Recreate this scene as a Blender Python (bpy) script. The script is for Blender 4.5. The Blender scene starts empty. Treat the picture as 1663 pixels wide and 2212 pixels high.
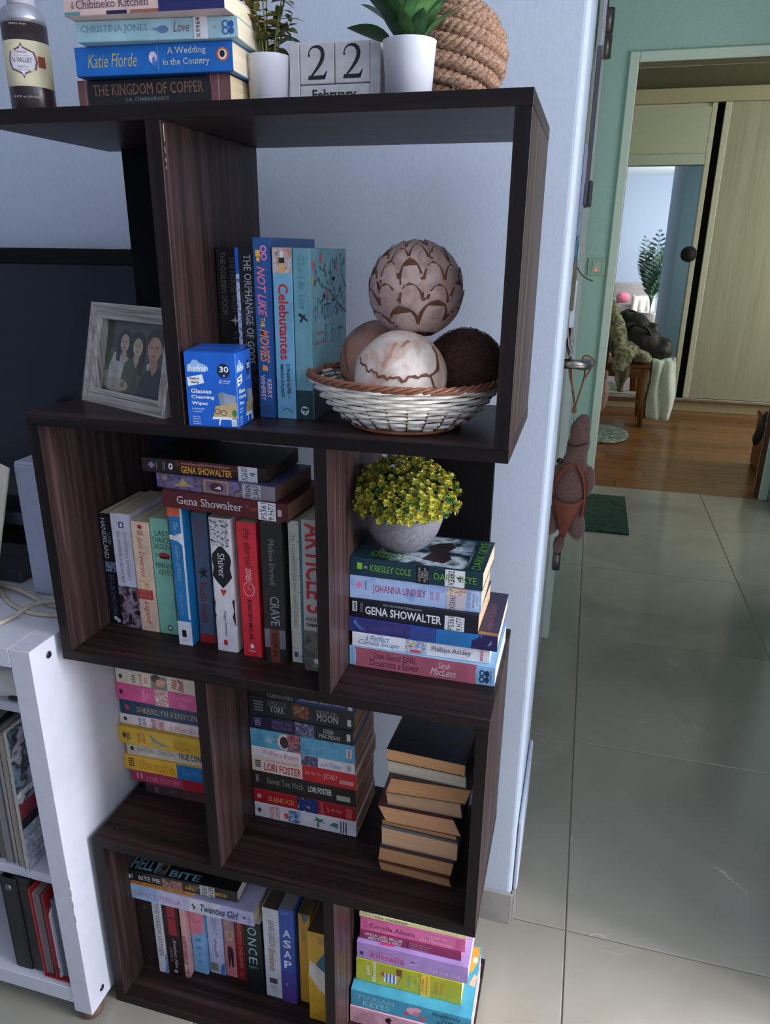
import bpy, bmesh, math, random
from math import sin, cos, pi, radians as RAD
from mathutils import Vector, Matrix, Euler, noise

random.seed(7)
SC = bpy.context.scene
COL = SC.collection

# ------------------------------------------------------------------ camera, world, lights, exposure
cam_d = bpy.data.cameras.new('camera')
cam = bpy.data.objects.new('camera', cam_d)
COL.objects.link(cam)
cam.location = (0.66729, -0.75208, 1.21780)
cam.rotation_euler = (RAD(70.25378), RAD(-0.61579), RAD(15.18555))
cam_d.sensor_fit = 'VERTICAL'
cam_d.sensor_height = 24.0
cam_d.lens = 24.0 * 1582.694 / 2212.0
cam_d.clip_start = 0.02
SC.camera = cam

world = bpy.data.worlds.new('overcast_sky')
SC.world = world
world.use_nodes = True
bg = world.node_tree.nodes['Background']
bg.inputs[0].default_value = (0.62, 0.74, 1.0, 1)
bg.inputs[1].default_value = 1.0


def area(name, loc, rot, sx, sy, power, col):
    d = bpy.data.lights.new(name, 'AREA')
    d.shape = 'RECTANGLE'
    d.size, d.size_y = sx, sy
    d.energy = power
    d.color = col
    o = bpy.data.objects.new(name, d)
    o.location = loc
    o.rotation_euler = rot
    COL.objects.link(o)
    return o


# daylight through the balcony door on the living room's right wall, and the bedroom window; two fill lamps added
area('balcony_daylight', (3.60, -0.30, 1.50), (0, RAD(90), 0), 1.9, 1.24, 150, (0.86, 0.91, 1.0))
area('balcony_sky', (4.60, -0.36, 3.28), (0, RAD(46), 0), 0.7, 0.9, 2000, (0.97, 0.97, 0.97))
area('living_fill', (2.45, -1.55, 1.75), (RAD(86), 0, RAD(46)), 0.9, 1.1, 15, (0.86, 0.91, 1.0))  # added fill without a window, lifts the wall right of the bookcase
area('bedroom_daylight', (3.3, 4.75, 1.35), (0, RAD(90), 0), 1.5, 1.3, 34, (1.0, 0.98, 0.90))
area('corridor_fill', (2.60, 1.95, 1.25), (RAD(104), 0, RAD(56)), 1.0, 1.2, 25, (0.95, 1.0, 0.96))  # added unseen lamp, brightens the green wall and the corridor

SC.view_settings.view_transform = 'Standard'
SC.view_settings.look = 'None'
SC.view_settings.gamma = 1.0
SC.view_settings.use_curve_mapping = False
SC.view_settings.exposure = -0.07
SC.cycles.use_denoising = True
SC.cycles.max_bounces = 8
SC.cycles.diffuse_bounces = 5
SC.cycles.sample_clamp_indirect = 4.0


# ------------------------------------------------------------------ materials
def lin(c):
    r = []
    for v in c[:3]:
        v /= 255.0
        r.append(v / 12.92 if v <= 0.04045 else ((v + 0.055) / 1.055) ** 2.4)
    return (r[0], r[1], r[2], 1.0)


MATS = {}


def nn(nt, t, **kw):
    n = nt.nodes.new(t)
    for k, v in kw.items():
        setattr(n, k, v)
    return n


def base_mat(name):
    m = bpy.data.materials.new(name)
    m.use_nodes = True
    return m, m.node_tree, m.node_tree.nodes['Principled BSDF']


def coords(nt, scale=(1, 1, 1), rot=(0, 0, 0), kind='Object'):
    tc = nn(nt, 'ShaderNodeTexCoord')
    mp = nn(nt, 'ShaderNodeMapping')
    mp.inputs['Scale'].default_value = scale
    mp.inputs['Rotation'].default_value = rot
    nt.links.new(tc.outputs[kind], mp.inputs[0])
    return mp.outputs[0]


def ramp(nt, fac, stops):
    r = nn(nt, 'ShaderNodeValToRGB')
    el = r.color_ramp.elements
    while len(el) < len(stops):
        el.new(0.5)
    for e, (p, c) in zip(el, stops):
        e.position = p
        e.color = lin(c)
    nt.links.new(fac, r.inputs[0])
    return r.outputs[0]


def bump(nt, b, h, strength=0.2, dist=0.002):
    n = nn(nt, 'ShaderNodeBump')
    n.inputs['Strength'].default_value = strength
    n.inputs['Distance'].default_value = dist
    nt.links.new(h, n.inputs['Height'])
    nt.links.new(n.outputs[0], b.inputs['Normal'])


def mul(c, k):
    return tuple(min(255, max(0, v * k)) for v in c[:3])


def mat(c, rough=0.5, var=0.10, scale=40.0, metal=0.0, bmp=0.0, stretch=(1, 1, 1), spec=0.5):
    """plain colour with a little procedural mottling"""
    key = ('p', tuple(c), rough, var, scale, metal, bmp, stretch, spec)
    if key in MATS:
        return MATS[key]
    m, nt, b = base_mat('m_%d' % len(MATS))
    n = nn(nt, 'ShaderNodeTexNoise')
    n.inputs['Scale'].default_value = scale
    n.inputs['Detail'].default_value = 4
    nt.links.new(coords(nt, stretch), n.inputs['Vector'])
    nt.links.new(ramp(nt, n.outputs[0], [(0.3, mul(c, 1 - var)), (0.7, mul(c, 1 + var))]), b.inputs['Base Color'])
    b.inputs['Roughness'].default_value = rough
    b.inputs['Metallic'].default_value = metal
    b.inputs['Specular IOR Level'].default_value = spec
    if bmp:
        bump(nt, b, n.outputs[0], bmp)
    MATS[key] = m
    return m


def wood(c1, c2, c3, axis='x', rough=0.42, scale=1.0, spec=0.4):
    """wood grain running along one axis"""
    key = ('w', c1, c2, c3, axis, rough, scale)
    if key in MATS:
        return MATS[key]
    m, nt, b = base_mat('wood_%d' % len(MATS))
    s = {'x': (4, 150, 150), 'y': (150, 4, 150), 'z': (150, 150, 4)}[axis]
    s = tuple(v * scale for v in s)
    n = nn(nt, 'ShaderNodeTexNoise')
    n.inputs['Scale'].default_value = 1.0
    n.inputs['Detail'].default_value = 7
    n.inputs['Distortion'].default_value = 0.8
    nt.links.new(coords(nt, s), n.inputs['Vector'])
    n2 = nn(nt, 'ShaderNodeTexNoise')
    n2.inputs['Scale'].default_value = 1.0
    n2.inputs['Detail'].default_value = 3
    n2.inputs['Distortion'].default_value = 1.4
    nt.links.new(coords(nt, tuple(v * 0.28 for v in s)), n2.inputs['Vector'])
    mx = nn(nt, 'ShaderNodeMath', operation='ADD')
    nt.links.new(n.outputs[0], mx.inputs[0])
    nt.links.new(n2.outputs[0], mx.inputs[1])
    hf = nn(nt, 'ShaderNodeMath', operation='MULTIPLY')
    hf.inputs[1].default_value = 0.5
    nt.links.new(mx.outputs[0], hf.inputs[0])
    nt.links.new(ramp(nt, hf.outputs[0], [(0.36, c1), (0.5, c2), (0.64, c3)]), b.inputs['Base Color'])
    b.inputs['Roughness'].default_value = rough
    b.inputs['Specular IOR Level'].default_value = spec
    bump(nt, b, hf.outputs[0], 0.12, 0.001)
    MATS[key] = m
    return m


def art(cols, scale=30.0, seed=0, rough=0.4):
    """printed picture: soft blotches of the given colours"""
    key = ('a', tuple(cols), scale, seed)
    if key in MATS:
        return MATS[key]
    m, nt, b = base_mat('print_%d' % len(MATS))
    n = nn(nt, 'ShaderNodeTexNoise', noise_dimensions='4D')
    n.inputs['Scale'].default_value = scale
    n.inputs['Detail'].default_value = 3
    n.inputs['Distortion'].default_value = 0.6
    n.inputs['W'].default_value = seed * 1.7
    nt.links.new(coords(nt), n.inputs['Vector'])
    k = len(cols)
    st = [(0.34 + 0.32 * i / max(1, k - 1), c) for i, c in enumerate(cols)]
    nt.links.new(ramp(nt, n.outputs[0], st), b.inputs['Base Color'])
    b.inputs['Roughness'].default_value = rough
    MATS[key] = m
    return m


def page_mat(c, axis='z'):
    key = ('pg', c, axis)
    if key in MATS:
        return MATS[key]
    m, nt, b = base_mat('pages_%d' % len(MATS))
    s = {'z': (6, 6, 900), 'x': (900, 6, 6)}[axis]
    n = nn(nt, 'ShaderNodeTexNoise')
    n.inputs['Scale'].default_value = 1.0
    n.inputs['Detail'].default_value = 3
    nt.links.new(coords(nt, s), n.inputs['Vector'])
    nt.links.new(ramp(nt, n.outputs[0], [(0.3, mul(c, 0.82)), (0.6, c)]), b.inputs['Base Color'])
    b.inputs['Roughness'].default_value = 0.9
    bump(nt, b, n.outputs[0], 0.25, 0.0006)
    MATS[key] = m
    return m


# ------------------------------------------------------------------ object helpers
def link(o, parent=None):
    COL.objects.link(o)
    if parent is not None:
        o.parent = parent
    return o


def tag(o, label=None, cat=None, group=None, kind=None):
    if label: o['label'] = label
    if cat: o['category'] = cat
    if group: o['group'] = group
    if kind: o['kind'] = kind
    return o


def thing(name, label, cat, loc=(0, 0, 0), rz=0.0, group=None, kind=None):
    o = bpy.data.objects.new(name, None)
    o.empty_display_size = 0.02
    o.location = loc
    o.rotation_euler = (0, 0, RAD(rz))
    link(o)
    return tag(o, label, cat, group, kind)


def mobj(name, verts, faces, m, parent=None, smooth=False, fm=None):
    me = bpy.data.meshes.new(name)
    me.from_pydata([tuple(v) for v in verts], [], faces)
    for x in (m if isinstance(m, (list, tuple)) else [m]):
        me.materials.append(x)
    if fm:
        me.polygons.foreach_set('material_index', fm)
    if smooth:
        me.polygons.foreach_set('use_smooth', [True] * len(me.polygons))
    me.update()
    return link(bpy.data.objects.new(name, me), parent)


def bobj(name, bm, m, parent=None, smooth=False):
    me = bpy.data.meshes.new(name)
    bm.to_mesh(me)
    bm.free()
    for x in (m if isinstance(m, (list, tuple)) else [m]):
        me.materials.append(x)
    if smooth:
        me.polygons.foreach_set('use_smooth', [True] * len(me.polygons))
    return link(bpy.data.objects.new(name, me), parent)


def add_box(bm, x0, x1, y0, y1, z0, z1, bevel=0.0, M=None, seg=1):
    r = bmesh.ops.create_cube(bm, size=1.0)
    vs = r['verts']
    for v in vs:
        v.co = Vector(((x0 + x1) / 2 + v.co.x * (x1 - x0), (y0 + y1) / 2 + v.co.y * (y1 - y0), (z0 + z1) / 2 + v.co.z * (z1 - z0)))
    if bevel:
        es = list({e for v in vs for e in v.link_edges})
        r2 = bmesh.ops.bevel(bm, geom=es, offset=bevel, segments=seg, affect='EDGES', profile=0.5)
        vs = list({v for f in r2['faces'] for v in f.verts} | {v for v in vs if v.is_valid})
    if M is not None:
        bmesh.ops.transform(bm, matrix=M, verts=vs)
    return vs


def box(name, x0, x1, y0, y1, z0, z1, m, parent=None, bevel=0.0, M=None, seg=1):
    bm = bmesh.new()
    add_box(bm, x0, x1, y0, y1, z0, z1, bevel, M, seg)
    return bobj(name, bm, m, parent)


def tube_geo(pts, r, n=6, closed=False, caps=True):
    pts = [Vector(p) for p in pts]
    N = len(pts)
    vs, fs = [], []
    up = None
    for i, p in enumerate(pts):
        a = pts[(i - 1) % N] if closed or i > 0 else pts[0]
        b = pts[(i + 1) % N] if closed or i < N - 1 else pts[-1]
        t = (b - a)
        t = t.normalized() if t.length > 1e-9 else Vector((0, 0, 1))
        if up is None:
            up = t.cross(Vector((0.13, 0.21, 0.97)))
            if up.length < 0.05:
                up = t.cross(Vector((1, 0, 0)))
        up = (up - t * up.dot(t))
        up = up.normalized() if up.length > 1e-9 else t.orthogonal().normalized()
        w = t.cross(up)
        rr = r[i] if isinstance(r, (list, tuple)) else r
        for k in range(n):
            q = 2 * pi * k / n
            vs.append(p + up * (cos(q) * rr) + w * (sin(q) * rr))
    M = N if closed else N - 1
    for i in range(M):
        for k in range(n):
            a, b = i * n + k, i * n + (k + 1) % n
            c, d = ((i + 1) % N) * n + (k + 1) % n, ((i + 1) % N) * n + k
            fs.append((a, b, c, d))
    if caps and not closed:
        fs.append(tuple(range(n))[::-1])
        fs.append(tuple(range((N - 1) * n, N * n)))
    return vs, fs


def tube(name, pts, r, m, parent=None, n=6, closed=False):
    v, f = tube_geo(pts, r, n, closed)
    return mobj(name, v, f, m, parent, smooth=True)


def tubes(name, lists, r, m, parent=None, n=4, closed=False):
    V, F = [], []
    for p in lists:
        v, f = tube_geo(p, r, n, closed)
        o = len(V)
        V += v
        F += [tuple(i + o for i in q) for q in f]
    return mobj(name, V, F, m, parent, smooth=True)


def lathe(name, prof, m, parent=None, n=32, center=(0, 0), smooth=True, fm=None):
    vs, fs, mi = [], [], []
    for (r, z) in prof:
        for k in range(n):
            a = 2 * pi * k / n
            vs.append((center[0] + r * cos(a), center[1] + r * sin(a), z))
    for i in range(len(prof) - 1):
        for k in range(n):
            fs.append((i * n + k, i * n + (k + 1) % n, (i + 1) * n + (k + 1) % n, (i + 1) * n + k))
            mi.append(fm[i] if fm else 0)
    fs.append(tuple(range(n))[::-1]); mi.append(fm[0] if fm else 0)
    L = len(prof) - 1
    fs.append(tuple(range(L * n, L * n + n))); mi.append(fm[-1] if fm else 0)
    return mobj(name, vs, fs, m, parent, smooth, mi)


def sphere(name, c, r, m, parent=None, u=24, v=16, amp=0.0, freq=20.0, seed=0):
    bm = bmesh.new()
    bmesh.ops.create_uvsphere(bm, u_segments=u, v_segments=v, radius=1.0)
    rr = r if isinstance(r, (tuple, list)) else (r, r, r)
    for w in bm.verts:
        d = w.co.copy()
        k = 1.0 + (amp * noise.noise(Vector((d.x, d.y, d.z)) * freq + Vector((seed, seed * 2.3, 0))) if amp else 0)
        w.co = Vector((c[0] + d.x * rr[0] * k, c[1] + d.y * rr[1] * k, c[2] + d.z * rr[2] * k))
    return bobj(name, bm, m, parent, True)


# ------------------------------------------------------------------ prints: flat lettering and patches on a face
TEXTQ = []


def frame_pt(O, U, V, u, v, e):
    N = U.cross(V)
    return O + U * u + V * v + N * e


def patch(parent, name, O, U, V, u0, u1, v0, v1, m, e=0.00015, label=None):
    O, U, V = Vector(O), Vector(U), Vector(V)
    vs = [frame_pt(O, U, V, a, b, e) for a, b in ((u0, v0), (u1, v0), (u1, v1), (u0, v1))]
    o = mobj(name, vs, [(0, 1, 2, 3)], m, parent)
    if label: o['label'] = label
    return o


def polypatch(parent, name, O, U, V, pts, m, e=0.0002, smooth=False):
    O, U, V = Vector(O), Vector(U), Vector(V)
    return mobj(name, [frame_pt(O, U, V, a, b, e) for a, b in pts], [tuple(range(len(pts)))], m, parent)


def ell(uc, vc, ru, rv, n=20, rot=0.0):
    out = []
    for k in range(n):
        a = 2 * pi * k / n
        x, y = ru * cos(a), rv * sin(a)
        out.append((uc + x * cos(rot) - y * sin(rot), vc + x * sin(rot) + y * cos(rot)))
    return out


def text(parent, name, s, O, U, V, u0, u1, v0, v1, m, style='n', e=0.0003):
    TEXTQ.append((parent, name, s, Vector(O), Vector(U), Vector(V), u0, u1, v0, v1, m, style, e))


def flush_text():
    """turn every lettering request into mesh in one go"""
    keys = {}
    tmp = bpy.data.collections.new('lettering')
    SC.collection.children.link(tmp)
    for q in TEXTQ:
        k = (q[2], q[11])
        if k in keys: continue
        cu = bpy.data.curves.new('lettering', 'FONT')
        cu.body = q[2]
        cu.resolution_u = 2
        cu.fill_mode = 'FRONT'
        if 'b' in q[11]: cu.offset = 0.022
        if 'i' in q[11]: cu.shear = 0.32
        o = bpy.data.objects.new('lettering', cu)
        tmp.objects.link(o)
        keys[k] = o
    bpy.context.view_layer.update()
    dg = bpy.context.evaluated_depsgraph_get()
    geo = {}
    for k, o in keys.items():
        me = bpy.data.meshes.new_from_object(o.evaluated_get(dg))
        vs = [(v.co.x, v.co.y) for v in me.vertices]
        fs = [tuple(p.vertices) for p in me.polygons]
        if 's' in k[1]:
            cnt = {}
            for p in me.polygons:
                L = list(p.vertices)
                for i in range(len(L)):
                    e = (L[i], L[(i + 1) % len(L)])
                    cnt.setdefault(tuple(sorted(e)), []).append(p.index)
            for (a, b), pl in list(cnt.items()):
                if len(pl) != 1: continue
                (xa, ya), (xb, yb) = vs[a], vs[b]
                w = abs(xa - xb)
                if abs(ya - yb) > 0.004 or not (0.045 < w < 0.15): continue
                cy = sum(vs[i][1] for i in fs[pl[0]]) / len(fs[pl[0]])
                h = 0.042 if cy > ya else -0.042
                x0, x1 = min(xa, xb) - 0.06, max(xa, xb) + 0.06
                n0 = len(vs)
                vs += [(x0, ya), (x1, ya), (x1, ya + h), (x0, ya + h)]
                fs.append((n0, n0 + 1, n0 + 2, n0 + 3) if h > 0 else (n0 + 3, n0 + 2, n0 + 1, n0))
        geo[k] = (vs, fs)
        bpy.data.meshes.remove(me)
    for o in keys.values():
        cu = o.data
        bpy.data.objects.remove(o)
        bpy.data.curves.remove(cu)
    bpy.data.collections.remove(tmp)
    for (parent, name, s, O, U, V, u0, u1, v0, v1, m, style, e) in TEXTQ:
        vs, fs = geo[(s, style)]
        if not vs: continue
        xs = [v[0] for v in vs]; ys = [v[1] for v in vs]
        x0, x1, y0, y1 = min(xs), max(xs), min(ys), max(ys)
        sx, sy = (u1 - u0) / max(1e-6, x1 - x0), (v1 - v0) / max(1e-6, y1 - y0)
        pts = [frame_pt(O, U, V, u0 + (x - x0) * sx, v0 + (y - y0) * sy, e) for x, y in vs]
        mobj(name, pts, fs, m, parent)


def ribbon2d(pts, ws):
    """variable-width stroke as a 2D strip"""
    V, F = [], []
    n = len(pts)
    for i in range(n):
        a, b = Vector(pts[max(0, i - 1)]), Vector(pts[min(n - 1, i + 1)])
        t = (b - a).normalized()
        p = Vector(pts[i])
        q = Vector((-t.y, t.x)) * ws[i] / 2
        V += [tuple(p - q), tuple(p + q)]
    for i in range(n - 1):
        F.append((2 * i, 2 * i + 2, 2 * i + 3, 2 * i + 1))
    return V, F

# ------------------------------------------------------------------ structure
BLUE = mat((184, 193, 209), 0.6, 0.015, 260, bmp=0.10, stretch=(1, 1, 0.5))
GREEN = mat((158, 186, 178), 0.6, 0.02, 160, bmp=0.06)
CREAM = mat((204, 208, 186), 0.55, 0.01, 60)
WHITEW = mat((214, 220, 226), 0.6, 0.02, 80)
CEIL = mat((222, 226, 230), 0.8, 0.02, 50)
FRAMEW = mat((200, 210, 200), 0.4, 0.01, 60)
SKIRT = mat((150, 146, 142), 0.25, 0.05, 30)
GROUT = mat((112, 104, 92), 0.8, 0.08, 60)
METAL = mat((168, 162, 158), 0.28, 0.06, 90, metal=1.0)
DARKM = mat((70, 62, 62), 0.35, 0.08, 90, metal=0.9)


def struct(name, bm_or_obj):
    bm_or_obj['kind'] = 'structure'
    return bm_or_obj


def sbox(name, x0, x1, y0, y1, z0, z1, m, bevel=0.0, parent=None, seg=1):
    o = box(name, x0, x1, y0, y1, z0, z1, m, parent, bevel, seg=seg)
    if parent is None: o['kind'] = 'structure'
    return o


# --- floor: slab of grout with polished tiles (parts) on it
tile_m, nt, b = base_mat('polished_tile')
v = coords(nt, (1, 1, 1))
oi = nn(nt, 'ShaderNodeObjectInfo')
ad = nn(nt, 'ShaderNodeVectorMath', operation='ADD')
sc = nn(nt, 'ShaderNodeVectorMath', operation='SCALE')
cmb = nn(nt, 'ShaderNodeCombineXYZ')
for i in range(3): nt.links.new(oi.outputs['Random'], cmb.inputs[i])
sc.inputs['Scale'].default_value = 37.0
nt.links.new(cmb.outputs[0], sc.inputs[0])
nt.links.new(v, ad.inputs[0]); nt.links.new(sc.outputs[0], ad.inputs[1])
n1 = nn(nt, 'ShaderNodeTexNoise'); n1.inputs['Scale'].default_value = 2.2; n1.inputs['Detail'].default_value = 6; n1.inputs['Distortion'].default_value = 1.2
nt.links.new(ad.outputs[0], n1.inputs['Vector'])
d1 = nn(nt, 'ShaderNodeMath', operation='SUBTRACT'); d1.inputs[1].default_value = 0.5
nt.links.new(n1.outputs[0], d1.inputs[0])
d2 = nn(nt, 'ShaderNodeMath', operation='ABSOLUTE'); nt.links.new(d1.outputs[0], d2.inputs[0])
n2 = nn(nt, 'ShaderNodeTexNoise'); n2.inputs['Scale'].default_value = 4.0; n2.inputs['Detail'].default_value = 2
nt.links.new(ad.outputs[0], n2.inputs['Vector'])
vein = nn(nt, 'ShaderNodeMapRange'); vein.inputs[1].default_value = 0.0; vein.inputs[2].default_value = 0.007; vein.inputs[3].default_value = 1.0; vein.inputs[4].default_value = 0.0
nt.links.new(d2.outputs[0], vein.inputs[0])
msk = nn(nt, 'ShaderNodeMapRange'); msk.inputs[1].default_value = 0.60; msk.inputs[2].default_value = 0.70
nt.links.new(n2.outputs[0], msk.inputs[0])
mm = nn(nt, 'ShaderNodeMath', operation='MULTIPLY')
nt.links.new(vein.outputs[0], mm.inputs[0]); nt.links.new(msk.outputs[0], mm.inputs[1])
m2 = nn(nt, 'ShaderNodeMath', operation='MULTIPLY'); m2.inputs[1].default_value = 0.45
nt.links.new(mm.outputs[0], m2.inputs[0])
basec = ramp(nt, n1.outputs[0], [(0.25, (135, 129, 118)), (0.55, (151, 145, 134)), (0.8, (143, 136, 125))])
mx = nn(nt, 'ShaderNodeMix', data_type='RGBA')
nt.links.new(m2.outputs[0], mx.inputs[0]); nt.links.new(basec, mx.inputs[6]); mx.inputs[7].default_value = lin((226, 222, 214))
nt.links.new(mx.outputs[2], b.inputs['Base Color'])
b.inputs['Roughness'].default_value = 0.13
b.inputs['Specular IOR Level'].default_value = 0.55

floor = bpy.data.objects.new('floor', None)
link(floor); floor['kind'] = 'structure'
box('grout_bed', -2.6, 3.75, -3.1, 3.29, -0.06, -0.002, GROUT, floor)
T_ = 0.5925
gx = [0.738 + T_ * k for k in range(-6, 6)]
gy = [0.350 + T_ * k for k in range(-6, 6)]
tile_me = None
for i, x in enumerate(gx[:-1]):
    for j, y in enumerate(gy[:-1]):
        x1, y1 = min(x + T_, 3.74), min(y + T_, 3.288)
        if x > 3.7 or y > 3.25: continue
        full = (abs(x1 - x - T_) < 1e-6 and abs(y1 - y - T_) < 1e-6)
        if full and tile_me:
            o = bpy.data.objects.new('tile', tile_me)
            link(o, floor)
        else:
            bm = bmesh.new()
            add_box(bm, 0.0012, x1 - x - 0.0012, 0.0012, y1 - y - 0.0012, -0.012, 0.0, 0.0012)
            o = bobj('tile', bm, tile_m, floor)
            if full: tile_me = o.data
        o.location = (x, y, 0)

# --- bedroom timber floor, plank by plank
PL = [wood((92, 58, 28), (128, 86, 48), (150, 106, 64), 'x', 0.26), wood((84, 52, 26), (118, 78, 42), (140, 98, 58), 'x', 0.26), wood((100, 64, 34), (136, 94, 54), (156, 114, 72), 'x', 0.26)]
bfloor = bpy.data.objects.new('floor_bedroom', None)
link(bfloor); bfloor['kind'] = 'structure'
box('floor_underlay', -0.6, 3.4, 3.29, 6.3, -0.06, -0.004, mat((60, 34, 16), 0.7), bfloor)
pm = []
for m_ in PL:
    bm = bmesh.new(); add_box(bm, 0.0008, 0.8992, 0.0008, 0.1192, -0.014, 0.0, 0.001)
    me = bpy.data.meshes.new('plank'); bm.to_mesh(me); bm.free(); me.materials.append(m_); pm.append(me)
for r in range(20):
    off = (r * 0.37) % 0.9
    for k in range(0, 4):
        x = -0.3 + k * 0.9 - off + 0.3
        o = bpy.data.objects.new('plank', random.choice(pm))
        o.location = (x, 3.292 + r * 0.12, 0)
        link(o, bfloor)

# --- living room back wall (behind the bookcase), its end and skirting
wl = box('wall_back', -2.6, 0.632, 0.34, 0.62, 0, 2.5, BLUE, None, 0.009, seg=4); struct('', wl)
wb = sbox('baseboard_back', -2.6, 0.6345, 0.333, 0.3395, 0.0, 0.072, SKIRT, 0.001)
# low painted plinth lip on the end of the wall
sbox('trim_1', 0.6325, 0.641, 0.346, 0.60, 0.072, 0.235, BLUE, 0.006, seg=3)
sbox('baseboard_end', 0.6325, 0.639, 0.341, 0.615, 0.0, 0.0715, SKIRT, 0.001)
# door opening in the end wall: frame posts, leaf, far frame
sbox('trim_2', 0.596, 0.628, 0.622, 0.675, 0, 2.05, FRAMEW, 0.002)
sbox('trim_3', 0.596, 0.640, 1.475, 1.545, 0, 2.05, FRAMEW, 0.002)
sbox('wall_end', 0.50, 0.615, 1.545, 3.28, 0, 2.5, GREEN)
sbox('wall_over_side_door', 0.50, 0.625, 0.625, 1.545, 2.05, 2.5, GREEN)

door1 = thing('door_1', 'pale side door in the end wall, seen almost edge-on', 'door', (0.6, 0.68, 0.0), kind='structure')
box('door_leaf', -0.018, 0.018, 0.0, 0.785, 0.012, 2.045, FRAMEW, door1, 0.002)
box('door_stop_strip', 0.0185, 0.024, 0.0, 0.012, 0.012, 2.045, FRAMEW, door1, 0.001)
# rose and lever
hz = 1.004
bm = bmesh.new()
add_box(bm, 0.0182, 0.026, 0.075, 0.125, hz - 0.065, hz + 0.04, 0.003)
bobj('handle_plate', bm, METAL, door1)
lev = tube('door_handle', [(0.026, 0.10, hz), (0.05, 0.10, hz), (0.066, 0.102, hz - 0.001), (0.072, 0.118, hz - 0.002), (0.073, 0.16, hz - 0.004), (0.073, 0.205, hz - 0.007)], [0.010, 0.0098, 0.0105, 0.011, 0.0105, 0.009], METAL, door1, 10)
HNG = mat((128, 116, 112), 0.35, 0.1, 90, metal=0.8)
for zz in (1.737, 0.31):
    tube('hinge', [(0.042, 0.795, zz - 0.055), (0.042, 0.795, zz - 0.002)], 0.0125, HNG, door1, 12)
    tube('hinge', [(0.042, 0.795, zz + 0.002), (0.042, 0.795, zz + 0.055)], 0.0125, HNG, door1, 12)

# --- far green wall with the bedroom doorway
DX0, DX1, DZ = 0.775, 1.612, 2.035
sbox('wall_green_left', 0.40, DX0 - 0.018, 3.285, 3.385, 0, 2.5, GREEN)
sbox('wall_green_right', DX1 + 0.018, 3.3, 3.285, 3.385, 0, 2.5, GREEN)
sbox('wall_green_head', DX0 - 0.018, DX1 + 0.018, 3.285, 3.385, DZ + 0.018, 2.5, GREEN)
door2 = thing('door_2', 'pale bedroom doorway frame in the green wall', 'door frame', (0, 3.285, 0), kind='structure')
FB = 0.045
for nm, a in (('casing', (DX0 - FB, DX0 - 0.002, -0.016, 0.0, 0.0, DZ + FB)), ('casing', (DX1 + 0.002, DX1 + FB, -0.016, 0.0, 0.0, DZ + FB)), ('casing', (DX0 - 0.002, DX1 + 0.002, -0.016, 0.0, DZ + 0.002, DZ + FB)),
              ('casing', (DX0 - 0.10, DX0 - 0.002, 0.107, 0.123, 0.0, DZ + 0.10)), ('casing', (DX1 + 0.002, DX1 + 0.10, 0.107, 0.123, 0.0, DZ + 0.10)), ('casing', (DX0 - 0.002, DX1 + 0.002, 0.107, 0.123, DZ + 0.002, DZ + 0.10))):
    box(nm, *a, FRAMEW, door2, 0.004)
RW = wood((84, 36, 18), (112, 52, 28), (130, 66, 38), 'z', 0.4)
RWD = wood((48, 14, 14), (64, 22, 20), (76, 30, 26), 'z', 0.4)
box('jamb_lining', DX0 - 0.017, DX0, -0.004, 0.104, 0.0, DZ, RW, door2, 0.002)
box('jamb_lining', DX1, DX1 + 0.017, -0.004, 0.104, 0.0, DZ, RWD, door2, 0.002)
box('jamb_lining', DX0, DX1, -0.004, 0.104, DZ, DZ + 0.017, mat((96, 90, 66), 0.5), door2, 0.002)
for zz in (1.82, 1.0, 0.22):
    box('strike_plate', DX0 - 0.0005, DX0 + 0.002, 0.006, 0.04, zz - 0.055, zz + 0.055, mat((170, 168, 160), 0.35, 0.05, 80, metal=0.6), door2, 0.001)
sbox('baseboard_green_left', 0.616, DX0 - FB - 0.001, 3.268, 3.2845, 0.0, 0.07, SKIRT, 0.001)
sbox('baseboard_green_right', DX1 + FB + 0.001, 1.72, 3.268, 3.2845, 0.0, 0.07, SKIRT, 0.001)

# --- corridor right wall (with an opening made up for the corridor fill lamp), living room shell
CW = mat((150, 168, 190), 0.62, 0.02, 120, bmp=0.15)
sbox('wall_corridor_near', 1.60, 1.84, 0.17, 1.95, 0, 2.5, CW)
sbox('wall_corridor_far', 1.722, 1.84, 2.95, 3.284, 0, 2.5, GREEN)
sbox('wall_corridor_head', 1.722, 1.84, 1.951, 2.949, 2.2, 2.5, CW)
sbox('wall_living_front', 1.84, 3.62, 0.24, 0.35, 0, 2.5, BLUE)
sbox('wall_right_sill', 3.62, 3.74, -0.95, 0.30, 0, 0.22, WHITEW)
sbox('wall_right_head', 3.62, 3.74, -0.95, 0.30, 2.45, 2.5, WHITEW)
sbox('wall_right', 3.62, 3.74, -3.1, -0.95, 0, 2.5, BLUE)
sbox('wall_rear', -2.6, 3.74, -3.2, -3.1, 0, 2.5, BLUE)
sbox('wall_left', -2.72, -2.6, -3.2, 0.62, 0, 2.5, BLUE)
sbox('ceiling', -2.72, 3.74, -3.2, 3.284, 2.5, 2.58, CEIL)
sbox('wall_light_block', 3.62, 3.74, 0.3501, 3.284, 0, 2.5, CW)  # unseen wall, added to keep balcony sky light out of the corridor
win = thing('window_1', 'white balcony window frame on the living room right wall', 'window', (3.66, -0.295, 0.22), kind='structure')
for nm, a in (('window_frame', (-0.03, 0.03, -0.655, -0.605, 0, 2.16)), ('window_frame', (-0.03, 0.03, 0.605, 0.655, 0, 2.16)), ('window_frame', (-0.03, 0.03, -0.605, 0.605, 0, 0.05)), ('window_frame', (-0.03, 0.03, -0.605, 0.605, 2.11, 2.16)), ('window_mullion', (-0.025, 0.025, -0.02, 0.02, 0.05, 2.11))):
    box(nm, *a, WHITEW, win, 0.004)

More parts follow.
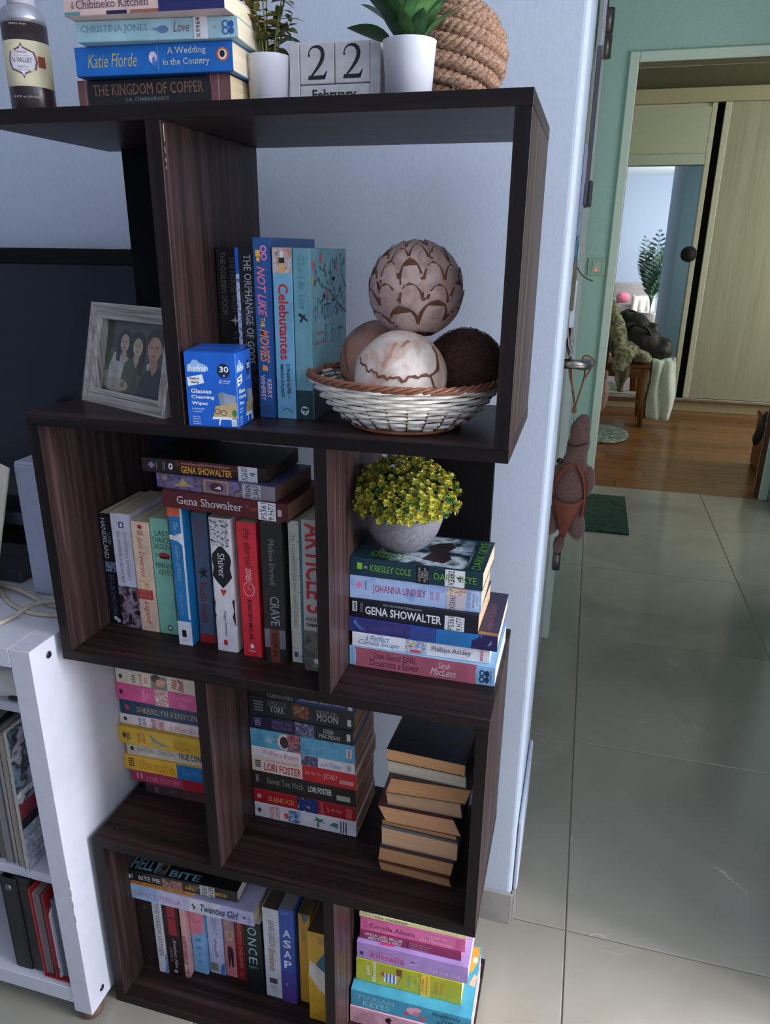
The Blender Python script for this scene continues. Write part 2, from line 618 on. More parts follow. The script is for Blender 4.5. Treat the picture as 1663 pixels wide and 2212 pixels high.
# --- bedroom shell
sbox('wall_bedroom_left', -0.72, -0.6, 3.385, 6.3, 0, 2.5, CREAM)
sbox('wall_bedroom_rear', -0.72, 3.5, 6.2, 6.3, 0, 2.5, CREAM)
sbox('wall_bedroom_right', 3.4, 3.5, 3.385, 6.2, 0, 2.5, CREAM)
sbox('ceiling_bedroom', -0.72, 3.5, 3.385, 6.3, 2.62, 2.7, CEIL)
sbox('wall_bedroom_lining', DX1 + 0.06, 3.4, 3.385, 3.392, 0, 2.62, CREAM)
sbox('wall_bedroom_lining_head', -0.6, DX1 + 0.06, 3.385, 3.392, DZ + 0.05, 2.62, CREAM)
sbox('wall_bedroom_lining_left', -0.6, DX0 - 0.05, 3.385, 3.392, 0, DZ + 0.05, CREAM)

# --- wardrobe with a mirrored and a timber sliding door
WY = 5.57
WCR = wood((160, 160, 138), (170, 171, 149), (178, 179, 158), 'z', 0.4, 0.6)
WTR = mat((206, 208, 190), 0.35, 0.03, 60)
ALU = mat((206, 208, 210), 0.25, 0.03, 60, metal=0.85)
wd = thing('wardrobe', 'cream built-in wardrobe with a mirrored and a plain sliding door', 'wardrobe', (1.485, WY, 0))
box('plinth', -1.9, 1.9, 0.02, 0.05, 0.0, 0.09, mat((184, 174, 146), 0.4, 0.02), wd, 0.002)
box('bottom_rail', -1.9, 1.9, -0.02, 0.05, 0.09, 0.112, ALU, wd, 0.003)
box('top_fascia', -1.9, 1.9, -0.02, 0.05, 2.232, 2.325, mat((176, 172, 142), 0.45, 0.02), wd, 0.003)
box('gap_shade_panel', -1.9, 1.9, 0.03, 0.06, 2.3255, 2.618, mat((92, 88, 66), 0.6, 0.02), wd)  # added dark panel; shade of the gap over the wardrobe is its colour
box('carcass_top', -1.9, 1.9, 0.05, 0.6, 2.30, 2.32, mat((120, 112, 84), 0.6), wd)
box('carcass_back', -1.9, 1.9, 0.10, 0.12, 0.0, 2.30, mat((30, 28, 24), 0.8), wd)
md = box('mirror_door', -1.6, -0.08, 0.012, 0.03, 0.115, 2.23, WTR, wd, 0.002)
mirror_m, nt, b = base_mat('mirror_glass')
b.inputs['Base Color'].default_value = (0.82, 0.88, 0.84, 1); b.inputs['Metallic'].default_value = 1; b.inputs['Roughness'].default_value = 0.012
box('mirror', -1.57, -0.115, 0.008, 0.0119, 0.14, 2.205, mirror_m, md)
box('stile', -0.115, -0.08, -0.004, 0.0119, 0.115, 2.23, WTR, md, 0.003)
pd = box('panel_door', -0.03, 1.5, -0.006, 0.008, 0.115, 2.23, WCR, wd, 0.002)
box('stile', -0.03, 0.012, -0.016, -0.0062, 0.115, 2.23, WTR, pd, 0.003)

# ------------------------------------------------------------------ bookcase
WX = wood((26, 18, 18), (42, 30, 30), (66, 48, 46), 'x', 0.4, 1.0, 0.18)
WZ = wood((32, 22, 22), (54, 39, 38), (82, 61, 59), 'z', 0.4, 1.0, 0.18)
EDGE = wood((17, 12, 13), (27, 20, 20), (40, 29, 29), 'z', 0.5, 1.0, 0.2)
EDGEX = wood((17, 12, 13), (27, 20, 20), (40, 29, 29), 'x', 0.5, 1.0, 0.2)
BACKP = mat((9, 8, 9), 0.7, 0.1, 30, spec=0.12)
HOLE = mat((16, 12, 12), 0.5)
W, D, H, T = 0.600, 0.2361, 0.3352, 0.015
ZT = [None] + [(5 - j) * H + T for j in range(1, 6)]
bc = thing('bookcase', 'dark brown zigzag bookcase of four staggered open rows', 'bookcase', (0, 0, 0))
for j in range(1, 6):
    ed = box('shelf_board', 0, W, 0.0008, D, ZT[j] - T, ZT[j], WX, bc, 0.0007)
    box('edge_band', 0.0004, W - 0.0004, 0.0, 0.0007, ZT[j] - T + 0.0004, ZT[j] - 0.0004, EDGEX, ed)


def upright(name, x0, x1, row, m=WZ):
    z0, z1 = ZT[row + 1], ZT[row] - T
    o = box(name, x0, x1, 0.0008, D, z0, z1, m, bc, 0.0006)
    box('edge_band', x0 + 0.0004, x1 - 0.0004, 0.0, 0.0007, z0, z1, EDGE, o)


upright('divider', 0.2045, 0.2222, 1); upright('side_panel', 0.5835, 0.5995, 1)
upright('side_panel', 0.0008, 0.0168, 2); upright('divider', 0.3815, 0.3978, 2)
upright('divider', 0.2040, 0.2213, 3); upright('side_panel', 0.5840, 0.5995, 3)
upright('side_panel', 0.0008, 0.0168, 4); upright('divider', 0.3805, 0.3970, 4)
for row, x0, x1 in ((1, 0.030, 0.204), (2, 0.440, 0.561), (3, 0.030, 0.2035), (4, 0.44, 0.561)):
    box('back_panel', x0, x1, D - 0.016, D, ZT[row + 1], ZT[row] - T, BACKP, bc)
for x, y, z in ((0.578, 0.022, ZT[3]), (0.026, 0.03, ZT[4]), (0.39, 0.02, ZT[4]), (0.028, 0.05, ZT[2]), (0.30, 0.03, ZT[3])):
    lathe('screw_hole', [(0.0028, z - 0.001), (0.0028, z + 0.0003), (0.0016, z + 0.0002), (0.0012, z - 0.0004)], HOLE, bc, 12, (x, y))
# scrape of raw chipboard at the top of the first divider
SCR = mat((196, 188, 178), 0.8)
for zz, w_, h_ in ((1.3345, 0.0012, 0.006), (1.326, 0.0008, 0.010), (1.313, 0.0006, 0.006), (1.303, 0.0007, 0.004), (1.296, 0.0006, 0.003)):
    box('chipped_edge', 0.2218, 0.22245, 0.006, 0.006 + w_, zz - h_ / 2, zz + h_ / 2, SCR, bc)

# ------------------------------------------------------------------ books
PAGE = (226, 208, 178)
TAN = (206, 168, 122)


def book(label, mode, x, y, z, L, Th, Wd, cover, prints=(), rz=0.0, pages=PAGE, name='paperback', group=None, roundr=0.0012, cat='book', extra=None, tilt=0.0, rough=0.38):
    """mode L: lying, spine to the front; S: standing, spine to the front, lettering reads downwards."""
    t = thing(name, label, cat, (x, y, z), rz, group)
    if tilt: t.rotation_euler[1] = RAD(tilt)
    if mode == 'L':
        O, U, V = Vector((0, 0, 0)), Vector((1, 0, 0)), Vector((0, 0, 1))
    else:
        O, U, V = Vector((0, 0, L)), Vector((0, 0, -1)), Vector((1, 0, 0))
    Y = Vector((0, 1, 0))
    c = 0.0007
    r = min(roundr, Th * 0.4)
    n = 3
    outer = [(0, Wd)] + [(r - r * cos(a), r - r * sin(a)) for a in [pi / 2 * k / n for k in range(n + 1)]] + \
            [(Th - r + r * sin(a), r - r * cos(a)) for a in [pi / 2 * k / n for k in range(n + 1)]] + [(Th, Wd)]
    inner = [(c, Wd)] + [(c + 0.0002, c + r * 0.6), (r + c, c), (Th - r - c, c), (Th - c - 0.0002, c + r * 0.6)] + [(Th - c, Wd)]
    prof = outer + inner[::-1]
    k = len(prof)
    vs, fs = [], []
    for u in (0, L):
        for (v_, d) in prof:
            vs.append(O + U * u + V * v_ + Y * d)
    for i in range(k):
        j = (i + 1) % k
        fs.append((i, j, k + j, k + i))
    # end caps of the cover sheet, as strips
    no = len(outer)
    for base, flip in ((0, False), (k, True)):
        tri = tuple(base + i for i in range(k))
        fs.append(tri if flip else tri[::-1])
    m_cov = cover if not isinstance(cover, tuple) else mat(cover, rough, 0.07, 35)
    cov = mobj('cover', vs, fs, m_cov, t)
    bm = bmesh.new(); bm.from_mesh(cov.data); bmesh.ops.recalc_face_normals(bm, faces=bm.faces); bmesh.ops.triangulate(bm, faces=[f for f in bm.faces if len(f.verts) > 4]); bm.to_mesh(cov.data); bm.free()
    ins = 0.0006
    vs = []
    for u in (ins, L - ins):
        for (v_, d) in ((c, c * 1.5), (Th - c, c * 1.5), (Th - c, Wd - 0.0008), (c, Wd - 0.0008)):
            vs.append(O + U * u + V * v_ + Y * d)
    pg = mobj('pages', vs, [(0, 1, 2, 3), (7, 6, 5, 4), (0, 4, 5, 1), (1, 5, 6, 2), (2, 6, 7, 3), (3, 7, 4, 0)], page_mat(pages, 'z' if mode == 'L' else 'x'), t)
    bm = bmesh.new(); bm.from_mesh(pg.data); bmesh.ops.recalc_face_normals(bm, faces=bm.faces); bm.to_mesh(pg.data); bm.free()
    lay = 0
    for p in prints:
        kd = p[0]
        lay += 1
        e = 0.00012 + 0.00003 * lay
        if kd == 'R' or kd == 'A':
            _, u0, u1, v0, v1, cc = p[:6]
            m_ = mat(cc, rough, 0.06, 50) if kd == 'R' else art(cc, p[6] if len(p) > 6 else 60.0, lay + len(label))
            nm = p[7] if len(p) > 7 else ('spine_panel' if kd == 'R' else 'spine_picture')
            patch(cov, nm, O, U, V, u0 * L, u1 * L, v0 * Th, v1 * Th, m_, e)
        elif kd == 'E':
            _, uc, vc, ru, rv, cc = p[:6]
            polypatch(cov, 'emblem', O, U, V, ell(uc * L, vc * Th, ru * L, rv * Th, 16), mat(cc, 0.5), e)
        elif kd == 'P':
            polypatch(cov, 'emblem', O, U, V, [(a * L, q * Th) for a, q in p[1]], mat(p[2], 0.5), e)
        elif kd == 'T':
            _, s, u0, u1, v0, v1, cc = p[:7]
            st = p[7] if len(p) > 7 else 's'
            rot = p[8] if len(p) > 8 else 0
            nm = p[9] if len(p) > 9 else 'lettering'
            m_ = mat(cc, 0.5, 0.03)
            if rot:
                text(cov, nm, s, O + U * (u1 * L) + V * (v0 * Th), V, -U, 0, (v1 - v0) * Th, 0, (u1 - u0) * L, m_, st, e + 0.0001)
            else:
                text(cov, nm, s, O, U, V, u0 * L, u1 * L, v0 * Th, v1 * Th, m_, st, e + 0.0001)
        elif kd == 'B':      # library sticker with two short lines, reading up the spine
            _, u0, u1, v0, v1, s1, s2 = p[:7]
            cc = p[7] if len(p) > 7 else (226, 224, 230)
            patch(cov, 'library_sticker', O, U, V, u0 * L, u1 * L, v0 * Th, v1 * Th, mat(cc, 0.55, 0.02), e)
            ink = mat((34, 32, 36), 0.6)
            for q, s in enumerate((s1, s2)):
                if not s: continue
                a0 = u0 + (u1 - u0) * (0.16 + 0.42 * q); a1 = u0 + (u1 - u0) * (0.48 + 0.42 * q)
                hh = min(0.92, 0.17 * len(s) + 0.12)
                w0, w1 = v0 + (v1 - v0) * (0.5 - hh / 2), v0 + (v1 - v0) * (0.5 + hh / 2)
                text(cov, 'sticker_print', s, O + U * (a1 * L) + V * (w0 * Th), V, -U, 0, (w1 - w0) * Th, 0, (a1 - a0) * L, ink, 'n', e + 0.0002)
    if extra: extra(t, cov, O, U, V, L, Th, Wd)
    return t


def barcode(u0, u1, v0, v1, c=(30, 30, 34)):
    out = []
    for i in range(4):
        a = v0 + (v1 - v0) * i / 4
        out.append(('R', u0, u1, a, a + (v1 - v0) * 0.13, c, 0, 'small_print'))
    return out


# ---- top of the bookcase: four lying books
z = ZT[1]
book('black hardback with copper lettering, lowest of the stack on the bookcase top', 'L', 0.1019, 0.040, z, 0.1815, 0.0312, 0.128, (34, 28, 32), [
    ('R', 0.0, 0.075, 0, 1, (120, 76, 76)), ('R', 0.86, 1.0, 0, 1, (120, 76, 76)), ('R', 0.875, 0.882, 0, 1, (168, 130, 122)), ('R', 0.925, 0.932, 0, 1, (168, 130, 122)), ('R', 0.05, 0.056, 0, 1, (168, 130, 122)),
    ('E', 0.085, 0.5, 0.022, 0.62, (34, 28, 32)), ('E', 0.86, 0.5, 0.022, 0.62, (34, 28, 32)),
    ('T', 'THE KINGDOM OF COPPER', 0.105, 0.835, 0.50, 0.84, (150, 112, 84)), ('T', 'S.A. CHAKRABORTY', 0.32, 0.61, 0.30, 0.41, (140, 150, 160))], rz=0.5, name='hardback', pages=(222, 200, 160))
z += 0.0314
book('bright blue book with gold and white lettering, second in the top stack', 'L', 0.1138, 0.0245, z, 0.178, 0.0276, 0.122, (24, 104, 186), [
    ('T', 'Katie Fforde', 0.08, 0.40, 0.28, 0.74, (190, 176, 110), 'i'), ('T', 'A Wedding', 0.595, 0.84, 0.58, 0.86, (214, 214, 196)), ('T', 'in the Country', 0.565, 0.86, 0.22, 0.50, (214, 214, 196)),
    ('R', 0.535, 0.537, 0.1, 0.95, (170, 176, 196)), ('E', 0.505, 0.55, 0.026, 0.20, (216, 200, 210)), ('E', 0.51, 0.42, 0.012, 0.16, (90, 120, 190)),
    ('E', 0.94, 0.56, 0.038, 0.23, (206, 98, 52)), ('E', 0.94, 0.56, 0.026, 0.17, (236, 236, 232)), ('E', 0.938, 0.58, 0.016, 0.12, (30, 30, 34))], rz=3.0)
z += 0.0278
book('pale teal book with a white call-number strip, third in the top stack', 'L', 0.1292, 0.0100, z, 0.173, 0.0192, 0.120, (150, 186, 196), [
    ('T', 'CHRISTINA JONES', 0.03, 0.45, 0.36, 0.76, (92, 130, 158)), ('T', 'Love', 0.61, 0.71, 0.34, 0.80, (120, 72, 100), 'i'),
    ('E', 0.545, 0.48, 0.035, 0.18, (92, 120, 160)), ('P', [(0.47, 0.5), (0.515, 0.42), (0.515, 0.58)], (92, 120, 160)),
    ('B', 0.735, 0.82, 0.0, 1.0, 'X9964', '', (206, 208, 214)), ('T', '15', 0.85, 0.875, 0.42, 0.58, (190, 120, 120)),
    ('E', 0.928, 0.62, 0.020, 0.18, (40, 90, 160)), ('E', 0.928, 0.62, 0.012, 0.11, (150, 186, 196)), ('E', 0.928, 0.32, 0.020, 0.18, (40, 90, 160)), ('E', 0.928, 0.32, 0.012, 0.11, (150, 186, 196)),
    ('E', 0.963, 0.62, 0.016, 0.16, (40, 90, 160)), ('E', 0.963, 0.32, 0.016, 0.16, (40, 90, 160))], rz=6.0)
z += 0.0194
book('pinkish book with navy end, topmost of the stack on the bookcase top', 'L', 0.1278, -0.0040, z, 0.172, 0.0165, 0.115, (206, 178, 172), [
    ('R', 0.0, 0.10, 0, 0.22, (92, 138, 140)), ('R', 0.27, 0.40, 0, 0.20, (30, 34, 66)), ('R', 0.42, 0.60, 0, 0.18, (150, 90, 80)), ('R', 0.60, 1.0, 0.0, 1, (34, 38, 92)),
    ('T', 'Chibineko Kitchen', 0.08, 0.54, 0.36, 0.80, (84, 58, 84)), ('T', 'the', 0.045, 0.065, 0.34, 0.74, (84, 58, 84), 's', 1), ('E', 0.955, 0.72, 0.03, 0.3, (214, 214, 218))], rz=3.0)

# ---- row 1, five standing books on the shelf above the middle
z = ZT[2]
book('black book with grey two-line title, leftmost standing book behind the wipes box', 'S', 0.2245, 0.098, z, 0.1968, 0.0330, 0.130, (26, 23, 25), [
    ('T', 'THE HOUSE WITH', 0.05, 0.38, 0.56, 0.76, (112, 108, 108)), ('T', 'THE GOLDEN DOOR', 0.025, 0.40, 0.18, 0.38, (112, 108, 108)),
    ('P', [(0.395, 0.66), (0.422, 0.69), (0.43, 0.86), (0.438, 0.69), (0.465, 0.66), (0.438, 0.63), (0.43, 0.46), (0.422, 0.63)], (220, 220, 226)),
    ('T', 'ELOISE', 0.50, 0.70, 0.56, 0.76, (112, 108, 108))], pages=(40, 90, 190))
book('black book with silver title and vivid blue patterned edge, second from the divider', 'S', 0.2580, 0.082, z, 0.1972, 0.0270, 0.130, (24, 24, 30), [
    ('R', 0, 1, 0.0, 0.17, (34, 92, 190)), ('A', 0.15, 1.0, 0.0, 0.17, [(30, 80, 180), (220, 228, 240), (30, 80, 180)], 160.0),
    ('A', 0.25, 0.95, 0.2, 0.98, [(24, 24, 30), (24, 24, 30), (60, 62, 72), (24, 24, 30)], 110.0), ('T', 'THE ORPHANAGE OF GODS', 0.04, 0.68, 0.40, 0.74, (206, 208, 214))])


def movies_side(t, cov, O, U, V, L, Th, Wd):
    pass


book('tall blue book with orange and pink hand lettering, tallest on its shelf', 'S', 0.2860, 0.0710, z, 0.2082, 0.0205, 0.150, (38, 88, 152), [
    ('R', 0, 1, 0.95, 1.0, (24, 66, 128)),
    ('T', 'NOT LIKE', 0.15, 0.42, 0.20, 0.72, (232, 120, 150), 'bi'), ('T', 'THE', 0.425, 0.48, 0.30, 0.58, (238, 190, 90), 'b'), ('T', 'MOVIES', 0.49, 0.68, 0.20, 0.80, (236, 140, 96), 'bi'),
    ('T', 'KERRY', 0.775, 0.885, 0.56, 0.84, (228, 196, 214), 'b'), ('T', 'WINFREY', 0.75, 0.90, 0.16, 0.44, (228, 196, 214), 'b'),
    ('E', 0.06, 0.66, 0.020, 0.20, (236, 130, 170)), ('E', 0.06, 0.66, 0.011, 0.11, (38, 88, 152)), ('E', 0.10, 0.68, 0.020, 0.20, (236, 130, 170)), ('E', 0.10, 0.68, 0.011, 0.11, (38, 88, 152)),
    ('R', 0.065, 0.10, 0.18, 0.46, (240, 176, 60)), ('R', 0.105, 0.125, 0.22, 0.42, (240, 176, 60)), ('P', [(0.69, 0.35), (0.70, 0.62), (0.725, 0.66), (0.725, 0.3)], (238, 156, 70)), ('R', 0.925, 0.975, 0.25, 0.62, (60, 78, 110))], extra=movies_side)
book('light blue book with big red lettering beside the tall blue book', 'S', 0.3085, 0.0735, z, 0.1975, 0.0243, 0.128, (120, 178, 206), [
    ('A', 0.0, 0.14, 0.02, 0.98, [(198, 120, 92), (206, 200, 200), (150, 80, 60)], 70.0), ('R', 0.02, 0.07, 0.42, 0.58, (226, 222, 222)), ('R', 0.055, 0.09, 0.36, 0.64, (44, 34, 30)), ('R', 0.085, 0.14, 0.34, 0.66, (214, 170, 110)),
    ('T', 'Celebutantes', 0.20, 0.64, 0.26, 0.78, (198, 34, 44), 'b'), ('T', 'RUTHANNA HOPPER —', 0.665, 0.875, 0.55, 0.76, (34, 50, 70), 'b'), ('T', 'AMANDA GOLDBERG', 0.665, 0.87, 0.24, 0.42, (34, 50, 70), 'b'),
    ('P', [(0.92, 0.2), (0.96, 0.3), (0.94, 0.5), (0.965, 0.8), (0.955, 0.82), (0.93, 0.5), (0.95, 0.32), (0.915, 0.24)], (70, 110, 140))])


def lifelist_cover(t, cov, O, U, V, L, Th, Wd):
    OO, UU, VV = Vector((Th, 0, 0)), Vector((0, 1, 0)), Vector((0, 0, 1))
    patch(cov, 'cover_picture', OO, UU, VV, 0.004, Wd, 0, 0.055, mat((26, 62, 62), 0.4), 0.0002)
    tw = mat((60, 74, 84), 0.5); lf = mat((74, 106, 112), 0.5); red = mat((206, 84, 96), 0.5); ora = mat((214, 160, 92), 0.5)
    rnd = random.Random(3)
    def tw_(pts, w):
        v_, f_ = ribbon2d(pts, w)
        mobj('cover_picture', [frame_pt(OO, UU, VV, a, b, 0.0003) for a, b in v_], f_, tw, cov)
    tw_([(Wd, 0.118), (0.105, 0.128), (0.085, 0.138), (0.06, 0.150), (0.03, 0.158), (0.012, 0.170)], [0.003, 0.0026, 0.002, 0.0016, 0.001, 0.0006])
    tw_([(0.105, 0.128), (0.09, 0.118), (0.075, 0.125)], [0.002, 0.0014, 0.0006])
    tw_([(Wd, 0.150), (0.115, 0.165), (0.105, 0.185)], [0.0022, 0.0014, 0.0006])
    tw_([(0.085, 0.138), (0.08, 0.16), (0.065, 0.18)], [0.0014, 0.001, 0.0005])
    LV, LF = [], []
    for k in range(60):
        a, b = rnd.uniform(0.01, Wd - 0.004), rnd.uniform(0.115, 0.19)
        q = ell(a, b, 0.0042, 0.0022, 8, rnd.uniform(0, 3.1))
        n0 = len(LV)
        LV += [frame_pt(OO, UU, VV, x, y, 0.00035) for x, y in q]
        LF.append(tuple(range(n0, n0 + 8)))
    mobj('cover_leaves', LV, LF, lf, cov)
    for a, b, m_ in ((0.008, 0.178, red), (0.035, 0.186, red), (0.055, 0.145, red), (0.006, 0.162, ora), (0.09, 0.176, red)):
        polypatch(cov, 'cover_flower', OO, UU, VV, ell(a, b, 0.0035, 0.006, 10, 0.3), m_, 0.0004)
    tl = mat((104, 156, 186), 0.45)
    text(cov, 'title', 'Life', OO, UU, VV, 0.018, 0.085, 0.118, 0.142, tl, 's', 0.0005)
    text(cov, 'title', 'List', OO, UU, VV, 0.045, 0.115, 0.086, 0.110, tl, 's', 0.0005)
    text(cov, 'cover_print', 'I ripped it', OO, UU, VV, 0.012, 0.046, 0.098, 0.104, red, 'i', 0.0005)
    text(cov, 'cover_print', 'and I found', OO, UU, VV, 0.012, 0.046, 0.088, 0.094, red, 'i', 0.0005)


book('teal book with a leafy branch on its cover, rightmost standing book beside the basket', 'S', 0.3338, 0.0735, z, 0.1970, 0.0215, 0.130, (112, 164, 176), [
    ('R', 0.82, 1.0, 0, 1, (26, 62, 62)), ('T', 'The Life List', 0.045, 0.34, 0.30, 0.68, (82, 136, 160)), ('T', 'Lori Nelson Spielman', 0.46, 0.80, 0.36, 0.64, (150, 180, 170), 'i'),
    ('P', [(0.36, 0.3), (0.375, 0.6), (0.36, 0.75), (0.385, 0.62), (0.40, 0.8), (0.41, 0.76), (0.395, 0.55), (0.42, 0.4), (0.405, 0.3), (0.39, 0.45), (0.375, 0.25)], (28, 50, 50)),
    ('E', 0.945, 0.5, 0.028, 0.25, (214, 220, 214)), ('R', 0.935, 0.965, 0.48, 0.53, (26, 62, 62)), ('R', 0.93, 0.945, 0.3, 0.7, (26, 62, 62))], extra=lifelist_cover)

# ---- row 2 left: eleven standing books
z = ZT[3]
G2 = 'books standing in the second row'
book('black slim-lettered book at the left end of the second row', 'S', 0.0182, 0.0895, z, 0.1745, 0.0228, 0.106, (22, 24, 32), [
    ('T', 'LORI', 0.17, 0.27, 0.56, 0.74, (170, 172, 186)), ('T', 'HANDELAND', 0.04, 0.40, 0.16, 0.46, (190, 192, 204)), ('A', 0.43, 0.52, 0.1, 0.9, [(22, 24, 32), (120, 140, 170), (22, 24, 32)], 120.0),
    ('T', 'BLUE MOON', 0.55, 0.92, 0.28, 0.60, (82, 90, 112)), ('E', 0.955, 0.4, 0.02, 0.14, (200, 204, 214)), ('E', 0.975, 0.6, 0.02, 0.14, (200, 204, 214))], rz=0)
book('lavender-white book with a dark photograph at its foot, second in the second row', 'S', 0.0418, 0.084, z, 0.1790, 0.0315, 0.106, (196, 196, 214), [
    ('R', 0.63, 1, 0, 1, (46, 36, 44)), ('A', 0.63, 1, 0, 1, [(30, 22, 30), (52, 40, 52), (150, 136, 150), (40, 30, 40)], 50.0), ('R', 0.07, 0.12, 0.40, 0.66, (40, 60, 96)), ('T', '_', 0.08, 0.11, 0.47, 0.6, (220, 220, 230)),
    ('T', 'JOHANNA LINDSEY', 0.15, 0.58, 0.56, 0.74, (128, 124, 146)), ('T', 'NO CHOICE BUT SEDUCTION', 0.15, 0.60, 0.26, 0.40, (70, 74, 110))])
book('peach book with crimson script lettering in the second row', 'S', 0.0760, 0.081, z, 0.1715, 0.0285, 0.106, (226, 196, 172), [
    ('E', 0.045, 0.5, 0.018, 0.13, (170, 36, 44)), ('R', 0.075, 0.12, 0.32, 0.66, (190, 150, 130)), ('T', 'Jude Deveraux', 0.13, 0.50, 0.22, 0.62, (186, 84, 72), 'i'), ('A', 0.51, 0.61, 0.14, 0.76, [(226, 180, 120), (240, 210, 170), (190, 110, 80)], 120.0),
    ('R', 0.61, 0.70, 0, 0.86, (176, 44, 50)), ('T', 'THE NEW YORK', 0.615, 0.645, 0.1, 0.76, (220, 150, 130), 'n', 1), ('T', 'BESTSELLER', 0.655, 0.685, 0.1, 0.76, (220, 150, 130), 'n', 1), ('T', 'Legend', 0.72, 0.93, 0.26, 0.66, (186, 60, 52), 'i')])
book('mint green book with black upright title in the second row', 'S', 0.1058, 0.0815, z, 0.1795, 0.0290, 0.106, (132, 190, 168), [
    ('T', 'LAST', 0.10, 0.145, 0.26, 0.98, (40, 56, 52), 'n', 1), ('T', 'CHANCE', 0.155, 0.20, 0.10, 0.98, (40, 56, 52), 'n', 1), ('T', 'SALOON', 0.21, 0.255, 0.10, 0.98, (40, 56, 52), 'n', 1),
    ('E', 0.31, 0.66, 0.028, 0.32, (170, 40, 36)), ('R', 0.315, 0.335, 0.42, 0.92, (40, 30, 30)), ('T', 'BY', 0.29, 0.33, 0.16, 0.34, (40, 56, 52), 'n', 1), ('T', 'MARIAN', 0.37, 0.415, 0.16, 0.98, (40, 56, 52), 'n', 1), ('T', 'KEYES', 0.43, 0.475, 0.28, 0.98, (40, 56, 52), 'n', 1),
    ('E', 0.945, 0.6, 0.026, 0.14, (60, 40, 36)), ('E', 0.945, 0.6, 0.014, 0.09, (230, 226, 220))])
book('tall blue and white book with torn white spine patch in the second row', 'S', 0.1500, 0.0595, z, 0.2070, 0.0212, 0.130, (30, 116, 176), [
    ('R', 0.0, 0.06, 0, 1, (206, 92, 56)), ('R', 0.0, 0.80, 0.86, 1.0, (206, 212, 222)), ('P', [(0.19, 0), (0.195, 0.4), (0.17, 0.9), (0.17, 1.0), (0.42, 1.0), (0.41, 0.86), (0.26, 0.88), (0.235, 0.6), (0.225, 0.2), (0.225, 0)], (222, 226, 232)), ('R', 0.82, 1.0, 0, 1, (220, 222, 230)),
    ('T', 'The B', 0.10, 0.19, 0.34, 0.62, (150, 186, 206), 'si'), ('T', 'kseller of Kabul', 0.26, 0.52, 0.34, 0.64, (140, 176, 200), 'si'), ('T', 'Asne Seierstad', 0.61, 0.78, 0.36, 0.60, (110, 156, 190), 'i'),
    ('R', 0.885, 0.94, 0.28, 0.60, (60, 26, 34)), ('T', 'virago', 0.955, 0.97, 0.25, 0.65, (200, 120, 100), 'n', 1)], roundr=0.003)
book('slate blue book with faint red lettering between a blue and a white book', 'S', 0.1752, 0.0745, z, 0.1970, 0.0235, 0.125, (72, 92, 116), [
    ('R', 0.93, 1.0, 0, 1, (150, 36, 44)), ('T', 'BECCA', 0.05, 0.19, 0.55, 0.74, (128, 66, 76), 'b'), ('T', 'FITZPATRICK', 0.05, 0.34, 0.22, 0.40, (128, 66, 76), 'b'),
    ('P', [(0.40, 0.3), (0.42, 0.5), (0.39, 0.7), (0.43, 0.62), (0.42, 0.92), (0.45, 0.66), (0.48, 0.86), (0.47, 0.55), (0.5, 0.3), (0.46, 0.42), (0.44, 0.2), (0.43, 0.45)], (24, 30, 40)), ('T', 'hush hush', 0.52, 0.84, 0.24, 0.74, (112, 46, 58), 'b')])
book('white book with black thorn pattern and black plaque in the second row', 'S', 0.2090, 0.0598, z, 0.1985, 0.0315, 0.130, (222, 218, 224), [
    ('E', 0.10, 0.48, 0.078, 0.42, (26, 24, 28)), ('A', 0.01, 0.2, 0.06, 0.92, [(26, 24, 28), (222, 218, 224), (26, 24, 28)], 190.0), ('P', [(0.20, 0.42), (0.26, 0.1), (0.30, 0.06), (0.36, 0.12), (0.42, 0.04), (0.46, 0.22), (0.51, 0.5), (0.46, 0.78), (0.42, 0.96), (0.36, 0.88), (0.30, 0.96), (0.26, 0.9), (0.20, 0.58)], (24, 22, 26)),
    ('T', 'Shiver', 0.25, 0.43, 0.34, 0.66, (222, 220, 224)), ('P', [(0.525, 0.36), (0.515, 0.44), (0.525, 0.5), (0.515, 0.58), (0.527, 0.66), (0.57, 0.48)], (206, 50, 52)),
    ('T', 'Maggie Stiefvater', 0.68, 0.88, 0.42, 0.58, (60, 54, 60)), ('R', 0.91, 0.95, 0.36, 0.54, (206, 50, 52)),
    ('P', [(0.58, 0.0), (0.62, 0.10), (0.70, 0.02), (0.72, 0.10), (0.78, 0.0)], (30, 28, 32)), ('P', [(0.58, 1.0), (0.60, 0.88), (0.68, 0.95), (0.72, 0.86), (0.80, 1.0)], (30, 28, 32))], roundr=0.003)
book('bright red book with handwritten black title in the second row', 'S', 0.2505, 0.0575, z, 0.1975, 0.0275, 0.130, (212, 46, 60), [
    ('T', 'the eternal', 0.04, 0.32, 0.36, 0.74, (66, 22, 30), 'i'), ('T', 'ones', 0.33, 0.42, 0.36, 0.66, (232, 200, 204), 'i'), ('E', 0.48, 0.50, 0.055, 0.30, (238, 190, 190)), ('E', 0.48, 0.50, 0.050, 0.27, (212, 46, 60)), ('E', 0.465, 0.58, 0.022, 0.14, (238, 190, 190)), ('E', 0.465, 0.58, 0.019, 0.12, (212, 46, 60)),
    ('T', 'KIRSTEN MILLER', 0.56, 0.87, 0.38, 0.60, (52, 20, 28), 'b'), ('T', 'razor', 0.95, 0.965, 0.3, 0.7, (232, 200, 204), 'n', 1), ('E', 0.92, 0.5, 0.018, 0.10, (236, 220, 220))])
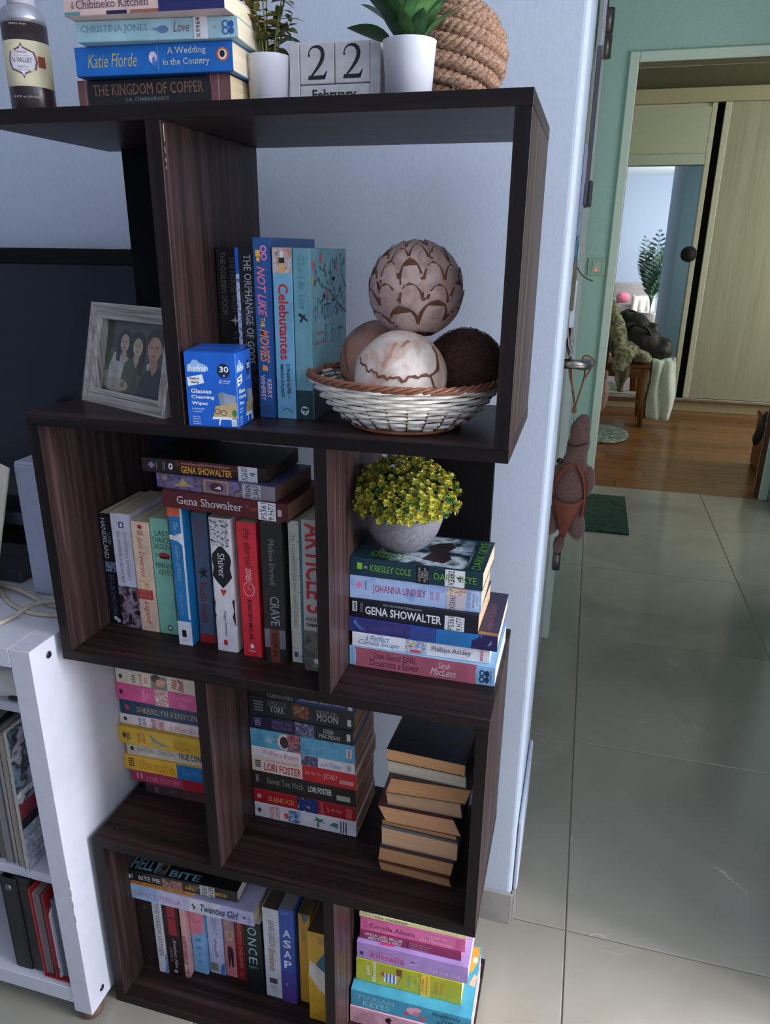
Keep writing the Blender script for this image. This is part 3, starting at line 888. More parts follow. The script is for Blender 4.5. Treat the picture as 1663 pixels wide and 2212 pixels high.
book('black book with silver lettering and brown foot label in the second row', 'S', 0.2865, 0.0515, z, 0.2030, 0.0300, 0.130, (40, 40, 42), [
    ('T', 'Melissa Darnell', 0.11, 0.43, 0.38, 0.62, (136, 136, 140)), ('T', 'CRAVE', 0.51, 0.72, 0.34, 0.76, (166, 166, 172)), ('R', 0.75, 0.89, 0.0, 1.0, (116, 114, 122)), ('R', 0.75, 1.0, 0.26, 0.72, (110, 56, 44)), ('T', 'DAR', 0.78, 0.96, 0.38, 0.6, (60, 28, 24), 'b')])
book('slim cream patterned book with a teal edge in the second row', 'S', 0.3215, 0.0600, z, 0.2062, 0.0185, 0.130, (206, 204, 188), [
    ('R', 0, 1, 0.80, 1.0, (64, 112, 124)), ('R', 0.085, 0.745, 0.14, 0.62, (150, 154, 136)), ('R', 0.088, 0.742, 0.17, 0.59, (190, 192, 174)), ('T', 'ME TALK PRETTY ONE DAY • DAVID SEDARIS', 0.10, 0.73, 0.28, 0.48, (82, 82, 76)), ('R', 0.92, 0.96, 0.2, 0.5, (70, 84, 120))] +
    [('E', 0.02 + 0.058 * k, 0.06 if k % 2 else 0.72, 0.005, 0.05, (196, 96, 84)) for k in range(17)])
book('grey book with huge red block lettering beside the second-row divider', 'S', 0.3455, 0.0460, z, 0.2150, 0.0330, 0.130, (176, 172, 168), [
    ('T', 'ARTICLE 5', 0.02, 0.60, 0.14, 0.92, (178, 40, 42), 'b'), ('T', 'KRISTEN', 0.63, 0.655, 0.1, 0.98, (36, 34, 34), 'b', 1), ('T', 'SIMMONS', 0.668, 0.693, 0.1, 0.98, (36, 34, 34), 'b', 1),
    ('A', 0.72, 1.0, 0, 1, [(70, 66, 62), (120, 112, 104), (90, 84, 80)], 60.0), ('E', 0.93, 0.55, 0.02, 0.16, (220, 220, 220)), ('T', 'TOR', 0.955, 0.975, 0.34, 0.76, (214, 214, 214), 'n', 1)])

# three lying on top of them
z = 0.8952
book('dark red book, lowest of three lying across the second-row books', 'L', 0.1505, 0.0510, z, 0.1800, 0.0243, 0.106, (84, 30, 34), [
    ('T', 'Gena Showalter', 0.12, 0.65, 0.30, 0.74, (212, 204, 206)), ('T', 'THE', 0.67, 0.70, 0.56, 0.70, (170, 92, 60)), ('T', 'DARKEST LIE', 0.715, 0.80, 0.42, 0.62, (170, 92, 60)), ('B', 0.775, 0.91, 0.0, 0.98, 'PS361', '9.H77'), ('R', 0.925, 0.955, 0.3, 0.66, (190, 170, 170))], rz=-3.0, pages=(170, 128, 100))
z += 0.0245
book('faded purple illustrated book, middle of three lying across the second row', 'L', 0.1395, 0.0590, z, 0.1740, 0.0192, 0.106, (104, 98, 150), [
    ('A', 0, 0.74, 0, 1, [(80, 76, 132), (132, 116, 150), (72, 66, 110), (160, 130, 110)], 60.0), ('R', 0.74, 1, 0, 1, (136, 126, 134)), ('P', [(0.13, 0.2), (0.2, 0.45), (0.23, 0.85), (0.27, 0.5), (0.33, 0.3)], (176, 146, 96)), ('R', 0.41, 0.62, 0.08, 0.96, (196, 146, 72)), ('R', 0.425, 0.605, 0.16, 0.88, (120, 100, 136)), ('E', 0.52, 0.5, 0.06, 0.32, (70, 40, 40)), ('P', [(0.5, 0.4), (0.55, 0.62), (0.56, 0.36)], (226, 226, 230)),
    ('B', 0.735, 0.885, 0.0, 1.0, 'PR606', '2.A67', (176, 172, 180))], rz=-4.5, pages=(140, 108, 88))
z += 0.0194
book('black book with orange lettering, topmost lying across the second row', 'L', 0.1190, 0.0600, z, 0.1775, 0.0195, 0.106, (36, 26, 26), [
    ('A', 0.28, 0.9, 0.55, 1.0, [(36, 26, 26), (110, 40, 30), (60, 30, 26)], 60.0), ('T', 'New York Times and USA TODAY Bestselling Author', 0.33, 0.72, 0.70, 0.86, (206, 190, 180)), ('T', 'GENA SHOWALTER', 0.325, 0.735, 0.14, 0.62, (232, 164, 60), 'b'),
    ('E', 0.24, 0.52, 0.018, 0.22, (226, 222, 222)), ('E', 0.24, 0.52, 0.008, 0.12, (36, 26, 26)), ('P', [(0.05, 0.5), (0.08, 0.74), (0.11, 0.5), (0.08, 0.26)], (140, 128, 170)), ('R', 0.12, 0.125, 0.2, 0.8, (150, 140, 140)), ('R', 0.175, 0.18, 0.2, 0.8, (150, 140, 140)), ('R', 0.188, 0.193, 0.2, 0.8, (150, 140, 140)), ('B', 0.785, 0.935, 0.0, 0.98, 'X2600', '4')], rz=-1.0, pages=(84, 62, 54))

# ---- row 2 right: six lying books under the yellow plant
z = ZT[3]
book('pink and light blue book, bottom of the six-book stack on the second row', 'L', 0.3990, 0.0750, z, 0.1965, 0.0288, 0.128, (138, 180, 216), [
    ('R', 0.035, 0.885, 0, 1, (172, 92, 108)), ('E', 0.035, 0.5, 0.012, 0.5, (138, 180, 216)), ('E', 0.885, 0.5, 0.014, 0.5, (138, 180, 216)),
    ('T', 'One Good EARL', 0.17, 0.475, 0.54, 0.86, (84, 48, 66)), ('T', 'Deserves a Lover', 0.15, 0.49, 0.14, 0.50, (84, 48, 66)), ('T', 'Sarah', 0.62, 0.70, 0.54, 0.84, (232, 206, 212), 'i'), ('T', 'MacLean', 0.57, 0.74, 0.16, 0.54, (232, 206, 212), 'i'),
    ('E', 0.915, 0.62, 0.017, 0.17, (24, 52, 88)), ('E', 0.915, 0.62, 0.010, 0.10, (138, 180, 216)), ('E', 0.915, 0.30, 0.017, 0.17, (24, 52, 88)), ('E', 0.915, 0.30, 0.010, 0.10, (138, 180, 216)), ('E', 0.948, 0.62, 0.015, 0.16, (24, 52, 88)), ('E', 0.948, 0.30, 0.015, 0.16, (24, 52, 88)), ('T', 'piatkus', 0.965, 0.98, 0.2, 0.8, (24, 52, 88), 'b', 1)], rz=-0.2, pages=(236, 226, 208))
z += 0.0290
book('white book with blue script, second from bottom of the six-book stack', 'L', 0.4025, 0.0760, z, 0.1840, 0.0212, 0.120, (226, 224, 230), [
    ('T', 'a Perfect', 0.10, 0.28, 0.52, 0.94, (70, 140, 186), 'i'), ('T', 'Cornish Escape', 0.05, 0.35, 0.10, 0.56, (70, 140, 186), 'i'), ('A', 0.40, 0.55, 0.05, 0.98, [(222, 222, 226), (90, 130, 190), (226, 222, 226), (150, 160, 80), (190, 70, 110)], 130.0), ('E', 0.47, 0.2, 0.04, 0.12, (196, 70, 112)),
    ('T', 'Phillipa Ashley', 0.585, 0.87, 0.30, 0.72, (66, 56, 92)), ('T', 'avon', 0.935, 0.955, 0.15, 0.85, (206, 50, 100), 'b', 1)], rz=1.4, pages=(236, 228, 212))
z += 0.0214


def nights_cover(t, cov, O, U, V, L, Th, Wd):
    OO, UU, VV = Vector((L, 0, Th)), Vector((0, 1, 0)), Vector((-1, 0, 0))
    patch(cov, 'cover_picture', OO, UU, VV, 0.002, Wd, 0.0005, 0.05, mat((44, 34, 66), 0.4), 0.0002)
    patch(cov, 'cover_picture', OO, UU, VV, 0.001, 0.009, 0.0005, 0.04, mat((150, 108, 60), 0.5), 0.0003)
    g = mat((120, 84, 96), 0.5)
    text(cov, 'author_name', 'HANAN AL-SHAYKH', OO, UU, VV, 0.014, 0.094, 0.010, 0.018, g, 's', 0.0004)
    text(cov, 'title', 'A RETELLING', OO, UU, VV, 0.040, 0.078, 0.023, 0.027, g, 's', 0.0004)


book('indigo book fading to blue, third from bottom of the six-book stack', 'L', 0.3980, 0.0765, z, 0.1975, 0.0213, 0.128, (52, 52, 118), [
    ('R', 0.42, 0.60, 0, 1, (44, 74, 150)), ('R', 0.60, 0.90, 0, 1, (40, 112, 176)), ('R', 0.90, 1.0, 0, 1, (40, 34, 84)), ('P', [(0.83, 0.0), (0.835, 0.55), (0.87, 0.74), (0.885, 0.95), (0.90, 0.74), (0.92, 0.6), (0.92, 0.0)], (40, 34, 84)),
    ('P', [(0.03, 0.7), (0.045, 0.9), (0.06, 0.6), (0.10, 0.3), (0.115, 0.2), (0.07, 0.25), (0.045, 0.5)], (64, 130, 190)), ('T', 'ONE THOUSAND AND ONE NIGHTS', 0.06, 0.58, 0.32, 0.66, (96, 84, 122)), ('T', 'A RETELLING', 0.64, 0.78, 0.30, 0.54, (60, 132, 176)), ('P', [(0.935, 0.3), (0.955, 0.6), (0.95, 0.75), (0.965, 0.6), (0.96, 0.4)], (120, 130, 180))], extra=nights_cover, rz=0.1)
z += 0.0216
book('black book with large white capitals, third from top of the six-book stack', 'L', 0.4000, 0.0790, z, 0.1700, 0.0272, 0.106, (22, 24, 38), [
    ('T', 'GENA SHOWALTER', 0.115, 0.72, 0.22, 0.66, (228, 228, 234), 'b'), ('T', 'NEW YORK TIMES BESTSELLING AUTHOR', 0.26, 0.57, 0.78, 0.88, (180, 182, 196)), ('T', 'LIES', 0.80, 0.86, 0.40, 0.8, (150, 132, 80), 'b'), ('R', 0.012, 0.05, 0.30, 0.84, (206, 206, 214)), ('R', 0.024, 0.03, 0.36, 0.78, (22, 24, 38)), ('R', 0.034, 0.04, 0.36, 0.78, (22, 24, 38)), ('R', 0.08, 0.084, 0.3, 0.8, (160, 160, 170)), ('R', 0.09, 0.094, 0.3, 0.8, (160, 160, 170)), ('B', 0.745, 0.895, 0.02, 0.76, 'PS361', '9.H77')], rz=-1.0, pages=(216, 178, 140))
z += 0.0274
book('pale blue book with magenta capitals, second from top of the six-book stack', 'L', 0.3985, 0.0800, z, 0.1725, 0.0318, 0.106, (152, 178, 220), [
    ('A', 0, 1, 0, 1, [(126, 156, 206), (168, 190, 226), (150, 176, 216)], 30.0), ('T', 'JOHANNA LINDSEY', 0.18, 0.59, 0.28, 0.68, (158, 40, 92)), ('P', [(0.04, 0.6), (0.07, 0.78), (0.10, 0.6), (0.07, 0.42)], (206, 120, 170)), ('T', 'AVON', 0.118, 0.132, 0.4, 0.8, (60, 60, 90), 'b', 1), ('R', 0.598, 0.601, 0.05, 0.95, (200, 206, 226)), ('T', 'SILVER', 0.62, 0.645, 0.3, 0.7, (190, 84, 130), 's', 1), ('T', 'ANGEL', 0.665, 0.69, 0.3, 0.7, (190, 84, 130), 's', 1),
    ('A', 0.745, 0.885, 0.6, 1.0, [(226, 216, 208), (190, 120, 90), (226, 206, 190), (96, 130, 130)], 120.0), ('B', 0.745, 0.885, 0.0, 0.64, 'X23161', '', (196, 184, 196)), ('R', 0.90, 0.985, 0.1, 0.92, (178, 196, 224)), ('T', '#1 NEW YORK TIMES', 0.905, 0.925, 0.16, 0.86, (60, 84, 130), 'n', 1), ('T', 'BESTSELLING', 0.935, 0.952, 0.2, 0.8, (60, 84, 130), 'n', 1), ('T', 'AUTHOR', 0.962, 0.976, 0.3, 0.7, (60, 84, 130), 'n', 1)], rz=1.0, pages=(222, 190, 158))
z += 0.0320


def skye_cover(t, cov, O, U, V, L, Th, Wd):
    OO, UU, VV = Vector((0, 0, Th)), Vector((1, 0, 0)), Vector((0, 1, 0))
    patch(cov, 'cover_picture', OO, UU, VV, 0.03, L * 0.86, 0.003, 0.102, art([(16, 26, 36), (18, 30, 40), (24, 40, 52), (120, 140, 156), (200, 210, 216), (40, 56, 66)], 22.0, 5), 0.0002)
    polypatch(cov, 'cover_figure', OO, UU, VV, [(0.09, 0.02), (0.098, 0.045), (0.09, 0.062), (0.10, 0.078), (0.118, 0.086), (0.126, 0.07), (0.118, 0.05), (0.128, 0.03), (0.12, 0.014)], mat((44, 34, 34), 0.45), 0.0003)
    O2, U2, V2 = Vector((L, 0, Th)), Vector((0, 1, 0)), Vector((-1, 0, 0))
    gr = mat((92, 150, 44), 0.45)
    text(cov, 'title', 'DARK SKYE', O2, U2, V2, 0.008, 0.098, 0.005, 0.017, gr, 's', 0.0004)
    text(cov, 'author_name', 'KRESLEY', OO, UU, VV, 0.022, 0.07, 0.010, 0.030, gr, 's', 0.0004)
    text(cov, 'cover_print', 'AN IMMORTALS AFTER DARK NOVEL', O2, U2, V2, 0.014, 0.07, 0.021, 0.0235, mat((150, 156, 160), 0.5), 'n', 0.0004)


book('dark teal book with green capitals, top of the six-book stack under the bowl', 'L', 0.3985, 0.0810, z, 0.1735, 0.0250, 0.106, (24, 52, 66), [
    ('T', 'KRESLEY COLE', 0.155, 0.47, 0.34, 0.70, (112, 168, 50)), ('R', 0.055, 0.095, 0.38, 0.74, (126, 184, 54)), ('R', 0.107, 0.135, 0.45, 0.6, (120, 140, 150)), ('R', 0.51, 0.605, 0, 1, (18, 20, 24)), ('T', '#1 NEW YORK', 0.525, 0.545, 0.12, 0.9, (190, 190, 190), 'n', 1), ('T', 'TIMES', 0.548, 0.564, 0.3, 0.7, (190, 190, 190), 'n', 1), ('T', 'BESTSELLING', 0.567, 0.582, 0.12, 0.9, (190, 190, 190), 'n', 1), ('T', 'AUTHOR', 0.586, 0.60, 0.25, 0.75, (190, 190, 190), 'n', 1),
    ('T', 'DARK SKYE', 0.645, 0.955, 0.34, 0.70, (112, 168, 50)), ('B', 0.725, 0.87, 0.06, 0.98, 'X2382', '4')], rz=-0.8, extra=skye_cover, pages=(226, 196, 164))
TOPB = z + 0.0250

# ---- row 3 left: nine lying books running behind the divider (spines to the front)
zs = [ZT[4], .3698, .3934, .4224, .4500, .4823, .5027, .5288, .5601, .5872]
C = [
    ('dark brown book, bottom of the stack in the third row left bay', 0.024, (62, 44, 44), [('A', 0.4, 1, 0, 1, [(62, 44, 44), (92, 60, 58), (50, 36, 36)], 50.0), ('R', 0.10, 0.14, 0.2, 0.8, (110, 90, 90)), ('T', 'MARC', 0.25, 0.36, 0.3, 0.7, (104, 86, 84), 'i')], 3.0),
    ('crimson and red book near the bottom of the third row left stack', 0.0, (170, 52, 84), [('R', 0.56, 1, 0, 1, (168, 34, 48)), ('T', 'LORI FOSTER', 0.16, 0.52, 0.2, 0.62, (206, 140, 160), 'i'), ('R', 0.06, 0.075, 0.3, 0.8, (206, 150, 170)), ('R', 0.10, 0.12, 0.3, 0.8, (206, 150, 170))], 1.6),
    ('book half yellow half blue in the third row left stack', -0.0115, (226, 174, 52), [('R', 0.57, 1, 0, 1, (30, 110, 170)), ('T', 'LORI FOSTER', 0.17, 0.56, 0.2, 0.7, (200, 140, 40), 'b'), ('T', 'The Watson', 0.62, 0.95, 0.3, 0.7, (90, 150, 180))] + barcode(0.05, 0.11, 0.3, 0.9), 1.0),
    ('beige book with black condensed title in the third row left stack', -0.003, (206, 190, 170), [('T', 'RACHEL GIBSON', 0.12, 0.52, 0.36, 0.66, (130, 150, 140), 'b'), ('T', 'TRUE CONFESSIONS', 0.55, 1.0, 0.30, 0.74, (70, 58, 62), 'b'), ('E', 0.06, 0.5, 0.02, 0.16, (50, 46, 50))], 2.4),
    ('thick mustard yellow book in the third row left stack', -0.0165, (206, 164, 44), [('E', 0.06, 0.52, 0.02, 0.16, (50, 46, 40)), ('T', 'RACHEL', 0.20, 0.235, 0.2, 0.8, (176, 106, 40), 'b', 1), ('T', 'GIBSON', 0.25, 0.285, 0.2, 0.8, (176, 106, 40), 'b', 1), ('P', [(0.33, 0.85), (0.36, 0.4), (0.46, 0.2), (0.55, 0.25), (0.44, 0.4), (0.38, 0.6)], (110, 130, 130)), ('T', 'The Trouble', 0.58, 0.74, 0.52, 0.84, (190, 132, 40)), ('T', 'With Valentine', 0.58, 0.76, 0.16, 0.46, (190, 132, 40))] + barcode(0.08, 0.12, 0.3, 0.7), 0.6),
    ('white book with pale pink script in the third row left stack', -0.0085, (222, 208, 206), [('E', 0.06, 0.55, 0.02, 0.2, (50, 46, 60)), ('T', 'RACHEL', 0.20, 0.235, 0.15, 0.85, (70, 70, 130), 'b', 1), ('T', 'GIBSON', 0.25, 0.285, 0.15, 0.85, (70, 70, 130), 'b', 1), ('A', 0.34, 0.48, 0.05, 0.95, [(222, 208, 206), (200, 130, 120), (120, 130, 180)], 150.0), ('T', 'It Must Be Love', 0.53, 0.95, 0.22, 0.72, (206, 130, 140), 'i')], 0.0),
    ('dark navy book with bronze capitals in the third row left stack', -0.0045, (26, 54, 84), [('A', 0, 1, 0.0, 1, [(22, 40, 66), (30, 66, 100), (20, 36, 58)], 40.0), ('T', 'SHERRILYN KENYON', 0.17, 0.80, 0.26, 0.66, (196, 176, 140)), ('E', 0.07, 0.5, 0.022, 0.2, (180, 66, 60))], 1.8),
    ('hot pink book second from top of the third row left stack', -0.0085, (218, 84, 140), [('E', 0.05, 0.5, 0.02, 0.16, (60, 40, 60)), ('T', 'ELAINE', 0.275, 0.305, 0.15, 0.85, (240, 170, 200), 'b', 1), ('T', 'FOX', 0.32, 0.35, 0.3, 0.7, (240, 170, 200), 'b', 1), ('A', 0.41, 0.55, 0, 1, [(236, 214, 206), (200, 130, 110), (240, 232, 232)], 120.0), ('T', 'If the Slipper', 0.60, 0.80, 0.5, 0.8, (240, 150, 190), 'i'), ('T', 'Fits', 0.66, 0.74, 0.15, 0.45, (240, 150, 190), 'i')], 0.2),
    ('cream illustrated book, top of the third row left stack', -0.0060, (222, 206, 184), [('E', 0.05, 0.5, 0.02, 0.16, (60, 50, 60)), ('T', 'ELAINE', 0.245, 0.28, 0.1, 0.9, (196, 110, 96), 'b', 1), ('T', 'FOX', 0.30, 0.335, 0.3, 0.7, (196, 110, 96), 'b', 1), ('A', 0.37, 0.54, 0.0, 0.9, [(222, 190, 160), (90, 130, 130), (180, 100, 80)], 90.0), ('E', 0.43, 0.72, 0.05, 0.28, (70, 50, 46)), ('E', 0.47, 0.45, 0.05, 0.28, (206, 150, 124)), ('T', 'Hot', 0.58, 0.64, 0.2, 0.9, (190, 46, 46), 'bi', 1), ('T', 'Stuff', 0.65, 0.71, 0.1, 0.95, (190, 46, 46), 'bi', 1)] + barcode(0.17, 0.21, 0.2, 0.8, (120, 110, 104)), -1.4)]
for k, (lb, x, c, pr, rz) in enumerate(C):
    book(lb, 'L', max(x, -0.0092), 0.1145 - max(0.0, -0.0092 - x), zs[k], 0.170, zs[k + 1] - zs[k] - 0.0003, 0.105, c, pr, rz=max(-0.3, min(rz, 1.4)) if k not in (0,) else 2.0)

# ---- row 3 middle: nine lying books
zs = [ZT[4], .3788, .4057, .4403, .4695, .4877, .5200, .5458, .5793, .5985]
DD = [
    ('white book with green palm drawing, bottom of the third row middle stack', 0.2235, 0.1715, (212, 206, 212), [('T', 'RACHEL', 0.15, 0.195, 0.1, 0.9, (206, 120, 100), 'b', 1), ('T', 'GIBSON', 0.21, 0.255, 0.1, 0.9, (206, 120, 100), 'b', 1), ('E', 0.32, 0.45, 0.025, 0.2, (200, 70, 70)), ('A', 0.34, 0.46, 0.1, 0.9, [(212, 206, 212), (90, 150, 180), (110, 80, 140)], 150.0), ('T', 'Tangled Up', 0.40, 0.44, 0.05, 0.95, (80, 80, 150), 'i', 1), ('P', [(0.62, 0.15), (0.63, 0.55), (0.58, 0.6), (0.62, 0.7), (0.60, 0.9), (0.65, 0.72), (0.70, 0.8), (0.67, 0.62), (0.71, 0.5), (0.645, 0.55), (0.64, 0.15)], (60, 120, 80)), ('P', [(0.74, 0.4), (0.78, 0.7), (0.83, 0.66), (0.82, 0.3), (0.78, 0.42)], (80, 130, 120)), ('R', 0.85, 0.86, 0.1, 0.9, (40, 40, 44)), ('R', 0.875, 0.885, 0.1, 0.9, (40, 40, 44)), ('R', 0.90, 0.91, 0.1, 0.9, (40, 40, 44)), ('E', 0.05, 0.5, 0.02, 0.16, (60, 60, 70))], -0.8),
    ('red book with gold capitals and a blue figure in the third row middle stack', 0.2235, 0.1695, (164, 34, 40), [('T', 'ELAINE FOX', 0.15, 0.41, 0.26, 0.62, (216, 160, 96)), ('A', 0.435, 0.64, 0.0, 1.0, [(30, 36, 70), (40, 70, 150), (30, 30, 50), (206, 170, 150)], 90.0), ('T', 'Special', 0.66, 0.70, 0.1, 0.9, (220, 150, 150), 'i', 1), ('T', 'of', 0.725, 0.75, 0.3, 0.7, (220, 150, 150), 'i', 1), ('T', 'the Day', 0.77, 0.87, 0.35, 0.65, (220, 150, 150), 'i'), ('E', 0.055, 0.5, 0.022, 0.18, (200, 150, 170)), ('R', 0.91, 0.97, 0.15, 0.85, (190, 80, 84))], 0.4),
    ('charcoal book with pale grey title in the third row middle stack', 0.2235, 0.1700, (44, 42, 40), [('T', 'Never Too Much', 0.14, 0.50, 0.40, 0.74, (146, 146, 134)), ('T', 'LORI FOSTER', 0.545, 0.775, 0.38, 0.72, (206, 204, 194), 'b'), ('R', 0.82, 0.95, 0.22, 0.5, (176, 172, 166)), ('R', 0.80, 0.97, -0.02, 0.02, (100, 40, 40)), ('R', 0.03, 0.06, 0.4, 0.8, (130, 110, 110))], 0.7),
    ('book half cream half scarlet in the third row middle stack', 0.2235, 0.1725, (218, 198, 186), [('R', 0.49, 1.0, 0, 1, (186, 40, 48)), ('T', 'LORI FOSTER', 0.12, 0.48, 0.14, 0.64, (172, 56, 56), 'b'), ('T', 'NEW YORK TIMES BESTSELLING AUTHOR', 0.14, 0.46, 0.78, 0.88, (172, 96, 90)), ('T', 'Say No To', 0.515, 0.67, 0.40, 0.68, (232, 160, 150), 'i'), ('T', 'JOE?', 0.69, 0.82, 0.30, 0.70, (236, 190, 180)), ('R', 0.84, 0.97, 0.24, 0.5, (206, 140, 134))] + barcode(0.03, 0.09, 0.3, 0.8), -0.6),
    ('thin white book with purple picture in the third row middle stack', 0.2235, 0.1693, (222, 216, 222), [('T', 'The', 0.12, 0.17, 0.36, 0.7, (190, 70, 84), 'i'), ('T', 'Winston Brothers', 0.18, 0.47, 0.2, 0.8, (190, 70, 84), 'i'), ('A', 0.49, 0.655, 0.0, 1.0, [(120, 116, 170), (60, 50, 70), (160, 150, 190)], 100.0), ('T', 'Lori Foster', 0.685, 0.88, 0.2, 0.7, (70, 110, 160), 'i'), ('R', 0.93, 0.97, 0.2, 0.8, (170, 160, 160))], -0.4),
    ('sky blue book with a round portrait in the third row middle stack', 0.2235, 0.1693, (84, 156, 188), [('A', 0, 1, 0, 1, [(74, 144, 178), (96, 168, 196), (84, 156, 188)], 40.0), ('E', 0.34, 0.5, 0.075, 0.46, (222, 190, 180)), ('A', 0.36, 0.49, 0.0, 1, [(44, 40, 50), (200, 110, 110), (60, 56, 66), (120, 150, 170)], 80.0), ('E', 0.33, 0.48, 0.04, 0.34, (52, 46, 54)), ('P', [(0.14, 0.4), (0.18, 0.8), (0.2, 0.6), (0.25, 0.62), (0.2, 0.42), (0.22, 0.25), (0.17, 0.35)], (150, 190, 196)), ('T', 'Rachel Gibson', 0.53, 0.86, 0.36, 0.66, (130, 184, 206)), ('R', 0.92, 0.97, 0.25, 0.75, (206, 206, 206)), ('R', 0.94, 0.955, 0.3, 0.7, (190, 60, 60))], 0.5),
    ('dark indigo book with mauve lettering in the third row middle stack', 0.2240, 0.1662, (34, 32, 62), [('T', 'NIGHT AND', 0.22, 0.42, 0.55, 0.82, (120, 92, 156)), ('T', 'MOONLIGHT', 0.22, 0.42, 0.2, 0.46, (120, 92, 156)), ('A', 0.45, 0.63, 0.05, 0.95, [(150, 146, 180), (50, 46, 80), (190, 180, 196)], 110.0), ('R', 0.65, 1.0, 0.0, 0.98, (26, 26, 36)), ('T', 'DONNA', 0.72, 0.82, 0.52, 0.82, (196, 196, 206)), ('T', 'MACMEANS', 0.68, 0.88, 0.18, 0.46, (196, 196, 206)), ('R', 0.94, 0.975, 0.25, 0.75, (196, 194, 196))] + barcode(0.05, 0.11, 0.25, 0.85, (150, 130, 170)), 0.4),
    ('black book with a small red picture, second from top of the third row middle stack', 0.2240, 0.1682, (34, 36, 40), [('T', 'REBECCA', 0.18, 0.37, 0.62, 0.86, (110, 112, 120)), ('T', 'YORK', 0.20, 0.35, 0.28, 0.60, (170, 172, 180)), ('A', 0.42, 0.575, 0.2, 0.86, [(150, 84, 60), (60, 36, 30), (190, 140, 110)], 120.0), ('T', 'SHADOW of the', 0.65, 0.84, 0.62, 0.82, (140, 142, 150)), ('T', 'MOON', 0.65, 0.85, 0.24, 0.60, (196, 198, 206)), ('R', 0.935, 0.97, 0.2, 0.55, (196, 194, 196))] + barcode(0.05, 0.14, 0.25, 0.85, (110, 110, 116)), 0.7),
    ('black and navy book tucked under the shelf atop the third row middle stack', 0.2245, 0.1702, (24, 26, 36), [('R', 0.45, 1.0, 0.0, 0.9, (34, 52, 104)), ('T', 'PLEASURES', 0.18, 0.42, 0.1, 0.7, (150, 146, 140)), ('T', 'SHIRLEY KENNEDY RHONDA THOMPSON', 0.48, 0.90, 0.25, 0.5, (196, 196, 206)), ('R', 0.93, 0.97, 0.1, 0.6, (196, 194, 196))], 0.2)]
DPG = [(120, 92, 76)] * 9
for k, (lb, x, L, c, pr, rz) in enumerate(DD):
    book(lb, 'L', x, 0.1150, zs[k], L, zs[k + 1] - zs[k] - 0.0003, 0.107, c, pr, rz=max(-0.2, rz * 0.8), pages=(168, 132, 104))

# ---- row 3 right: nine lying books showing their page edges
zs = [ZT[4], .3707, .4007, .4362, .4451, .4772, .5051, .5292, .5476, .5676]
EE = [('bottom-most curled brown-paged book of the page-edge stack', 0.5540, -2.0, (96, 56, 44), (204, 148, 100), 0.107),
      ('second from bottom tan-paged book of the page-edge stack', 0.5565, -0.8, (74, 60, 58), (212, 156, 108), 0.110),
      ('third from bottom pale-paged book of the page-edge stack', 0.5620, -1.0, (120, 124, 132), (226, 178, 136), 0.112),
      ('thin darker-paged book under the one with a maroon cover in the page-edge stack', 0.5595, -1.5, (66, 48, 46), (204, 142, 94), 0.110),
      ('book with maroon and grey cover showing amid the page-edge stack', 0.5610, 0.4, (86, 44, 46), (222, 166, 120), 0.109),
      ('fifth from top light-paged thick book of the page-edge stack', 0.5640, 0.6, (110, 108, 108), (206, 164, 126), 0.107),
      ('narrow tan-paged book set askew, third from top of the page-edge stack', 0.5740, 3.0, (80, 60, 54), (206, 150, 102), 0.112),
      ('cream-paged worn book, second from top of the page-edge stack', 0.5670, -2.0, (150, 146, 140), (226, 208, 180), 0.112),
      ('black-covered book with faint silver script, top of the page-edge stack', 0.5665, -2.5, (20, 22, 30), (230, 170, 116), 0.1115)]


def beyond_cover(t, cov, O, U, V, L, Th, Wd):
    OO, UU, VV = Vector((0, Wd, Th)), Vector((0, -1, 0)), Vector((1, 0, 0))
    s = mat((70, 72, 84), 0.5)
    patch(cov, 'cover_picture', OO, UU, VV, 0.06, 0.105, 0.0, 0.12, art([(20, 22, 32), (36, 40, 66), (20, 22, 30)], 20.0, 3), 0.0002)
    text(cov, 'title', 'Darkness', OO, UU, VV, 0.040, 0.100, 0.085, 0.105, s, 'i', 0.0004)
    text(cov, 'title', 'Beyond', OO, UU, VV, 0.045, 0.098, 0.058, 0.080, s, 'i', 0.0004)
    text(cov, 'cover_print', 'a sensual, dark novel', OO, UU, VV, 0.02, 0.055, 0.022, 0.027, s, 'n', 0.0004)


for k, (lb, x, rz, c, pg, wd_) in enumerate(EE):
    xx, yy = x, 0.060 + (0.0 if k != 6 else -0.004)
    t = book(lb, 'L', xx, yy, zs[k], 0.166, zs[k + 1] - zs[k] - 0.0004, wd_, c, (), rz=90 + rz, pages=pg, extra=beyond_cover if k == 8 else None)
    if k < 8:
        kx, ky = random.Random(k * 3 + 1).uniform(-0.35, 0.35), random.Random(k * 5 + 2).uniform(-0.4, 0.4)
        for c_ in t.children:
            for v_ in c_.data.vertices:
                v_.co.x += kx * v_.co.z
                v_.co.y += ky * (v_.co.z - 0.014) * (0.4 if k == 0 else 1.0)

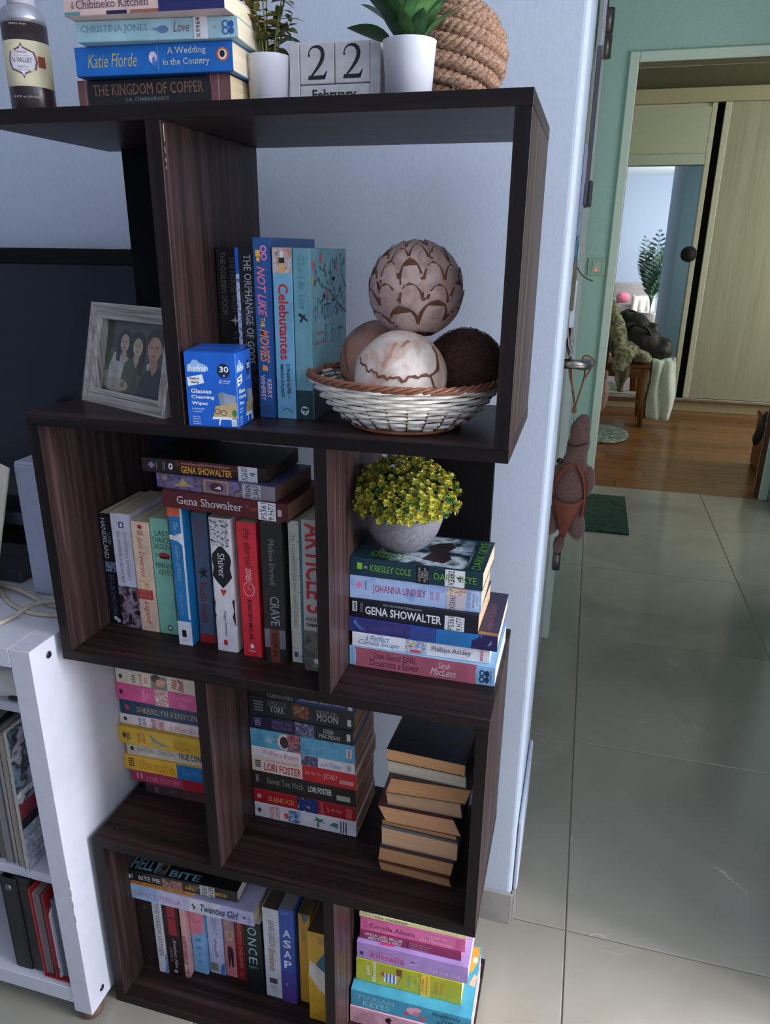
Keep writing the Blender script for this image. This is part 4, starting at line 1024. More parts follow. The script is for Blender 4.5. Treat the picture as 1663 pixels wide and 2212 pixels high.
# ---- row 4 left: thirteen standing books, three lying on them
z = ZT[5]
book('near-black book at the left end of the bottom row', 'S', 0.0175, 0.0600, z, 0.1600, 0.0300, 0.106, (38, 28, 28), [('E', 0.12, 0.5, 0.02, 0.12, (90, 60, 44)), ('R', 0.82, 0.9, 0.4, 0.5, (80, 60, 50))])
book('white book with tall grey lettering, second in the bottom row', 'S', 0.0490, 0.0575, z, 0.1640, 0.0180, 0.106, (206, 204, 212), [('T', 'THE HAREM WITHIN', 0.03, 0.76, 0.26, 0.74, (110, 106, 116), 's'), ('P', [(0.70, 1.0), (0.78, 0.8), (0.9, 0.82), (1.0, 0.7), (1.0, 1.0)], (90, 130, 190))])
book('black book with crimson top panel, third in the bottom row', 'S', 0.0690, 0.0570, z, 0.1640, 0.0288, 0.106, (34, 22, 26), [('R', 0.0, 0.42, 0.30, 0.85, (150, 30, 50)), ('R', 0.17, 0.19, 0.30, 0.85, (60, 20, 28)), ('T', 'Awaken Him', 0.46, 0.88, 0.50, 0.72, (190, 180, 186), 'si'), ('T', 'DARKLY', 0.60, 0.80, 0.22, 0.40, (150, 140, 146)), ('E', 0.93, 0.5, 0.025, 0.14, (170, 150, 156))])
book('blush pink book with a silky cover picture in the bottom row', 'S', 0.0990, 0.0600, z, 0.1610, 0.0088, 0.106, (206, 160, 158), [('A', 0.4, 1.0, 0, 1, [(206, 160, 158), (150, 90, 86), (216, 180, 176)], 60.0)])
book('book pink above and sky blue below in the bottom row', 'S', 0.1090, 0.0740, z, 0.1560, 0.0262, 0.106, (128, 178, 220), [('R', 0, 0.38, 0, 1, (222, 132, 150)), ('E', 0.38, 0.3, 0.06, 0.3, (222, 132, 150)), ('T', 'CLUB', 0.20, 0.25, 0.2, 0.8, (220, 90, 120), 'i', 1), ('T', 'NINE', 0.48, 0.53, 0.3, 0.7, (60, 100, 150), 'i', 1), ('T', 'uses', 0.60, 0.64, 0.3, 0.7, (60, 100, 150), 'i', 1), ('T', 'it', 0.70, 0.74, 0.4, 0.6, (60, 100, 150), 'i', 1), ('T', 'all', 0.80, 0.84, 0.3, 0.7, (60, 100, 150), 'i', 1)])
book('pale lilac book with blue lettering in the bottom row', 'S', 0.1365, 0.0805, z, 0.1540, 0.0285, 0.106, (190, 192, 220), [('T', 'MIDNIGHT', 0.06, 0.40, 0.34, 0.66, (110, 140, 190)), ('P', [(0.44, 0.4), (0.5, 0.6), (0.62, 0.5), (0.72, 0.66), (0.76, 0.5), (0.62, 0.36), (0.52, 0.46)], (150, 140, 156)), ('R', 0.84, 0.97, 0.06, 0.56, (150, 146, 130)), ('T', 'PENNY', 0.86, 0.89, 0.1, 0.5, (50, 46, 44), 'b', 1), ('T', 'JORDAN', 0.91, 0.945, 0.1, 0.52, (50, 46, 44), 'b', 1), ('P', [(0.8, 1), (0.86, 0.75), (1, 0.7), (1, 1)], (70, 120, 190))])
book('mauve book with yellow X and O in the bottom row', 'S', 0.1670, 0.0825, z, 0.1500, 0.0205, 0.106, (166, 130, 150), [('T', 'X', 0.10, 0.22, 0.24, 0.70, (224, 190, 50), 'bi', 1), ('E', 0.36, 0.5, 0.08, 0.34, (224, 180, 50)), ('E', 0.36, 0.5, 0.062, 0.24, (166, 130, 150)), ('R', 0.48, 1, 0, 1, (196, 120, 130)), ('P', [(0.52, 0.3), (0.54, 0.7), (0.62, 0.8), (0.84, 0.72), (0.86, 0.56), (0.70, 0.5), (0.86, 0.36), (0.84, 0.24), (0.62, 0.24)], (56, 34, 44))])
book('narrow dark red book in the bottom row', 'S', 0.1885, 0.0810, z, 0.1500, 0.0195, 0.106, (140, 32, 36), [('T', 'BENEATH THE SKIN', 0.10, 0.80, 0.3, 0.66, (196, 120, 110), 'b'), ('T', 'N', 0.88, 0.94, 0.3, 0.6, (196, 130, 120), 's')])
book('black book with thin pale wide-spaced title in the bottom row', 'S', 0.2140, 0.0650, z, 0.1600, 0.0315, 0.106, (20, 24, 26), [('T', 'O', 0.06, 0.17, 0.24, 0.76, (150, 196, 206), 'n'), ('T', 'N', 0.21, 0.31, 0.24, 0.72, (150, 196, 206), 'n'), ('T', 'C', 0.35, 0.44, 0.24, 0.72, (150, 196, 206), 'n'), ('T', 'E', 0.48, 0.57, 0.24, 0.72, (150, 196, 206), 'n'), ('T', 'again', 0.60, 0.64, 0.2, 0.75, (130, 160, 170), 'n', 1)])
book('white book with grey and tan title lettering in the bottom row', 'S', 0.2485, 0.0680, z, 0.1975, 0.0292, 0.128, (206, 204, 212), [('T', 'JANE GREEN', 0.12, 0.42, 0.24, 0.70, (120, 116, 124), 's'), ('T', 'Bookends', 0.44, 0.70, 0.28, 0.72, (150, 130, 110), 'bi'), ('R', 0.78, 0.84, 0.24, 0.74, (84, 72, 74)), ('T', 'LIFE', 0.86, 0.90, 0.3, 0.7, (80, 76, 84), 's', 1), ('R', 0.92, 0.925, 0.3, 0.7, (110, 106, 112))], pages=(92, 66, 56))
book('blue to violet book with white brushed capitals in the bottom row', 'S', 0.2790, 0.0655, z, 0.2080, 0.0260, 0.130, (44, 84, 172), [('R', 0.66, 1, 0, 1, (74, 66, 152)), ('R', 0.84, 1, 0, 1, (90, 60, 140)), ('T', 'OH', 0.03, 0.06, 0.2, 0.6, (150, 180, 220), 'n', 1), ('T', 'A', 0.21, 0.29, 0.24, 0.76, (230, 230, 240), 'b', 1), ('T', 'S', 0.32, 0.40, 0.24, 0.76, (230, 230, 240), 'b', 1), ('T', 'A', 0.43, 0.51, 0.24, 0.76, (230, 230, 240), 'b', 1), ('T', 'P', 0.54, 0.62, 0.24, 0.76, (230, 230, 240), 'b', 1), ('P', [(0.78, 0.4), (0.80, 0.3), (0.83, 0.42), (0.81, 0.38)], (220, 220, 236))], pages=(150, 142, 138))
book('amber yellow book with teal corner, second from the bottom-row divider', 'S', 0.3085, 0.0740, z, 0.1960, 0.0205, 0.110, (198, 146, 50), [('P', [(0.0, 0.2), (0.0, 0.95), (0.06, 0.8), (0.09, 0.5)], (70, 110, 110)), ('R', 0.16, 0.3, 0.3, 0.6, (170, 130, 60))], pages=(110, 84, 60))
book('yellow book with white and teal shapes beside the bottom-row divider', 'S', 0.3335, 0.0500, z, 0.1930, 0.0350, 0.124, (214, 164, 48), [('P', [(0.15, 1.0), (0.30, 0.5), (0.40, 0.3), (0.56, 0.4), (0.66, 0.8), (0.7, 1.0)], (40, 104, 120)), ('P', [(0.36, 0.4), (0.32, 0.1), (0.48, 0.02), (0.62, 0.5), (0.70, 1.0), (0.5, 1.0), (0.42, 0.8)], (222, 216, 206)), ('R', 0.04, 0.12, 0.5, 0.9, (190, 146, 70))], pages=(96, 70, 56))
z = 0.1800
book('large lilac book lying across the bottom-row books', 'L', 0.0085, 0.0530, z, 0.2310, 0.0300, 0.150, (186, 180, 216), [
    ('R', 0.0, 0.25, 0, 1, (150, 186, 220)), ('R', 0.25, 0.50, 0, 1, (188, 186, 214)), ('R', 0.5, 0.75, 0, 1, (206, 204, 214)), ('T', 'SOPHIE KINSELLA', 0.04, 0.44, 0.26, 0.62, (184, 128, 160)), ('P', [(0.52, 0.5), (0.535, 0.7), (0.54, 0.5), (0.555, 0.45), (0.545, 0.3), (0.53, 0.2), (0.535, 0.4)], (70, 70, 90)),
    ('T', 'Twenties Girl', 0.59, 0.885, 0.22, 0.76, (40, 66, 110), 'bi'), ('E', 0.93, 0.5, 0.012, 0.09, (60, 70, 130)), ('R', 0.955, 0.985, 0.15, 0.6, (150, 146, 196))], rz=0.6, name='hardback', pages=(216, 196, 172))
z += 0.0303
book('thin orange-edged book between the lilac and the black lying books', 'L', 0.0045, 0.0540, z, 0.1280, 0.0085, 0.11, (214, 150, 70), [('A', 0, 1, 0, 1, [(214, 150, 70), (170, 100, 40), (226, 170, 90)], 200.0), ('T', 'THE GUIDE TO GETTING IT ON TIME', 0.06, 0.9, 0.3, 0.8, (130, 70, 30), 'b')], rz=1.2)
z += 0.0087


def bite_cover(t, cov, O, U, V, L, Th, Wd):
    OO, UU, VV = Vector((0, 0, Th)), Vector((1, 0, 0)), Vector((0, 1, 0))
    tq = mat((110, 160, 176), 0.5)
    text(cov, 'title', 'SHELLY', OO, UU, VV, 0.006, 0.066, 0.004, 0.03, tq, 'b', 0.0004)
    text(cov, 'title', 'BITE', OO, UU, VV, 0.086, 0.140, 0.003, 0.016, tq, 'b', 0.0004)
    patch(cov, 'cover_picture', OO, UU, VV, 0.060, 0.080, 0.002, 0.04, art([(30, 30, 36), (130, 126, 130), (40, 40, 44)], 60.0, 4), 0.0003)


book('black book with white and gold capitals, topmost lying in the bottom row', 'L', -0.0065 + 0.009, 0.0520, z, 0.2090, 0.0225, 0.135, (24, 24, 28), [
    ('T', 'BITE ME', 0.155, 0.345, 0.26, 0.64, (214, 210, 214)), ('A', 0.36, 0.535, 0.0, 0.8, [(60, 40, 40), (170, 120, 110), (40, 30, 34)], 100.0), ('T', 'New York Times', 0.59, 0.69, 0.62, 0.8, (190, 180, 170), 'i'), ('T', 'SHELLY', 0.56, 0.67, 0.26, 0.58, (214, 160, 70), 'b'), ('T', 'NSTON', 0.81, 0.91, 0.26, 0.58, (214, 160, 70), 'b'), ('B', 0.685, 0.81, 0.04, 0.96, 'PS361', '6.L38', (190, 186, 190)), ('E', 0.045, 0.4, 0.018, 0.2, (200, 200, 206)), ('E', 0.07, 0.4, 0.016, 0.2, (200, 200, 206)), ('R', 0.095, 0.10, 0.25, 0.7, (200, 200, 206))], rz=2.0, extra=bite_cover, pages=(232, 222, 206))

# ---- row 4 right: seven lying books
book('pale pink book with faint capitals, bottom of the bottom-row right stack', 'L', 0.4000, 0.0630, ZT[5], 0.1975, 0.0370, 0.130, (216, 160, 178), [('T', 'CAROLE', 0.06, 0.22, 0.5, 0.82, (176, 130, 150)), ('T', 'MATTHEWS', 0.03, 0.24, 0.12, 0.44, (176, 130, 150)), ('P', [(0.30, 0.7), (0.33, 0.85), (0.36, 0.72), (0.34, 0.6), (0.36, 0.45), (0.31, 0.5)], (40, 24, 30)), ('T', 'Wrapped Up', 0.42, 0.7, 0.3, 0.7, (206, 70, 110), 'i')], rz=0.4)


def keyes_cover(t, cov, O, U, V, L, Th, Wd):
    OO, UU, VV = Vector((0, 0, Th)), Vector((1, 0, 0)), Vector((0, 1, 0))
    polypatch(cov, 'cover_picture', OO, UU, VV, [(0.172, 0.075), (0.170, 0.10), (0.178, 0.126), (0.194, 0.128), (0.194, 0.10), (0.186, 0.078)], mat((206, 140, 56), 0.45), 0.0003)
    polypatch(cov, 'cover_picture', OO, UU, VV, ell(0.189, 0.102, 0.004, 0.006), mat((222, 222, 226), 0.45), 0.0004)
    polypatch(cov, 'cover_picture', OO, UU, VV, [(0.184, 0.055), (0.19, 0.075), (0.196, 0.074), (0.194, 0.053)], mat((206, 170, 150), 0.45), 0.0004)


book('teal blue book with white capitals and pink blossoms in the bottom-row right stack', 'L', 0.4010, 0.0640, 0.0525, 0.1965, 0.0358, 0.130, (70, 150, 178), [
    ('T', 'MARIAN', 0.06, 0.37, 0.54, 0.80, (140, 196, 210)), ('T', 'KEYES', 0.10, 0.33, 0.16, 0.46, (160, 206, 216)), ('E', 0.52, 0.56, 0.05, 0.22, (214, 170, 190)), ('E', 0.56, 0.70, 0.035, 0.14, (222, 150, 170)), ('E', 0.55, 0.42, 0.03, 0.16, (206, 120, 150)), ('E', 0.47, 0.34, 0.02, 0.12, (200, 80, 110)), ('P', [(0.58, 0.3), (0.62, 0.4), (0.64, 0.2), (0.6, 0.1)], (206, 90, 110)),
    ('T', 'Anybody', 0.68, 0.92, 0.58, 0.84, (30, 60, 84), 's'), ('T', 'Out', 0.77, 0.86, 0.34, 0.56, (30, 60, 84), 's'), ('T', 'There?', 0.72, 0.90, 0.08, 0.32, (30, 60, 84), 's')], rz=0.8, extra=keyes_cover, pages=(228, 190, 176))
book('lime green book with a deckchair drawing in the bottom-row right stack', 'L', 0.4045, 0.0820, 0.0885, 0.1730, 0.0480, 0.108, (176, 178, 44), [
    ('T', 'Jill', 0.10, 0.14, 0.3, 0.75, (222, 224, 206), 'b', 1), ('T', 'Mansell', 0.155, 0.195, 0.1, 0.98, (222, 224, 206), 'b', 1), ('R', 0.27, 0.39, 0.22, 0.62, (226, 226, 236)), ('R', 0.29, 0.305, 0.22, 0.62, (60, 90, 160)), ('R', 0.325, 0.34, 0.22, 0.62, (60, 90, 160)), ('R', 0.36, 0.375, 0.22, 0.62, (60, 90, 160)), ('P', [(0.24, 0.5), (0.27, 0.7), (0.28, 0.4)], (196, 70, 50)), ('R', 0.39, 0.44, 0.62, 0.92, (120, 60, 40)), ('P', [(0.395, 0.2), (0.40, 0.2), (0.445, 0.66), (0.44, 0.66)], (120, 80, 50)),
    ('T', 'Sunny', 0.49, 0.53, 0.2, 0.8, (90, 150, 140), 'i', 1), ('T', 'Day', 0.56, 0.59, 0.4, 0.7, (90, 150, 140), 'i', 1), ('R', 0.62, 0.71, 0.0, 1.0, (232, 196, 60)), ('T', 'THE NUMBER', 0.635, 0.65, 0.2, 0.8, (190, 110, 40), 'b', 1), ('T', 'ONE BESTSELLER', 0.67, 0.685, 0.1, 0.9, (190, 110, 40), 'b', 1), ('T', 'Perfect', 0.74, 0.78, 0.2, 0.8, (206, 120, 40), 'i', 1), ('T', 'Timing', 0.80, 0.84, 0.25, 0.8, (206, 120, 40), 'i', 1)], rz=0.7, pages=(226, 206, 170))


def owe_cover(t, cov, O, U, V, L, Th, Wd):
    OO, UU, VV = Vector((0, 0, Th)), Vector((1, 0, 0)), Vector((0, 1, 0))
    polypatch(cov, 'cover_picture', OO, UU, VV, [(0.038, 0.003), (0.038, 0.010), (0.048, 0.011), (0.049, 0.016), (0.057, 0.016), (0.06, 0.008), (0.06, 0.004)], mat((214, 60, 120), 0.45), 0.0003)


book('lavender book with pink lowercase name in the bottom-row right stack', 'L', 0.4055, 0.0830, 0.1368, 0.1800, 0.0352, 0.118, (170, 138, 198), [
    ('T', 'sophie', 0.20, 0.33, 0.58, 0.70, (206, 70, 130), 'n'), ('T', 'kinsella', 0.13, 0.44, 0.20, 0.62, (206, 60, 120), 'n'), ('R', 0.03, 0.06, 0.24, 0.44, (60, 50, 80)), ('P', [(0.48, 0.45), (0.51, 0.55), (0.55, 0.5), (0.51, 0.46)], (90, 40, 80)), ('T', 'I Owe You One', 0.62, 0.93, 0.2, 0.44, (216, 186, 226), 's')], rz=0.6, extra=owe_cover, pages=(238, 232, 228))
book('thin magenta book with white capitals in the bottom-row right stack', 'L', 0.4085, 0.0900, 0.1722, 0.1640, 0.0172, 0.108, (140, 40, 86), [('T', 'LINDA LAEL MILLER', 0.05, 0.43, 0.52, 0.88, (222, 200, 212), 'b'), ('T', 'BESTSELLERS', 0.08, 0.42, 0.1, 0.44, (222, 200, 212), 'bi'), ('R', 0.47, 0.49, 0.1, 0.9, (110, 30, 66)), ('T', 'Mary Marsella', 0.50, 0.72, 0.66, 0.84, (206, 170, 190)), ('T', 'Holly Barrett', 0.50, 0.68, 0.38, 0.56, (206, 170, 190)), ('T', 'Marisa Naves', 0.50, 0.68, 0.1, 0.28, (206, 170, 190))], rz=0.8)
book('pink book with black serif name near the top of the bottom-row right stack', 'L', 0.4090, 0.0910, 0.1896, 0.1690, 0.0272, 0.112, (222, 106, 160), [('T', 'Cecelia Ahern', 0.09, 0.53, 0.30, 0.64, (84, 50, 80), 's'), ('R', 0.03, 0.07, 0.2, 0.8, (200, 90, 140)), ('T', 'Thanks for', 0.62, 0.84, 0.54, 0.80, (240, 180, 206), 'i'), ('T', 'the Memories', 0.57, 0.88, 0.14, 0.46, (240, 180, 206), 'i'), ('R', 0.92, 0.98, 0.1, 0.9, (206, 90, 144))], rz=1.0)
book('slim cream book on top of the bottom-row right stack', 'L', 0.4075, 0.0905, 0.2170, 0.1720, 0.0100, 0.112, (222, 212, 160), [('T', 'The Optimist', 0.14, 0.46, 0.2, 0.8, (90, 84, 70), 's'), ('R', 0.0, 0.3, -0.02, 0.06, (190, 90, 60))], rz=1.2)

# ------------------------------------------------------------------ things on the bookcase top
z0 = ZT[1]
bt = thing('lotion_bottle', 'brown bottle with silver shoulder and cream label on the bookcase top', 'bottle', (0.0350, 0.050, z0), 24)
BR = mat((46, 30, 34), 0.3, 0.06, 60); LB = mat((226, 214, 178), 0.5, 0.04, 60); SIL = mat((176, 176, 186), 0.3, 0.05, 80, metal=0.7)
R_ = 0.0236
lathe('body', [(R_ * .9, 0.0), (R_, 0.004), (R_, 0.088)], BR, bt, 40)
lathe('label_band', [(R_ + .0002, 0.0265), (R_ + .0004, 0.0267), (R_ + .0004, 0.0706), (R_ + .0002, 0.0708)], LB, bt, 40)
lathe('shoulder', [(R_, 0.088), (R_ * .985, 0.094), (R_ * .93, 0.0995), (R_ * .80, 0.104), (R_ * .56, 0.107)], SIL, bt, 40)
lathe('cap', [(R_ * .60, 0.107), (R_ * .60, 0.138), (R_ * .5, 0.141)], mat((206, 206, 214), 0.35, 0.03, 60), bt, 32)


def cyl_patch(parent, name, pts, rad, m, cx=0.0, cy=0.0, a0=-pi / 2):
    """2D outline (arc length, z) wrapped on a cylinder, facing -y at u=0"""
    return mobj(name, [(cx + rad * cos(a0 + u / rad), cy + rad * sin(a0 + u / rad), v) for u, v in pts], [tuple(range(len(pts)))], m, parent)


frm = mat((120, 78, 92), 0.5); wl_ = mat((222, 218, 224), 0.5)
_lab = [(0.0, 0.0625), (0.0015, 0.0595), (0.005, 0.058), (0.0105, 0.056), (0.0125, 0.0495), (0.0105, 0.043), (0.005, 0.041), (0.0015, 0.0395), (0.0, 0.0365)]
_lab = [(u * 1.28, 0.0510 + (v - 0.0495) * 1.34) for u, v in _lab]
_out = _lab + [(-u, v) for u, v in _lab[::-1][1:-1]]
vv_, ff_ = [], []
def wrap_fan(parent, name, pts, rad, m, uc=0.0, vc=0.0510):
    n = len(pts); K = 4; V = []; F = []
    for s in range(K + 1):
        for (u, v) in pts:
            uu, vv = uc + (u - uc) * s / K, vc + (v - vc) * s / K
            V.append((rad * cos(-pi / 2 + uu / rad), rad * sin(-pi / 2 + uu / rad), vv))
    for s in range(K):
        for i in range(n):
            j = (i + 1) % n
            F.append((s * n + i, s * n + j, (s + 1) * n + j, (s + 1) * n + i)[::-1])
    return mobj(name, V, F, m, parent)
wrap_fan(bt, 'label_border', _out, R_ + .0006, frm)
wrap_fan(bt, 'label_medallion', [(u * .86, 0.0510 + (v - 0.0510) * .86) for u, v in _out], R_ + .0008, wl_)
for u0, u1, v0, v1 in ((0.0158, 0.0245, 0.0455, 0.0565),):
    n = 5
    V = [(( R_ + .0006) * cos(-pi / 2 + u / R_), (R_ + .0006) * sin(-pi / 2 + u / R_), v) for k in range(n + 1) for u in [u0 + (u1 - u0) * k / n] for v in (v0, v1)]
    mobj('label_tab', V, [(2 * k, 2 * k + 2, 2 * k + 3, 2 * k + 1) for k in range(n)], mat((150, 72, 50), 0.5), bt)
for s, w, zc, h, cc, st in (('N VALLEY', 0.0215, 0.0490, 0.0045, (96, 60, 80), 's'), ('Hibiscus', 0.011, 0.0580, 0.0022, (150, 100, 116), 's'), ('the goodness of nature', 0.016, 0.0548, 0.0014, (90, 60, 96), 'n'), ('Vanilla Chai', 0.011, 0.0440, 0.0020, (90, 60, 76), 'n'), ('body lotion', 0.012, 0.0412, 0.0017, (90, 60, 76), 'n')):
    text(bt, 'label_print', s, (0, -R_ - .0009, zc), (1, 0, 0), (0, 0, 1), -w / 2, w / 2, 0, h, mat(cc, 0.5), st)
text(bt, 'label_print', '2.0 fl oz (59 mL)', (0, -R_ - .0006, 0.0145), (1, 0, 0), (0, 0, 1), -0.013, 0.013, 0, 0.0026, mat((200, 196, 190), 0.5), 'n')
text(bt, 'label_print', 'GREAT WEEK', (0, -R_ - .0006, 0.0845), (1, 0, 0), (0, 0, 1), -0.009, 0.009, 0, 0.0015, mat((190, 180, 186), 0.5), 'n')

WH = mat((224, 224, 232), 0.35, 0.02, 40)
SOIL = mat((60, 52, 34), 0.9, 0.3, 300, bmp=0.6)


def leaf_mesh(name, L, Wd, m, bend=0.2, fold=0.25, n=6):
    """pointed leaf along +x, slightly folded and drooping"""
    V, F = [], []
    for i in range(n + 1):
        s = i / n
        w = Wd * (sin(pi * s ** 0.8) ** 0.8) * 0.5 if 0 < s < 1 else Wd * 0.03
        zc = -bend * L * s * s
        V += [(L * s, -w, zc + fold * w), (L * s, 0, zc), (L * s, w, zc + fold * w)]
    for i in range(n):
        a = 3 * i
        F += [(a, a + 3, a + 4, a + 1), (a + 1, a + 4, a + 5, a + 2)]
    me = bpy.data.meshes.new(name)
    me.from_pydata(V, [], F)
    me.materials.append(m)
    me.polygons.foreach_set('use_smooth', [True] * len(me.polygons))
    return me


def put(name, me, parent, loc, d, roll=0.0, s=1.0):
    d = Vector(d).normalized()
    q = d.to_track_quat('X', 'Z')
    o = bpy.data.objects.new(name, me)
    o.matrix_local = Matrix.Translation(loc) @ q.to_matrix().to_4x4() @ Matrix.Rotation(roll, 4, 'X') @ Matrix.Scale(s, 4)
    return link(o, parent)


LG = [mat(c, 0.4, 0.18, 90) for c in ((92, 100, 40), (112, 108, 52), (70, 86, 40), (120, 98, 56))]
LB_ = [mat(c, 0.4, 0.2, 60) for c in ((54, 92, 52), (78, 116, 64), (40, 76, 50))]
STEM = mat((104, 104, 56), 0.6, 0.1, 80)

p1 = thing('potted_plant', 'small-leaved olive plant in a white pot left of the calendar blocks', 'plant', (0.3055, 0.092, z0))
lathe('pot', [(0.0205, 0.0), (0.0238, 0.0545), (0.0243, 0.0552), (0.0226, 0.0552), (0.0222, 0.052), (0.02, 0.046)], WH, p1, 40)
lathe('soil', [(0.0222, 0.046), (0.0223, 0.0495), (0.012, 0.0515), (0.001, 0.0515)], SOIL, p1, 24)
lm = [leaf_mesh('leaf', 0.019, 0.0085, m, 0.25) for m in LG]
rnd = random.Random(11)
for k in range(11):
    a = 2 * pi * k / 11 + rnd.uniform(-.3, .3)
    ln = rnd.uniform(0.05, 0.095) if k % 3 else rnd.uniform(0.10, 0.125)
    out = rnd.uniform(0.018, 0.036)
    base = Vector((0.008 * cos(a), 0.008 * sin(a), 0.050))
    pts = [base + Vector((out * cos(a) * s ** 1.5, out * sin(a) * s ** 1.5, ln * s - 0.008 * s * s)) for s in [i / 8 for i in range(9)]]
    tube('stem', pts, [0.0011 - 0.0006 * i / 8 for i in range(9)], STEM, p1, 5)
    for i in range(2, 9):
        for sd in (0, pi):
            if i == 8 and sd: continue
            b = a + pi / 2 + sd + i * 1.1 + rnd.uniform(-.4, .4)
            d = Vector((cos(b), sin(b), rnd.uniform(-.15, .75)))
            put('leaf', rnd.choice(lm), p1, pts[i], d, rnd.uniform(-.5, .5), rnd.uniform(.75, 1.2) * (1.0 if i < 7 else .7))

p2 = thing('potted_plant', 'broad-leaved green plant in a white pot between calendar and rope ball', 'plant', (0.4645, 0.082, z0))
lathe('pot', [(0.0226, 0.0), (0.0272, 0.0585), (0.0277, 0.0595), (0.0258, 0.0595), (0.0254, 0.056), (0.0235, 0.05)], WH, p2, 40)
lathe('soil', [(0.0248, 0.050), (0.0249, 0.0535), (0.012, 0.0555), (0.001, 0.0555)], SOIL, p2, 24)
lm2 = [leaf_mesh('leaf', 0.050, 0.0245, m, 0.12, 0.30, 8) for m in LB_]
spec = [(-1.0, -0.2, 0.42, 0.004, 0.95), (-0.85, 0.2, 0.75, 0.016, 1.0), (-0.70, -0.4, 1.0, 0.010, 1.05), (-0.45, -0.5, 1.3, 0.006, 1.1), (-0.2, -0.6, 1.7, 0.004, 1.1), (0.1, -0.6, 1.6, 0.010, 1.1), (0.35, -0.5, 1.4, 0.004, 1.1), (0.62, -0.4, 1.1, 0.008, 1.05), (0.8, -0.1, 0.9, 0.014, 1.0), (0.95, -0.3, 0.75, 0.006, 0.9),
        (-0.55, 0.1, 1.5, 0.030, 1.0), (-0.25, 0.3, 1.8, 0.034, 1.0), (0.2, 0.2, 1.9, 0.034, 1.0), (0.5, 0.2, 1.5, 0.030, 1.0), (-0.9, -0.1, 1.2, 0.036, 0.95), (0.85, 0.1, 1.2, 0.034, 0.9), (0.0, -0.7, 0.9, 0.002, 0.7), (-0.4, -0.7, 0.8, 0.002, 0.7), (0.45, -0.7, 0.8, 0.003, 0.7), (-0.1, -0.1, 2.5, 0.046, 0.9), (0.4, -0.2, 2.2, 0.044, 0.9)]
for i, (dx, dy, dz, up, s) in enumerate(spec):
    b = Vector((dx * 0.010, dy * 0.010, 0.054))
    e = b + Vector((dx * 0.007, dy * 0.007, up))
    tube('stem', [b, (b + e) / 2 + Vector((0, 0, .001)), e], 0.0012, STEM, p2, 5)
    put('leaf', lm2[i % 3], p2, e, (dx, dy, dz), rnd.uniform(-.4, .4) + (pi if False else 0), s)

# calendar: wooden stand, two number cubes, month bar
CW_ = mat((206, 202, 204), 0.6, 0.06, 60, bmp=0.1)
INK = mat((28, 26, 34), 0.6, 0.05)
cy = 0.090
cs = thing('calendar_stand', 'whitewashed wooden calendar stand holding number cubes between the pots', 'calendar', (0.381, cy, z0))
for nm, a in (('side_post', (-0.0505, -0.0395, 0, 0.040, 0.0, 0.0660)), ('side_post', (0.0395, 0.0510, 0, 0.040, 0.0, 0.0660)), ('base', (-0.0394, 0.0394, 0, 0.040, 0.0, 0.0045)), ('back_board', (-0.0394, 0.0394, 0.0365, 0.040, 0.0046, 0.060))):
    box(nm, *a, CW_, cs, 0.0008)
two = [(0.10, 0.70), (0.115, 0.80), (0.17, 0.90), (0.28, 0.965), (0.42, 0.985), (0.57, 0.955), (0.68, 0.87), (0.715, 0.75), (0.69, 0.62), (0.61, 0.49), (0.49, 0.36), (0.34, 0.22), (0.20, 0.10), (0.10, 0.025)]
tw = [0.03, 0.05, 0.055, 0.06, 0.075, 0.12, 0.16, 0.17, 0.165, 0.14, 0.11, 0.085, 0.06, 0.04]
for nm, x, lab in (('number_block', -0.0390, 'left calendar cube with a black numeral 2'), ('number_block', 0.0005, 'right calendar cube with a black numeral 2')):
    nb = thing(nm, lab, 'calendar block', (0.381 + x, cy + 0.001, z0 + 0.0275))
    cb = box('cube', 0, 0.0385, 0, 0.0340, 0, 0.0385, CW_, nb, 0.0009)
    V, F = ribbon2d(two, tw)
    n0 = len(V); V += [(0.06, 0.0), (0.80, 0.0), (0.80, 0.125), (0.10, 0.125)]; F.append((n0, n0 + 1, n0 + 2, n0 + 3))
    n0 = len(V); V += [(0.80, 0.0), (0.90, 0.26), (0.865, 0.26), (0.74, 0.125)]; F.append((n0, n0 + 1, n0 + 2, n0 + 3))
    c_ = ell(0.115, 0.73, 0.045, 0.05, 14); n0 = len(V); V += c_; F.append(tuple(range(n0, n0 + 14)))
    mobj('numeral', [(0.0075 + a * 0.0262, -0.0002 - 0.00003 * (i > 27), 0.0042 + b_ * 0.0312) for i, (a, b_) in enumerate(V)], F, INK, cb)
mb = thing('month_block', 'long whitewashed calendar block printed with the month name', 'calendar block', (0.342, cy + 0.001, z0 + 0.005))
cb = box('bar', 0, 0.078, 0, 0.034, 0, 0.0215, CW_, mb, 0.0008)
text(cb, 'month_print', 'February', (0, 0, 0), (1, 0, 0), (0, 0, 1), 0.013, 0.0640, 0.0045, 0.0172, INK, 'bs')

